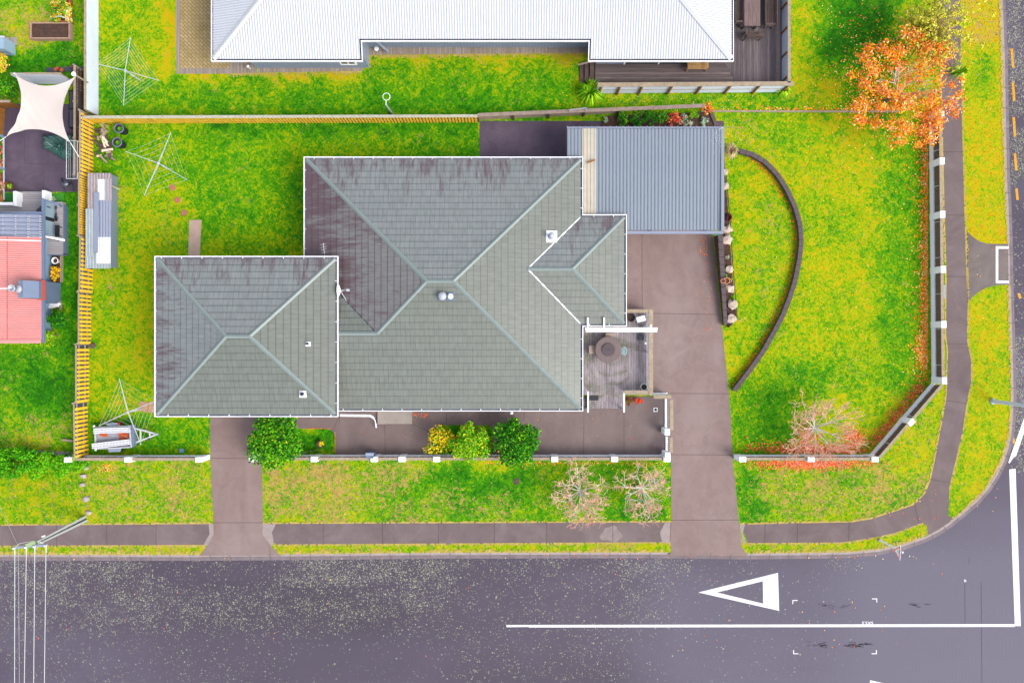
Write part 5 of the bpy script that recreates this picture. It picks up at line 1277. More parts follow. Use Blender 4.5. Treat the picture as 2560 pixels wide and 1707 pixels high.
pts = [(U(1838, 2320), U(285, 1130)) for _ in range(420)]+[(U(660, 1670), U(1150, 1300)) for _ in range(160)]+[(U(1840, 2340), U(1165, 1300)) for _ in range(70)]+[(U(1400, 1960), U(232, 275)) for _ in range(90)]+[(U(0, 520), U(1150, 1300)) for _ in range(110)]+[(U(2420, 2520), U(0, 1280)) for _ in range(110)]+[(U(240, 400), U(640, 1100)) for _ in range(30)]+[(G(268, 12), G(1170, 6)) for _ in range(90)]+[(U(1210, 1660), 1155+abs(G(0, 5))) for _ in range(230)]+[(U(1960, 2200), U(0, 270)) for _ in range(150)]
scatter('stray_leaves', pts, .045, [L_ORA[4], L_RED[1], L_RED[3], L_ORA[2]], seed=3)
pts = [(U(0, 2500), U(1405, 1700)) for _ in range(34)]+[(U(1990, 2260), U(1500, 1620)) for _ in range(18)]+[(U(0, 2300), U(1386, 1400)) for _ in range(50)]
scatter('road_leaves', pts, .05, [L_ORA[4], L_ORA[1], L_RED[3]], -.10, seed=4)
pts = [(1834+a*44, 380) for a in ()]
import itertools
ARC = [(1850, 377), (1880, 385), (1915, 405), (1945, 437), (1968, 473), (1988, 515), (2001, 560), (2004, 605), (1999, 650), (1989, 700), (1976, 742), (1958, 788), (1936, 830), (1908, 880), (1875, 926), (1835, 978)]
def arcpt(u):
    L = arclen(ARC); p, d = at(ARC, u*L[-1]); return p, d
pts = []
for _ in range(430):
    p, d = arcpt(U(.04, .98)); o2 = 10+abs(G(0, 4)); pts.append((p.x-abs(d.y)*o2-(.6*o2 if p.y < 500 else .3*o2), p.y+(o2*.6 if p.y < 480 else -o2*.3)))
scatter('wall_leaves', pts, .05, L_ORA[:4]+L_RED[:1], seed=5)
pts = [(1780-abs(G(0, 16)), U(590, 830)) for _ in range(50)]+[(1768-abs(G(0, 10)), U(586, 640)) for _ in range(60)]+[(U(940, 1040), 1030+abs(G(0, 5))) for _ in range(60)]+[(U(1032, 1070), 1033+abs(G(0, 6))) for _ in range(50)]+[(U(555, 1660), U(1030, 1140)) for _ in range(40)]+[(838, U(1080, 1140)) for _ in range(40)]+[(U(770, 835), 1071) for _ in range(40)]
scatter('paving_leaves', pts, .04, L_RED+L_ORA[:2], .02, seed=6)
pts = [(1800+abs(G(0, 45)), G(345, 40)) for _ in range(130)]+[(U(1520, 1850), U(238, 275)) for _ in range(110)]+[(U(1740, 1860), U(285, 330)) for _ in range(30)]
scatter('fallen_petals', [p for p in pts if p[0] > 1812 or p[1] < 276], .022, L_WHT, .02, seed=7)
pts = [(1808-abs(G(0, 14)), 320+abs(G(0, 30))) for _ in range(60)]
scatter('petals_on_roof', [(1280+(x-1280)*.942, 853.5+(y-853.5)*.942) for x, y in pts], .022, L_WHT, CZ+.15, seed=8)

# hedge in the bottom left, grown as one clipped mass with its own stems
def hedge(name, label, outline, h, mats, n, size, seed, cat='hedge'):
    t = thing(name, label, cat, P(sum(p[0] for p in outline)/len(outline), sum(p[1] for p in outline)/len(outline), 0))
    R = np.random.default_rng(seed); xs = [p[0] for p in outline]; ys = [p[1] for p in outline]; blobs = []
    while len(blobs) < 70:
        x, y = R.uniform(min(xs), max(xs)), R.uniform(min(ys), max(ys))
        if in_poly(np.array([x]), np.array([y]), outline)[0]:
            z = h*R.uniform(.6, .85); c = P(x, y, z); s = R.uniform(.22, .4); blobs.append((tuple(c), (s, s, h-z+.05)))
            blobs.append(((c.x, c.y, h*.35), (s*.9, s*.9, h*.4)))
    obj('foliage', leafcloud(MB(), blobs, n, size, len(mats), flat=.5, shell=.5, seed=seed), mats, t)
    st = MB()
    for i in range(10): b = blobs[i*5][0]; st.tube((b[0], b[1], 0), (b[0]+.1, b[1], h*.7), .03, .015, 5)
    obj('stem', st, M['bark'], t)
hedge('clipped_hedge', 'low bright green clipped hedge beside the end of the yellow fence', [(74, 1140), (190, 1142), (210, 1155), (205, 1178), (150, 1186), (70, 1188)], 1.0, L_HED, 9000, .065, 60)
hedge('round_bush', 'taller dark green bush at the left end of the clipped hedge', [(-60, 1118), (20, 1118), (75, 1135), (78, 1165), (60, 1188), (-60, 1190)], 1.4, [L_HED[0], L_HED[2], L_HED[2], L_HED[1]], 7500, .075, 61)
st_ = MB(); R_ = random.Random(62)
for i in range(55):
    x = 72+i*2.0+R_.uniform(-1, 1); y = 1129+i*.12+R_.uniform(-4, 4); a = R_.uniform(.2, .5); p = P(x, y, .05); s = R_.uniform(.10, .18)
    st_.add([p+Vector((-s, -.04, 0)), p+Vector((0, -.09, 0)), p+Vector((s, .03, .03)), p+Vector((.02, .09, .04))], [(0, 1, 2, 3)])
struct('stone_chips', st_, M['stone'], 'stuff')

# ---------------------------------------------------------------- clotheslines, trailer, yard things
def clothesline(label, base, hub, h, ends, nl, zend=.12, thick=.022, double=False):
    b = P(*base); t = thing('rotary_clothesline', label, 'clothesline', b, 'rotary clotheslines on the back lawns'); hb = P(*hub, h)
    obj('pole', MB().tube(b, hb, .04, .035, 8).tube(b+(hb-b)*.45, b+(hb-b)*.62, .06, .06, 8), M['steel_w'], t)
    obj('hub', MB().lathe(hb-Vector((0, 0, .1)), [(.06, 0), (.09, .03), (.09, .16), (.04, .18)], 12), M['steel'], t, True)
    E_ = [P(x, y, h+zend) for x, y in ends]
    for i, e in enumerate(E_):
        mb = MB().tube(hb, e, thick, thick*.7, 6)
        if double and i % 2 == 0: mb.tube(hb-Vector((0, 0, .0))+Vector((.08, -.03, .04)), hb+(e-hb)*.85, thick*.7, thick*.6, 6)
        obj('arm', mb, M['steel_w'], t)
    ln = MB()
    for k in range(nl):
        f = .32+.66*k/(nl-1)
        for i in range(4):
            a, c = hb+(E_[i]-hb)*f, hb+(E_[(i+1) % 4]-hb)*f; m_ = (a+c)/2-Vector((0, 0, .05)); m_ = m_+(hb-m_)*.03
            ln.tube(a, m_, .0052, n=4); ln.tube(m_, c, .0052, n=4)
    obj('line', ln, M['wire'], t)
clothesline('white rotary clothesline with many lines on the top left lawn', (352, 202), (313, 177), 1.68, [(326, 94), (237, 159), (398, 202), (309, 265)][:1]+[(398, 202), (309, 265), (237, 159)], 7)
clothesline('white rotary clothesline with few lines above the stepping stones', (424, 424), (395, 408), 1.6, [(427, 332), (468, 450), (360, 490), (314, 379)], 4, double=True)
clothesline('rotary clothesline partly over the trailer beside the garage wing', (358, 1021), (319, 1030), 1.8, [(298, 946), (392, 1001), (353, 1112), (247, 1064)], 5, double=True, thick=.026)
tr = thing('car_trailer', 'flat galvanised trailer with two white loading ramps parked by the front fence', 'trailer', P(285, 1093, 0))
def q4(mb, pts, z0, z1, m=0):
    t_ = [P(x, y, z1) for x, y in pts]; return mb.hexa([(v.x, v.y, z0) for v in t_], t_, m)
obj('bed', q4(MB(), [(240, 1069), (325, 1065), (328, 1116), (242, 1120)], .48, .54), plain('worn_trailer_floor', C(196, 198, 208), .6, .25, 5, stretch=(.4, 5, 1), dirt=C(120, 118, 128), dirt_amt=.4), tr)
for a, b in (((238, 1068), (327, 1064)), ((241, 1121), (330, 1117)), ((239, 1066), (242, 1123)), ((326, 1063), (330, 1118))):
    obj('rail', MB().bar(P(*a, .66), P(*b, .66), .06, .12), M['steel_w'], tr)
for x_, y_ in ((238, 1065), (242, 1124)): obj('corner_post', MB().bar(P(x_, y_, .4), P(x_, y_, .9), .12, .12, up=Vector((1, 0, 0))), M['steel_w'], tr)
obj('toolbox', q4(MB(), [(327, 1062), (334, 1062), (336, 1112), (330, 1118)], .45, .72), M['bluegrey'], tr)
RAMP = plain('ramp_steel', (.55, .55, .58, 1), .5, .04)
for a, b in (((235, 1077), (323, 1074)), ((231, 1115), (325, 1104))):
    A, B = P(*a, .86), P(*b, .86); d_ = (B-A).normalized(); s_ = Vector((-d_.y, d_.x, 0)); mb = MB()
    for o_ in (-.135, 0, .135): mb.bar(A+s_*o_, B+s_*o_, .045, .06)
    n = 26
    for i in range(n+1):
        p = A+(B-A)*i/n
        for o_ in (-.068, .068): mb.bar(p+s_*(o_-.045)+Vector((0, 0, .01)), p+s_*(o_+.045)+d_*.04+Vector((0, 0, .01)), .03, .035)
    r_ = obj('ramp', mb, RAMP, tr); mb = MB(); mb.bar(A-Vector((0, 0, .03)), B-Vector((0, 0, .03)), .30, .02); obj('underside', mb, M['bluegrey'], r_)
for pts, wy_ in (([(266, 1058), (297, 1056), (298, 1065), (267, 1066)], 1061), ([(270, 1121), (303, 1119), (300, 1129), (272, 1130)], 1125)):
    mb = MB(); tp = [P(x, y, .62) for x, y in pts]; c0 = sum(tp, Vector())/4
    q4(mb, pts, .55, .62); mg = obj('mudguard', mb, M['corr_l'], tr)
    w = MB(); c_ = Vector((c0.x, c0.y, .30)); w.tube(c_-Vector((0, .09, 0)), c_+Vector((0, .09, 0)), .30, n=20); obj('wheel', w, M['black'], tr)
for a, b in (((334, 1069), (392, 1084)), ((334, 1108), (392, 1086))): obj('drawbar', MB().bar(P(*a, .48), P(*b, .48), .09, .08), M['steel_w'], tr)
for a, b in (((352, 1075), (353, 1100)), ((375, 1082), (376, 1091)), ((336, 1070), (338, 1106))): obj('crossbar', MB().bar(P(*a, .47), P(*b, .47), .08, .07), M['steel_w'], tr)
obj('coupling', MB().bar(P(388, 1085, .5), P(396, 1085, .5), .12, .1), M['steel'], tr)
obj('jockey_wheel', MB().tube(P(370, 1096, .1), P(370, 1096, .6), .03).tube(P(366, 1098, .12), P(373, 1096, .12), .09, n=12), M['dgrey'], tr)
obj('tail_light', MB().lathe(P(300, 1058, .5), [(.05, 0), (.08, .05), (.08, .16), (.03, .2)], 10), M['red'], tr)
STR = plain('orange_webbing', C(246, 110, 40), .7, .2, 6)
def heap(mb, cx, cy, rx, ry, z, n, seed):
    R = random.Random(seed)
    for i in range(n):
        y = cy-ry+2*ry*i/n+R.uniform(-1, 1); a = P(cx-rx*R.uniform(.5, 1), y, z+R.uniform(0, .06)); b = P(cx+rx*R.uniform(.6, 1), y+R.uniform(-2, 2), z+R.uniform(0, .06)); mb.bar(a, b, .07, .03)
    return mb
tag(obj('webbing_pile', heap(MB(), 310, 1092, 15, 8, .57, 9, 1), STR), 'large orange webbing heap at the front of the trailer floor', 'straps')
tag(obj('webbing_pile', heap(MB(), 259, 1087, 9, 4, .57, 6, 2), STR), 'small orange webbing heap at the back of the trailer floor', 'straps')
tag(obj('meter_cover', MB().box(*[c for c in (P2(449, 0)[0], P2(460, 0)[0])], P2(0, 1131)[1], P2(0, 1121)[1], .005, .05).box(P2(451, 0)[0], P2(458, 0)[0], P2(0, 1129)[1], P2(0, 1123)[1], .05, .06), plain('pale_blue_lid', C(150, 190, 236), .5, .06)), 'small pale blue square lid set in the grass inside the front fence', 'cover')

# low lean-to of old roofing iron
sh = thing('iron_lean_to', 'low lean-to of old white and grey roofing iron beside the yellow fence', 'shed', P(252, 552, 0))
def sheet(px, z0, z1, mats, name='sheet', per=.16, lab=None):
    (xa_, ya_), (xb_, yb_) = px; a = P(xa_, ya_, z0); b = P(xb_, ya_, z1); c = P(xb_, yb_, z1); d_ = P(xa_, yb_, z0)
    mb = MB(); banded(mb, [a, b, c, d_], (1, 0, 0), 'u', per, [(0, .35, 0, .02, 0), (.35, .6, .02, .02, 0), (.6, .85, .02, 0, 0), (.85, 1, 0, 0, 1)]); return obj(name, mb, mats, sh, label=lab)
rust = plain('rust_streaked_iron', C(190, 176, 176), .6, .25, 5, stretch=(4, .6, 1), dirt=C(120, 84, 62), dirt_amt=.6); gtn = plain('lichen_iron', C(190, 204, 204), .6, .15, 4, dirt=C(168, 168, 120), dirt_amt=.6)
wht_i = plain('whitewashed_iron', (.5, .5, .51, 1), .6, .06, 4, dirt=C(170, 130, 90), dirt_amt=.15)
sheet(((219, 433), (279, 548)), 1.1, .80, [rust, M['dgrey']], lab='brown streaked roofing sheet'); sheet(((213, 620), (277, 671)), 1.09, .79, [gtn, M['corr_l2']])
sheet(((246, 500), (278, 594)), .98, .825, [M['corr_b'], M['corr_b2']]); sheet(((245, 448), (262, 500)), 1.0, .93, [wht_i, M['corr_l2']]); sheet(((240, 593), (277, 659)), 1.02, .84, [wht_i, M['corr_l']], lab='bright white roofing sheet')
sheet(((214, 522), (234, 640)), 1.14, 1.06, [gtn, M['corr_l2']]); sheet(((262, 446), (279, 502)), .93, .84, [rust, M['corr_l']])
obj('ridge_strip', MB().bar(P(242, 481, 1.08), P(239, 632, 1.08), .28, .04), M['corr_b'], sh)
mb = MB(); a, b = P(295, 445), P(292, 671); y = b.y
while y < a.y: mb.box(a.x-.03, a.x, y, y+.07, .02, .76, 0); mb.box(a.x-.03, a.x+.012, y+.07, y+.10, .02, .76, 1); y += .10
obj('wall', mb, [M['corr_g'], M['bluegrey']], sh)
obj('brace', MB().bar(P(280, 465, .8), P(299, 474, .5), .08, .05), M['wood_w'], sh)
mb = MB(); mb.bar(P(220, 440, 0), P(220, 440, 1.05), .08, .08, up=Vector((0, 1, 0)))
for x_, y_ in ((221, 440), (221, 664), (288, 448), (288, 664)): obj('post', MB().box(P2(x_, 0)[0]-.04, P2(x_, 0)[0]+.04, P2(0, y_)[1]-.04, P2(0, y_)[1]+.04, 0, .74 if x_ > 250 else 1.03), M['wood_d'], sh)

# tubs, wood pile, stepping stones, rocks, hoop
for base, top, l in (((312, 332), (297, 318), 'dark round tub with pale rim, upper one in the fenced corner'), ((310, 363), (290, 356), 'dark round tub with pale rim, lower one in the fenced corner')):
    t = thing('plastic_tub', l, 'tub', P(*base), 'tubs in the fenced corner'); b, tp = P(*base), P(*top, .0); c = P(*base); hh_ = .62; c2 = P(*top, hh_); c = Vector(((c.x+c2.x)/2, (c.y+c2.y)/2, 0))
    obj('body', MB().lathe(c, [(.24, 0), (.27, .3), (.28, hh_)], 22, lid=False), M['black'], t, True)
    obj('rim', MB().lathe((c.x, c.y, hh_), [(.24, .0), (.24, .04), (.31, .04), (.31, 0)], 22, lid=False), M['corr_b2'], t, True)
    obj('contents', MB().lathe((c.x, c.y, hh_-.12), [(.27, 0), (.1, .02)], 16), M['soil'], t); obj('weeds', tuft(MB(), (c.x, c.y, hh_-.1), .22, .06, 30, .015, 3, 3, .4), L_HED, t)
R_ = random.Random(70); k_ = 0
adjs = ['split log']
for grp, (cx_, cy_, rx, ry, n) in {'planks': (252, 334, 16, 26, 16), 'logs': (264, 378, 15, 20, 16)}.items():
    mb = MB()
    for i in range(n):
        a = R_.uniform(0, 3.14); x, y = cx_+R_.uniform(-rx, rx), cy_+R_.uniform(-ry, ry); l = R_.uniform(.12, .35); z = R_.uniform(.02, .3); p = P(x, y, z); d_ = Vector((math.cos(a), math.sin(a), R_.uniform(-.2, .2)))
        mb.bar(p-d_*l, p+d_*l, R_.uniform(.08, .14), R_.uniform(.06, .12), R_.randrange(3))
    struct('firewood', mb, [M['wood_w'], M['twig_p'], M['wood_d']], 'stuff')
flax('dry brown grass clump growing by the wood pile next to the fence', 262, 312, 20, .35, 80, 71, [M['dryedge'], L_FLX[0], M['wood_y']], .012)
def blob(mb, x, y, r, z, seed, sq=(1, 1, .3), jag=.14): return mb.ball(P(x, y, z), r, seed, sq, jag)
for x, y, l in ((431, 469, 'round reddish stepping stone nearest the clothesline'), (444, 500, 'middle reddish stepping stone on the back lawn'), (460, 532, 'reddish stepping stone nearest the concrete path slab')):
    tag(obj('stepping_stone', MB().lathe(P(x, y, 0), [(.20, 0), (.20, .025), (.17, .035)], 9), plain('red_stone', C(206, 132, 106), .8, .15, 6)), l, 'stepping stone', 'stepping stones on the back lawn')
for i, (x, y, r, l) in enumerate(((215, 1169, .18, 'pale rock nearest the front fence in the row on the verge'), (208, 1189, .20, 'second pale rock down from the front fence'), (205, 1211, .17, 'middle pale rock of the row on the left verge'), (216, 1247, .22, 'large rounded white rock on the left verge'), (221, 1281, .18, 'white rock nearest the power pole foot'))):
    tag(obj('rock', blob(MB(), x, y, r, .05, i, (1, .8, .6), .2), M['stone']), l, 'rock', 'rocks along the left verge')
nh = thing('netball_hoop', 'white netball ring on a short post above the back fence', 'hoop', P(981, 285, 0))
obj('post', MB().tube(P(981, 285, 0), P(965, 262, 1.7), .07, .05, 10), M['steel'], nh)
obj('ring', MB().path([P(966+9*math.cos(i*math.pi/10), 242+9*math.sin(i*math.pi/10), 1.8) for i in range(21)], .018, 6).tube(P(965, 251, 1.8), P(965, 262, 1.7), .022), M['white'], nh)

# curved block wall on the right lawn, and the block wall with rock garden beside the drive
cw_ = thing('curved_block_wall', 'low curved wall of dark capping blocks on the right lawn', 'garden wall', P(2000, 600, 0))
W3 = [P2(x, y, .38) for x, y in ARC]; L = arclen(W3)[-1]; cpm, bod = MB(), MB(); k = 0.0
while k < L-.2:
    a, d1 = at(W3, k+.008); b, d2 = at(W3, min(L, k+.40-.008)); s1, s2 = Vector((-d1.y, d1.x)), Vector((-d2.y, d2.x)); dz = random.uniform(-.006, .006)
    q = [a+s1*.14, a-s1*.14, b-s2*.14, b+s2*.14]; cpm.hexa([(v.x, v.y, .30) for v in q], [(v.x, v.y, .38+dz) for v in q])
    for j in range(2):
        q = [a+s1*.10, a-s1*.10, b-s2*.10, b+s2*.10]; bod.hexa([(v.x, v.y, .15*j) for v in q], [(v.x, v.y, .15*j+.145) for v in q])
    k += .40
obj('capping', cpm, M['gridblock'], cw_); obj('blocks', bod, plain('block_course', C(130, 112, 106), .9, .3, 5), cw_)
dw = thing('driveway_block_wall', 'dark textured block retaining wall along the right side of the driveway', 'garden wall', P(1795, 700, 0))
mb, bm2 = MB(), MB(); nn = 12
for i in range(nn):
    f0, f1 = i/nn, (i+1)/nn-.004
    def edge(f): h = 1.0-.6*f; return (P(1795+15*f, 586+228*f, h), P(1808+11*f, 586+226*f, h), h)
    a, b, h0 = edge(f0); c, d_, h1 = edge(f1); h0 = h1
    q = [a, b, d_, c]; mb.hexa([(v.x, v.y, h0-.08) for v in q], [(v.x, v.y, h0) for v in q])
    q2 = [Vector((v.x+(.05 if j in (0, 3) else -.02), v.y, 0)) for j, v in enumerate(q)]; n_c = max(2, int(h0/.2))
    for c_ in range(n_c): 
        o_ = .02*(c_ % 2); bm2.hexa([(v.x+o_, v.y, c_*(h0-.09)/n_c) for v in q2], [(v.x+o_, v.y, (c_+.93)*(h0-.09)/n_c) for v in q2])
obj('capping', mb, M['gridblock'], dw); obj('blocks', bm2, plain('rough_block', C(120, 92, 82), .9, .35, 6), dw)
rg = thing('rock_garden', 'narrow soil bed with rocks and succulents beside the carport and drive', 'garden bed', P(1822, 600, 0))
obj('soil', MB().prism([P2(1809, 350, .25), P2(1816, 470, .25), P2(1824, 560, .25), P2(1828, 640, .25), P2(1836, 740, .25), P2(1842, 795, .25), P2(1822, 818, .25), P2(1812, 700, .25), P2(1808, 586, .25), P2(1806, 420, .25)], 0, .22), M['soil'], rg)
obj('edging', MB().path([P(1816, 440, .24), P(1826, 560, .24), P(1832, 660, .24), P(1843, 794, .24), P(1822, 819, .24)], .03, 4), M['wood_d'], rg)
for i, (x, y, r, l) in enumerate(((1817, 574, .26, 'rock by the corner of the carport roof'), (1817, 601, .28, 'pinkish rock just below the carport corner'), (1824, 674, .22, 'small rock above the terracotta pots'), (1824, 722, .26, 'flat rock just below the terracotta pots'), (1830, 761, .30, 'largest grey rock near the lower end of the bed'), (1828, 796, .26, 'rock at the very end of the rock garden'), (1813, 466, .22, 'pale rock beside the middle of the carport edge'), (1812, 430, .2, 'rock beside the upper part of the carport edge'))):
    tag(obj('garden_rock', blob(MB(), x, y, r*1.15, .3, 80+i, (1, .9, .6), .3), plain('garden_stone', C(232, 208, 190), .85, .2, 5, dirt=C(160, 150, 130), dirt_amt=.5)), l, 'rock', 'rocks in the bed beside the drive')
for i, (x, y, m, l) in enumerate(((1818, 642, L_SUC, 'pale flowering succulent clump midway down the rock garden'), (1831, 744, L_HED, 'small bright green rosette near the lower end of the rock garden'), (1812, 692, L_HED, 'tiny green sprig beside the terracotta pots'), (1826, 700, L_YEL, 'yellowish weed beside the terracotta pots'), (1820, 586, L_SUC, 'grey succulent under the carport corner'))):
    shrub('succulent', l, 'plant', x, y, 8 if i != 3 else 10, .35, m, 90, .035, 90+i, 5, 'plants in the rock garden', loosen=.3)
for x, y, r, l in ((1805, 703, .14, 'smaller terracotta pot on the driveway block wall'), (1815, 702, .19, 'larger terracotta pot in the rock garden')):
    t = thing('terracotta_pot', l, 'pot', P(x, y, .5), 'terracotta pots beside the drive'); c = P(x, y, .7); c.z = .62 if r < .15 else .2; hgt = .25 if r < .15 else .6
    obj('body', MB().lathe(c, [(r*.7, 0), (r*.95, hgt)], 18, lid=False), M['terra'], t, True); obj('rim', MB().lathe((c.x, c.y, c.z+hgt), [(r*.8, 0), (r*.82, .04), (r*1.1, .04), (r*1.1, -.04)], 18, lid=False), M['terra'], t, True); obj('soil', MB().lathe((c.x, c.y, c.z+hgt-.06), [(r*.9, 0), (r*.3, .02)], 12), plain('dry_compost', C(150, 90, 70), .9, .2), t)
hs_ = MB(); hs_.path([P(*q, z) for q, z in (((1778, 586), 2.2), ((1790, 588), 1.9), ((1797, 586), 1.6), ((1799, 598), 1.1), ((1808, 610), .35))], .018, 5)
tag(obj('garden_hose', hs_, plain('green_hose', C(60, 150, 140), .5, .05)), 'thin green hose hanging from the carport corner to the garden', 'hose')

# ---------------------------------------------------------------- deck, fence and furniture of the white roofed house
wd_ = thing('wraparound_deck', 'dark timber deck round the corner of the white roofed house', 'deck', P(1700, 180, 0)); WZ = .4
mb = MB(); a, b, c_, d_ = P2(1488, 120, WZ), P2(1488, 212, WZ), P2(1842, 212, WZ), P2(1790, 120, WZ); mb.prism([a, b, c_, d_], .3, WZ); obj('boards', mb, M['deck_dx'], wd_)
mb = MB(); mb.prism([P2(1790.5, 120, WZ), P2(1842.5, 212, WZ), P2(1952, 212, WZ), P2(1952, -220, WZ), P2(1790.5, -220, WZ)], .3, WZ+.001); obj('boards', mb, M['deck_dy'], wd_)
mb = MB(); zbox(mb, 1941, -200, 1951, 206, WZ, WZ+.03); obj('pebble_strip', mb, plain('pebbles', C(176, 158, 150), .9, .5, 14, 40), wd_)
for i, x in enumerate((1450, 1462, 1475)):
    mb = MB(); zbox(mb, x, 156, x+11.5, 207, 0, .12+i*.11); obj('step', mb, M['wood_d'], wd_)
obj('handrail', MB().bar(P(1446, 163, .9), P(1488, 152, 1.1), .1, .06), M['wood_w'], wd_)
df = thing('deck_fence', 'timber framed fence of pale panels along the front of the dark deck', 'fence', P(1720, 230, 0))
FZ = 1.35
A, B = P(1488, 234), P(1958, 231); hA, hB = A+Vector((0, .02, 0)), B+Vector((0, .02, 0))
obj('panel', MB().bar(A+Vector((0, 0, .05)), B+Vector((0, 0, .05)), .03, FZ-.1).bar(A+Vector((0, -.02, .62)), B+Vector((0, -.02, .62)), .04, .04, 1), [M['clad'], M['wood_w']], df)
for x in (1497, 1542, 1596, 1668, 1739, 1810, 1880, 1950):
    p = A+(B-A)*((x-1488)/470); obj('post', MB().box(p.x-.05, p.x+.05, p.y-.13, p.y-.03, 0, FZ), M['wood_o'], df)
obj('capping', MB().bar(A+Vector((-.02, .02, FZ)), B+Vector((.1, .02, FZ)), .26, .04), M['wood_w'], df)
d2 = thing('deck_side_fence', 'timber framed fence of pale panels along the right side of the dark deck', 'fence', P(1955, 60, 0))
A, B = Vector((P(1958, 0, WZ).x-.06, P(0, 228)[1], 0)), Vector((P(1958, 0, WZ).x-.06, P(0, -230)[1], 0))
obj('panel', MB().bar(A+Vector((0, 0, .05)), B+Vector((0, 0, .05)), .03, FZ-.1), M['clad'], d2)
k = .4
while k < 11: obj('post', MB().box(A.x-.10, A.x-.02, A.y+k-.04, A.y+k+.04, WZ, FZ), M['wood_o'], d2); k += 1.5
obj('capping', MB().bar(A+Vector((0.03, 0, FZ)), B+Vector((.03, 0, FZ)), .17, .04), M['wood_w'], d2)
def slat_seat(name, label, cat, x0, y0, x1, y1, face, mat, back=.9, n=7, zt=.85, solid=False, group=None):
    """bench drawn by its seat rectangle in px; face = side the sitter looks to (n,s,e,w)"""
    t = thing(name, label, cat, P((x0+x1)/2, (y0+y1)/2, WZ), group); z = WZ+.43
    a, b = P(x0, y0, z), P(x1, y1, z); X0_, X1_, Y0_, Y1_ = a.x, b.x, b.y, a.y; mb = MB(); hor = face in 'ns'
    L_ = (Y1_-Y0_) if hor else (X1_-X0_); st_ = L_/n
    for i in range(n):
        if hor: mb.box(X0_, X1_, Y0_+i*st_, Y0_+i*st_+st_*.8, z-.03, z)
        else: mb.box(X0_+i*st_, X0_+i*st_+st_*.8, Y0_, Y1_, z-.03, z)
    obj('seat', mb, mat, t); bk = MB(); zb = WZ+back
    if face == 's': 
        bk.box(X0_, X1_, Y1_+.02, Y1_+.07, zb-.08, zb); k_ = X0_+.05
        while k_ < X1_-.04: bk.box(k_, k_+.05, Y1_+.03, Y1_+.06, z, zb-.08); k_ += .12
    if face == 'n': 
        bk.box(X0_, X1_, Y0_-.07, Y0_-.02, zb-.1, zb); bk.box(X0_, X1_, Y0_-.06, Y0_-.03, z+.1, zb-.15)
    if face == 'w':
        bk.box(X1_+.02, X1_+.07, Y0_, Y1_, zb-.08, zb); k_ = Y0_+.05
        while k_ < Y1_-.04: bk.box(X1_+.03, X1_+.06, k_, k_+.05, z, zb-.08); k_ += .12
    obj('backrest', bk, mat, t)
    for sx in ((X0_, X0_+.06), (X1_-.06, X1_)):
        if hor:
            am = MB(); am.box(sx[0]-.01, sx[1]+.01, Y0_-.03, Y1_+.03, z+.22, z+.26); obj('armrest', am, mat, t)
        for sy in ((Y0_, Y0_+.06), (Y1_-.06, Y1_)): obj('leg', MB().box(*sx, *sy, WZ, z-.03), mat, t)
    if not hor:
        for sy in (Y0_+.0, Y1_-.06): obj('armrest', MB().box(X0_-.02, X1_+.03, sy-.02, sy+.08, z+.22, z+.26), mat, t)
    return t
pine = plain('golden_pine', C(206, 160, 96), .7, .2, 4)
slat_seat('garden_bench', 'golden slatted bench against the wall under the white roof eave', 'bench', 1719, 147, 1768, 173, 's', pine)
slat_seat('slatted_bench', 'long brown bench with slatted back against the right deck fence', 'bench', 1913, -30, 1934, 66, 'w', M['wood_d'], n=4)
slat_seat('timber_armchair', 'brown timber armchair at the end of the outdoor table', 'chair', 1862, 78, 1903, 96, 'n', M['wood_d'], n=4, back=.95)
ot_ = thing('outdoor_table', 'long brown plank table on the dark deck', 'table', P(1881, 20, WZ))
c = [P(*q, WZ+.74) for q in ((1861, -70), (1902, -70), (1901, 64), (1862, 64))]; mb = MB()
x0_, x1_ = P(1861, 0, WZ+.74).x, P(1901, 0, WZ+.74).x; y0_, y1_ = P(0, 65, WZ+.74).y, P(0, -75, WZ+.74).y; w_ = (x1_-x0_)/4
for i in range(4): mb.box(x0_+i*w_, x0_+i*w_+w_*.97, y0_, y1_, WZ+.70, WZ+.74)
obj('tabletop', mb, plain('plank', C(142, 118, 116), .8, .3, 3, stretch=(6, .6, 1), dirt=C(96, 76, 76), dirt_amt=.5), ot_)
for x_ in (x0_+.08, x1_-.18):
    for y_ in (y0_+.1, y1_-.2): obj('leg', MB().box(x_, x_+.1, y_, y_+.1, WZ, WZ+.7), M['wood_d'], ot_)
slat_seat('side_bench', 'low brown bench on the house side of the outdoor table', 'bench', 1838, -70, 1853, 60, 'e', M['wood_d'], n=3)

# ---------------------------------------------------------------- left neighbours' patio and garden
sail = thing('shade_sail', 'cream four cornered shade sail stretched over the dark patio', 'shade sail', P(100, 265, 0))
cs = [P(37, 186, 2.5), P(190, 191, 2.6), P(176, 357, 2.1), P(14, 343, 2.5)]; N_ = 24; vs = []
cen = sum(cs, Vector())/4
for j in range(N_+1):
    for i in range(N_+1):
        u, v = i/N_, j/N_; su = 4*u*(1-u); sv = 4*v*(1-v)
        p = (cs[0]*(1-u)+cs[1]*u)*(1-v)+(cs[3]*(1-u)+cs[2]*u)*v
        e = (cs[0]*(1-u)+cs[1]*u if v < .5 else cs[3]*(1-u)+cs[2]*u)
        pull = .62*su*abs(1-2*v)**1.0; pull2 = .62*sv*abs(1-2*u)**1.0
        p = p+Vector((0, -1 if v < .5 else 1, 0))*pull+Vector((1 if u < .5 else -1, 0, 0))*pull2
        p.z += -.12*su*sv+.018*math.sin((u-v)*26)*abs(u+(1-v)-1)**.5*max(0, (1-u)*v)*3; vs.append(p)
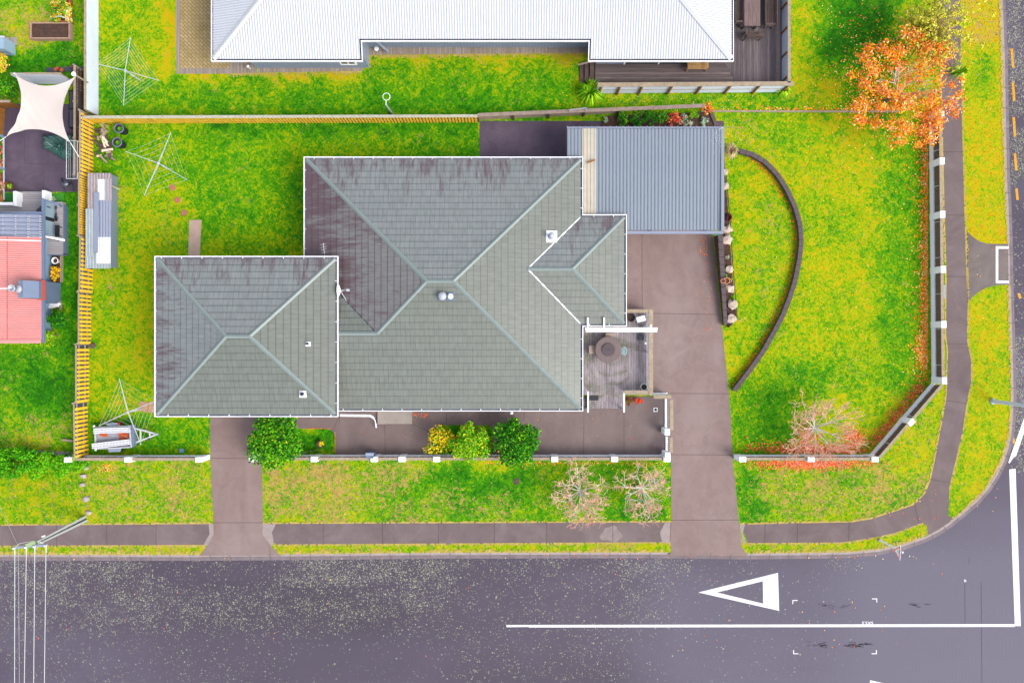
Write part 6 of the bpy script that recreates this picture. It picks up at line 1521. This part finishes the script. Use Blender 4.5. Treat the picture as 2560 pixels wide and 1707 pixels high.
fs = [(j*(N_+1)+i, j*(N_+1)+i+1, (j+1)*(N_+1)+i+1, (j+1)*(N_+1)+i) for j in range(N_) for i in range(N_)]
obj('canopy', MB().add(vs, fs), plain('cream_shadecloth', C(246, 232, 224), .8, .03, 1.2), sail, True)
for a, b in ((cs[0], P(33, 184, 2.5)), (cs[1], P(186, 186, 2.6)), (cs[2], P(198, 393, 1.5)), (cs[3], P(-6, 356, 2.4))): obj('rope', MB().tube(a, b, .018, n=6), M['white'], sail)
p = P(185, 186, 2.6); obj('post', MB().tube((p.x, p.y, 1.3), p, .05, n=14), M['wood_w'], sail); obj('post_cap', MB().lathe(p, [(.05, 0), (.13, .01), (.13, .05)], 14), M['white'], sail)
p = P(36, 184, 2.5); obj('post', MB().tube((p.x, p.y, 0), p, .06, n=12), M['steel_w'], sail); obj('spreader_bar', MB().bar(P(36, 186, 2.45), P(63, 187, 1.6), .06, .06), M['steel_w'], sail)
pfz = thing('patio_fence', 'white ribbed steel fence with timber top behind the shade sail', 'fence', P(125, 212, 0))
A, B = P(70, 211), P(192, 211); mb = MB(); k = A.x
while k < B.x-.1: mb.box(k, k+.13, A.y, A.y+.02, .03, 1.45, 0); mb.box(k+.13, k+.15, A.y-.012, A.y+.02, .03, 1.45, 1); k += .15
obj('sheet', mb, [M['clad'], M['clad2']], pfz); obj('capping', MB().box(A.x, B.x, A.y+.02, A.y+.14, 1.42, 1.5), M['wood_w'], pfz)
for k in (A.x+.1, (A.x+B.x)/2, B.x-.1): obj('post', MB().box(k-.05, k+.05, A.y+.03, A.y+.12, 0, 1.42), M['wood_w'], pfz)
ds_ = thing('roofing_stack', 'small stack of dark roofing sheets lying behind the patio fence', 'roofing sheets', P(165, 176, 0))
mb = MB(); banded(mb, [P(115, 171, .12), P(206, 166, .12), P(208, 178, .12), P(116, 182, .12)], (1, 0, 0), 'v', .1, [(0, .4, 0, .02, 0), (.4, .6, .02, .02, 0), (.6, 1, .02, 0, 0)]); obj('sheet', mb, M['dgrey'], ds_)
mb = MB(); mb.prism([P2(118, 171), P2(206, 168), P2(206, 177), P2(118, 181)], 0, .11); obj('bearer', mb, M['wood_d'], ds_)
for i, (a, b, l) in enumerate((((137, 178), (147, 169), 'left orange brick lying on the dark roofing sheets'), ((153, 180), (158, 172), 'middle orange brick lying on the dark roofing sheets'), ((175, 167), (186, 170), 'brown brick at the right end of the dark roofing sheets'))):
    tag(obj('brick', MB().bar(P(*a, .15), P(*b, .15), .16, .09), plain('orange_brick', C(*((214, 110, 54) if i < 2 else (130, 90, 84))), .8, .15)), l, 'brick', 'bricks on the roofing sheets')
so_ = thing('outdoor_sofa', 'dark grey two cushion outdoor sofa by the fence beside the shade sail', 'sofa', P(185, 270, 0))
mb = MB(); zbox(mb, 172, 226, 196, 320, .02, .32); obj('base', mb, M['black'], so_)
for y in (228, 274):
    mb = MB(); a, b = P(173, y, .45), P(191, y+43, .45); mb.box(a.x, b.x, b.y, a.y, .32, .45); cu = obj('cushion', mb, plain('charcoal_cushion', C(86, 88, 100), .85, .1, 2), so_)
    bv = cu.modifiers.new('bevel', 'BEVEL'); bv.width = .05; bv.segments = 3
mb = MB(); zbox(mb, 191, 226, 195, 320, .32, .7); obj('backrest', mb, M['dgrey'], so_)
cv = thing('covered_barbecue', 'barbecue under a creased dark green cover on the dark patio', 'barbecue', P(150, 365, 0))
out = [(106, 338), (175, 334), (196, 342), (196, 394), (178, 400), (163, 402), (142, 392), (124, 378), (106, 372)]; vs = []; cx_, cy_ = 150, 366; R_ = random.Random(77); rings = [(1.0, .02), (.97, .35), (.86, .62), (.62, .78), (.35, .9), (.12, .92)]
M_ = 54; L_ = arclen(out+[out[0]])[-1]
for r_, z in rings:
    for i in range(M_):
        p, _d = at(out+[out[0]], L_*i/M_); f = 1+.05*math.sin(i*2.1+r_*3)+.03*math.sin(i*5.3); x, y = cx_+(p.x-cx_)*r_*f, cy_+(p.y-cy_)*r_*f; zz_ = max(.02, z*(1+.07*math.sin(i*1.7+r_*9)) - (.25*max(0, (y-380)/20)))
        vs.append(P(x, y, zz_))
fs = [(k*M_+i, k*M_+(i+1) % M_, (k+1)*M_+(i+1) % M_, (k+1)*M_+i) for k in range(len(rings)-1) for i in range(M_)]+[tuple((len(rings)-1)*M_+i for i in range(M_))]
obj('cover', MB().add(vs, fs), plain('green_tarpaulin', C(72, 122, 112), .35, .2, 2.5, spec=.5, dirt=C(40, 78, 70), dirt_amt=.6), cv)
obj('cord', MB().path([P(117, 356, .85), P(140, 372, .85), P(158, 386, .6), P(185, 386, .4)], .015, 5), M['wire'], cv)
for x_, y_ in ((114, 345), (186, 345), (186, 388), (120, 368)): obj('leg', MB().box(P2(x_, 0)[0]-.03, P2(x_, 0)[0]+.03, P2(0, y_)[1]-.03, P2(0, y_)[1]+.03, .0, .3), M['black'], cv)
ai = thing('clothes_airer', 'white wall mounted clothes airer folding out from the fence over the patio', 'airer', P(180, 400, 0))
obj('frame', MB().path([P(166, 352, 1.3), P(166, 447, 1.3), P(193, 447, 1.3), P(193, 352, 1.3), P(166, 352, 1.3)], .02, 6), M['steel_w'], ai)
obj('line', MB().tube(P(172, 354, 1.3), P(172, 447, 1.3), .006, n=4).tube(P(176, 354, 1.3), P(176, 447, 1.3), .006, n=4).tube(P(183, 354, 1.3), P(183, 447, 1.3), .006, n=4).tube(P(187, 354, 1.3), P(187, 447, 1.3), .006, n=4), M['wire'], ai)
for y_ in (360, 440): obj('bracket', MB().tube(P(193, y_, 1.3), P(199, y_, .6), .018, n=5), M['steel_w'], ai)
eb = thing('exercise_bike', 'dark exercise bike with a round flywheel at the edge of the patio', 'exercise bike', P(167, 462, 0))
obj('flywheel', MB().lathe(P(166, 461, .35), [(.20, 0), (.22, .03), (.22, .16), (.17, .2)], 22), M['dgrey'], eb, True); obj('crank', MB().lathe(P(166, 461, .56), [(.06, 0), (.05, .04)], 12).bar(P(162, 462, .58), P(171, 459, .58), .04, .03), M['steel'], eb)
obj('frame', MB().bar(P(160, 456, .5), P(155, 446, .9), .07, .06).bar(P(170, 462, .4), P(181, 456, .5), .07, .06), M['black'], eb)
for a, b in (((158, 470), (163, 482)), ((178, 452), (183, 478))): obj('foot', MB().bar(P(*a, .03), P(*b, .03), .1, .07), M['dgrey'], eb)
obj('handlebar', MB().path([P(153, 444, 1.0), P(156, 448, 1.0), P(158, 452, .9)], .03, 6), M['black'], eb); obj('seat', MB().ball(P(177, 446, .8), .1, 3, (1, 1.3, .5), .04), M['black'], eb)
ls = thing('timber_screen', 'brown timber screen fence at the left edge beside the shade sail', 'fence', P(30, 262, 0))
mb = MB(); A, B = P(-30, 270), P(57, 270)
for i in range(5): mb.bar(A+Vector((0, 0, .03+i*.2)), B+Vector((0, 0, .03+i*.2)), .03, .19)
obj('boards', mb, M['wood_o'], ls); obj('capping', MB().bar(A+Vector((0, .03, 1.05)), B+Vector((0, .03, 1.05)), .14, .04), M['wood_w'], ls)
l2 = thing('timber_screen', 'lower brown timber screen running down the left edge of the patio', 'fence', P(14, 300, 0))
mb = MB(); A, B = P(14, 274), P(8, 338)
for i in range(4): mb.bar(A+Vector((0, 0, .03+i*.2)), B+Vector((0, 0, .03+i*.2)), .03, .19)
obj('boards', mb, M['wood_o'], l2); obj('capping', MB().bar(A+Vector((-.05, 0, .85)), B+Vector((-.05, 0, .85)), .1, .04), M['wood_w'], l2)
for pts, l in (([(-8, 335), (14, 345)], 'upper short grey beam poking in at the left edge'), ([(-8, 416), (13, 424)], 'lower short grey beam poking in at the left edge')):
    tag(obj('steel_beam', MB().bar(P(*pts[0], 2.4), P(*pts[1], 2.4), .12, .1).bar(P(pts[0][0], pts[0][1], 2.2), P(pts[1][0]-2, pts[1][1]-1, 2.2), .05, .18), M['bluegrey']), l, 'beam', 'beams at the left edge')
tag(obj('edging_pole', MB().tube(P(9, 345, .25), P(10, 500, .25), .05, n=8).tube(P(9, 344, .25), P(9, 346, .25), .06, n=8), M['steel']), 'long grey pole edging the patio beside the terracotta heap', 'pole')
mb = MB(); R_ = random.Random(88)
for i in range(130): x, y = R_.uniform(-30, 8), R_.uniform(345, 505); a = R_.uniform(0, 3.14); p = P(x, y, R_.uniform(.02, .25)); d_ = Vector((math.cos(a), math.sin(a), R_.uniform(-.3, .3)))*R_.uniform(.06, .16); mb.bar(p-d_, p+d_, R_.uniform(.06, .14), .04, R_.randrange(3))
struct('terracotta_shards', mb, [plain('terracotta_a', C(250, 140, 80), .8, .2), plain('terracotta_b', C(252, 190, 160), .8, .2), plain('terracotta_c', C(176, 84, 50), .8, .2)], 'stuff')
hp = thing('planter_barrel', 'half barrel with yellow flecked plant at the bottom left of the patio', 'planter', P(27, 468, 0))
obj('barrel', MB().lathe(P(28, 467, 0), [(.22, 0), (.27, .18), (.25, .34)], 16, lid=False), M['wood_o'], hp); obj('soil', MB().lathe(P(28, 467, .28), [(.25, 0), (.1, .02)], 14), M['soil'], hp); obj('leaves', tuft(MB(), P(26, 466, .3), .2, .15, 34, .02, 3, 5), L_FLX, hp)
# raised beds
rb = thing('raised_bed', 'timber framed raised bed of bare brown soil on the top left lawn', 'garden bed', P(126, 77, 0))
def frame(t, x0, y0, x1, y1, z, w=.07, mat=None):
    a, b = P(x0, y0, z), P(x1, y1, z); X0_, X1_, Y0_, Y1_ = a.x, b.x, b.y, a.y
    for bx in ((X0_, X1_, Y0_, Y0_+w), (X0_, X1_, Y1_-w, Y1_), (X0_, X0_+w, Y0_+w, Y1_-w), (X1_-w, X1_, Y0_+w, Y1_-w)): obj('side', MB().box(*bx, 0, z), mat or M['wood_w'], t)
    obj('soil', MB().box(X0_+w, X1_-w, Y0_+w, Y1_-w, 0, z-.07), M['soil'], t); return (X0_, X1_, Y0_, Y1_)
frame(rb, 75, 56, 174, 97, .35, mat=plain('pinkish_timber', C(206, 168, 146), .8, .15, 4))
r2 = thing('planted_bed', 'narrow raised bed overflowing with green and orange leaves at the top', 'garden bed', P(152, 20, 0)); frame(r2, 132, -60, 174, 55, .33, mat=M['wood_o'])
blobs = [(tuple(P(153+random.uniform(-14, 14), -40+i*4.6, .45)), (.32, .3, .22)) for i in range(20)]
obj('foliage', leafcloud(MB(), blobs, 2000, .06, 5, seed=15), [L_MID[0], L_HED[0], L_GREEN[0], L_ORA[0], L_ORA[4]], r2)
blobs = [(tuple(P(171+random.uniform(-5, 5), 20+i*4, .42)), (.2, .2, .2)) for i in range(9)]; obj('foliage', leafcloud(MB(), blobs, 500, .05, 4, seed=16), [L_YEL[0], L_YEL[1], L_WHT[1], L_ORA[4]], r2)
tag(obj('hoop_pipe', MB().path([P(128+44*i/12, 50-9*math.sin(math.pi*min(1, (i+.6)/12)), .25+.5*math.sin(math.pi*i/12)) for i in range(13)], .03, 6), M['steel_w']), 'white bent pipe hoop over the end of the planted bed', 'hoop')
for i, (x, l) in enumerate(((17, 'paver nearest the blue shed corner'), (34, 'pale grey paver at the outer end of the pair'))):
    tag(obj('paver', MB().prism([P2(x-7-i*3, 95), P2(x+6+i*4, 94), P2(x+6+i*4, 114), P2(x-7-i*3, 114)], 0, .04), M['concrete_l'] if i else M['stone']), l, 'paver', 'pavers on the top left lawn')
bs = thing('blue_cabinet', 'corner of a pale blue cabinet at the left edge of the top lawn', 'cabinet', P(-2, 105, 0))
mb = MB(); zbox(mb, -40, 92, 9, 122, 0, 1.0); obj('body', mb, plain('pale_blue_paint', C(176, 206, 232), .5, .05), bs); mb = MB(); zbox(mb, -42, 90, 10, 94, 1.0, 1.06); obj('lid', mb, M['corr_w'], bs)
shrub('border_shrub', 'yellow and orange leaved shrub at the left edge below the blue cabinet', 'shrub', 2, 160, 26, .9, [L_YEL[0], L_YEL[1], L_ORA[4], L_ORA[0], L_GREEN[1]], 1300, .06, 100, 12)
shrub('border_shrub', 'dark green glossy shrub left of the shade sail top corner', 'shrub', 20, 222, 30, .9, L_GREEN[:4], 1200, .075, 101, 12)
# planting beside the red roofed house
hb_ = thing('house_border', 'narrow soil border with timber edge along the red roofed house', 'garden bed', P(142, 675, 0))
mb = MB(); zbox(mb, 131, 638, 151, 706, 0, .12); obj('soil', mb, M['soil'], hb_); mb = MB(); zbox(mb, 150, 638, 153, 705, 0, .2); obj('edging', mb, M['wood_w'], hb_); mb = MB(); zbox(mb, 147, 752, 150, 775, 0, .2); obj('edging', mb, M['wood_w'], hb_)
shrub('autumn_shrub', 'yellow and brown leaved plant in the border beside the red roofed house', 'plant', 140, 683, 20, .6, [L_YEL[0], L_ORA[2], M['wood_o'], L_YEL[2]], 420, .06, 102, 10, loosen=.3, stretch=(.6, 1.3))
pw = thing('white_pot', 'empty white pot at the top of the border by the pale deck', 'pot', P(139, 652, .1)); c = P(139, 652, .3); c.z = .12
obj('body', MB().lathe(c, [(.14, 0), (.20, .26), (.22, .28), (.17, .28), (.16, .1)], 18), M['white'], pw, True); obj('soil', MB().lathe((c.x, c.y, .3), [(.15, 0), (.05, .01)], 12), M['soil'], pw)
shrub('broadleaf_shrub', 'dark green broadleaf shrub at the lower corner of the red roofed house', 'shrub', 145, 797, 24, 1.2, [L_GREEN[0], L_GREEN[2], L_GREEN[1]], 900, .11, 103, 12)
shrub('box_shrub', 'small yellow green clipped shrub right at the corner of the red roof', 'shrub', 124, 838, 17, 1.0, L_MID, 1000, .045, 104, 10)
hedge('low_hedge', 'thin yellow green low hedge under the lower edge of the red roof', [(52, 846), (128, 846), (128, 862), (52, 858)], .6, L_MID, 1300, .045, 105)
rb_ = MB(); R_ = random.Random(91)
for i in range(16): x, y = R_.uniform(122, 146), R_.uniform(753, 768); rb_.ball(P(x, y, .25), R_.uniform(.07, .16), i, (1.3, .7, .5), .2)
tag(obj('rubbish_bags', rb_, M['white']), 'heap of white crumpled bags against the red roofed house wall', 'bags')
pp_ = thing('potted_succulent', 'grey pot with green plant on the artificial turf by the patio', 'pot', P(131, 498, 0)); c = P(131, 498, .25); c.z = 0
obj('pot', MB().lathe(c, [(.12, 0), (.17, .25), (.18, .27), (.14, .27), (.13, .2)], 18), M['steel'], pp_, True); obj('leaves', tuft(MB(), (c.x, c.y, .27), .13, .05, 30, .02, 3, 6), L_FLX, pp_)
tag(obj('stone_ball', MB().ball(P(119, 486, .1), .16, 4, (1, .9, .7), .15), M['stone']), 'rough brown stone beside the white handrail foot', 'stone')
tag(obj('garden_tap_box', MB().box(*[P2(163, 0)[0], P2(167, 0)[0]], P2(0, 522)[1], P2(0, 517)[1], 0, .06).box(P2(164, 0)[0], P2(166, 0)[0], P2(0, 521)[1], P2(0, 518)[1], .06, .09), M['white']), 'small white block lying on the grass right of the pale deck', 'block')
tag(obj('turf_mat', MB().prism([P2(10, 484), P2(34, 484), P2(34, 506), P2(10, 506)], .0, .03).prism([P2(40, 485), P2(47, 485), P2(47, 508), P2(40, 508)], .0, .03), plain('turf', C(40, 140, 50), .9, .1)), 'bright green turf mat beside the patio handrail', 'mat')
p_ = MB(); p_.bar(P(156, 1099, .1), P(184, 1101, .1), .12, .08); p_.bar(P(158, 1097, .02), P(180, 1103, .02), .1, .06)
tag(obj('timber_plank', p_, M['wood_w']), 'short grey plank leaning at the foot of the yellow fence', 'plank')
tag(obj('tree_stump', MB().lathe(P(232, 864, 0), [(.2, 0), (.16, .12), (.13, .14)], 11), M['wood_d']), 'brown stump against the lawn side of the yellow fence', 'stump')
tag(obj('slab', MB().prism([P2(349, 1002), P2(372, 1006), P2(369, 1031), P2(347, 1026)], .0, .03).prism([P2(373, 1005), P2(400, 1002), P2(400, 1032), P2(371, 1031)], 0, .025), plain('warm_slab', C(214, 166, 130), .8, .12)), 'two brown paving slabs at the foot of the clothesline by the garage wing', 'slab')
tag(obj('access_cover', MB().prism([P2(1284, 1196), P2(1298, 1196), P2(1298, 1210), P2(1284, 1210)], .0, .02).prism([P2(1286, 1198), P2(1296, 1198), P2(1296, 1208), P2(1286, 1208)], .02, .025), M['wood_d']), 'small brown access cover in the grass verge', 'cover')

# ---------------------------------------------------------------- street furniture
pole = thing('power_pole', 'concrete power pole with crossarm and wires at the bottom left corner', 'power pole', P(215, 1297, 0)); PZ = 4.9
b0, tp = P(214, 1297), P(84, 1362, PZ); ax = (tp-b0).normalized(); sd_ = Vector((ax.y, -ax.x, 0)).normalized() if abs(ax.x)+abs(ax.y) > .01 else Vector((0, 1, 0))
rad_ = Vector((b0.x, b0.y, 0)).normalized(); sd_ = Vector((-rad_.y, rad_.x, 0))
for o_, w_ in ((-.13, .07), (.13, .07)):
    obj('flange', MB().hexa([b0+sd_*(o_-w_)+rad_*.1, b0+sd_*(o_+w_)+rad_*.1, b0+sd_*(o_+w_)-rad_*.1, b0+sd_*(o_-w_)-rad_*.1], [tp+sd_*(o_*.5-w_*.6)+rad_*.08, tp+sd_*(o_*.5+w_*.6)+rad_*.08, tp+sd_*(o_*.5+w_*.6)-rad_*.08, tp+sd_*(o_*.5-w_*.6)-rad_*.08]), M['steel_w'], pole)
obj('web', MB().bar(b0, tp, .1, .05, up=rad_), plain('aged_concrete', C(150, 160, 130), .8, .2), pole)
ca_ = MB().bar(P(33, 1368, PZ), P(119, 1361, PZ), .12, .1); xa_ = obj('crossarm', ca_, M['corr_l'], pole)
ins = [(37, 1369), (66, 1367), (87, 1365), (115, 1363)]
for x, y in ins: obj('insulator', MB().lathe(P(x, y, PZ+.1), [(.06, 0), (.06, .04), (.035, .06), (.06, .09), (.03, .14)], 10), M['white'], xa_, True)
obj('transformer_box', MB().bar(P(68, 1363, PZ+.02), P(92, 1354, PZ-.1), .22, .2), plain('pale_green_box', C(176, 200, 150), .6, .1), pole)
obj('fuse', MB().tube(P(105, 1341, PZ-.4), P(112, 1339, PZ-.4), .05).tube(P(96, 1352, PZ), P(112, 1360, PZ), .02), M['white'], pole)
obj('jumper_lead', MB().path([P(40, 1366, PZ+.1), P(48, 1358, PZ+.1), P(70, 1354, PZ+.1), P(86, 1352, PZ+.1)], .018, 5).path([P(94, 1352, PZ+.1), P(98, 1364, PZ), P(90, 1372, PZ-.1)], .015, 5), M['wire'], pole)
WB = [(36, 2900), (57, 2900), (82, 2900), (108, 2900)]
lab4 = ['leftmost of the thick wires crossing the road from the power pole', 'second thick wire from the left crossing the road', 'third thick wire from the left crossing the road', 'rightmost of the thick wires crossing the road from the power pole']
for (x, y), (u, v), l in zip(ins, WB, lab4):
    a, b = P(x, y, PZ+.2), P(u-(x-u)*1.6, v, PZ+.2); w = MB(); w.tube(a, b, .017, n=6); w.tube(a-Vector((0, .0, 0)), a-Vector((0, .4, 0)), .035, .03, n=6)
    tag(obj('power_line', w, M['steel_w']), l, 'wire', 'power lines crossing the road')
tag(obj('service_wire', MB().tube(P(46, 1366, PZ), P(-40, 1180, 3.4), .010, n=5).tube(P(46, 1366, PZ), P(56, 2900, PZ), .010, n=5), M['steel']), 'very thin grey wire running up past the pole to the left edge', 'wire')
lp = thing('street_lamp', 'galvanised street lamp post on the grass verge at the right edge', 'street lamp', P(2482, 1003, 0))
b = P(2482, 1003); obj('post', MB().tube(b, b+Vector((0, 0, 7.5)), .12, .08, 14), M['clad'], lp); obj('base_plate', MB().lathe(b, [(.2, 0), (.2, .03), (.12, .06)], 14), M['steel'], lp, True)
obj('arm', MB().tube(b+Vector((0, 0, 7.4)), b+Vector((2.2, -.2, 7.8)), .05, .04, 10), M['steel'], lp); obj('lamp_head', MB().hexa([b+Vector(v) for v in ((2.1, -.35, 7.72), (2.8, -.35, 7.75), (2.8, -.05, 7.75), (2.1, -.05, 7.72))], [b+Vector(v) for v in ((2.15, -.3, 7.86), (2.7, -.3, 7.86), (2.7, -.1, 7.86), (2.15, -.1, 7.86))]), M['dgrey'], lp)
gw = thing('give_way_sign', 'red and white triangular GIVE WAY sign on a white post by the corner kerb', 'road sign', P(2199, 1349, 0))
b = P(2199, 1349); obj('post', MB().tube(b, b+Vector((0, 0, 2.46)), .055, n=12), M['lilac'], gw); obj('cap', MB().lathe(b+Vector((0, 0, 2.46)), [(.06, 0), (.06, .05), (.03, .08)], 12), M['white'], gw, True); obj('footing', MB().lathe(b, [(.12, 0), (.12, .03), (.05, .05)], 12), M['concrete_l'], gw)
sx = b.x-.07
def tri(mb, k, x0, x1, m=0):
    c_ = Vector((-12.48, 2.12)); pts = [Vector((-12.03, 2.42)), Vector((-12.91, 2.36)), Vector((-12.50, 1.66))]; pts = [c_+(p-c_)*k for p in pts]
    return mb.hexa([(x0, p.x, p.y) for p in pts], [(x1, p.x, p.y) for p in pts], m)
SGW = plain('sign_sheeting', (.9, .9, .9, 1), .4, .02); SGR = plain('sign_red', (.85, .05, .03, 1), .4, .02)
bd = obj('sign_board', tri(MB(), 1.0, sx+.012, sx), SGW, gw)
f_ = obj('red_border', tri(MB(), .93, sx-.001, sx-.005), SGR, bd); obj('white_face', tri(MB(), .66, sx-.006, sx-.009), SGW, bd)
lt = MB()
for s_, zc, sz in (('GIVE', 2.27, .115), ('WAY', 2.15, .115)):
    vs, fs = text_mesh(s_, sz); lt.add([(sx-.011, -12.475-v.x, zc+v.y) for v in vs], fs)
obj('lettering', lt, M['black'], bd)

shrub('deck_plant', 'dark red leafed plant beside the white handrail of the side deck steps', 'plant', 1572, 1000, 13, .5, [plain('dark_red_leaf', C(96, 52, 52), .8, .2), L_YEL[3], L_RED[2]], 260, .05, 110, 8, loosen=.3)
shrub('deck_plant', 'small orange red plant against the front edge of the side deck', 'plant', 1596, 1002, 12, .35, [L_RED[0], L_RED[1], L_RED[2]], 220, .05, 111, 8, loosen=.3, stretch=(1.2, .7))
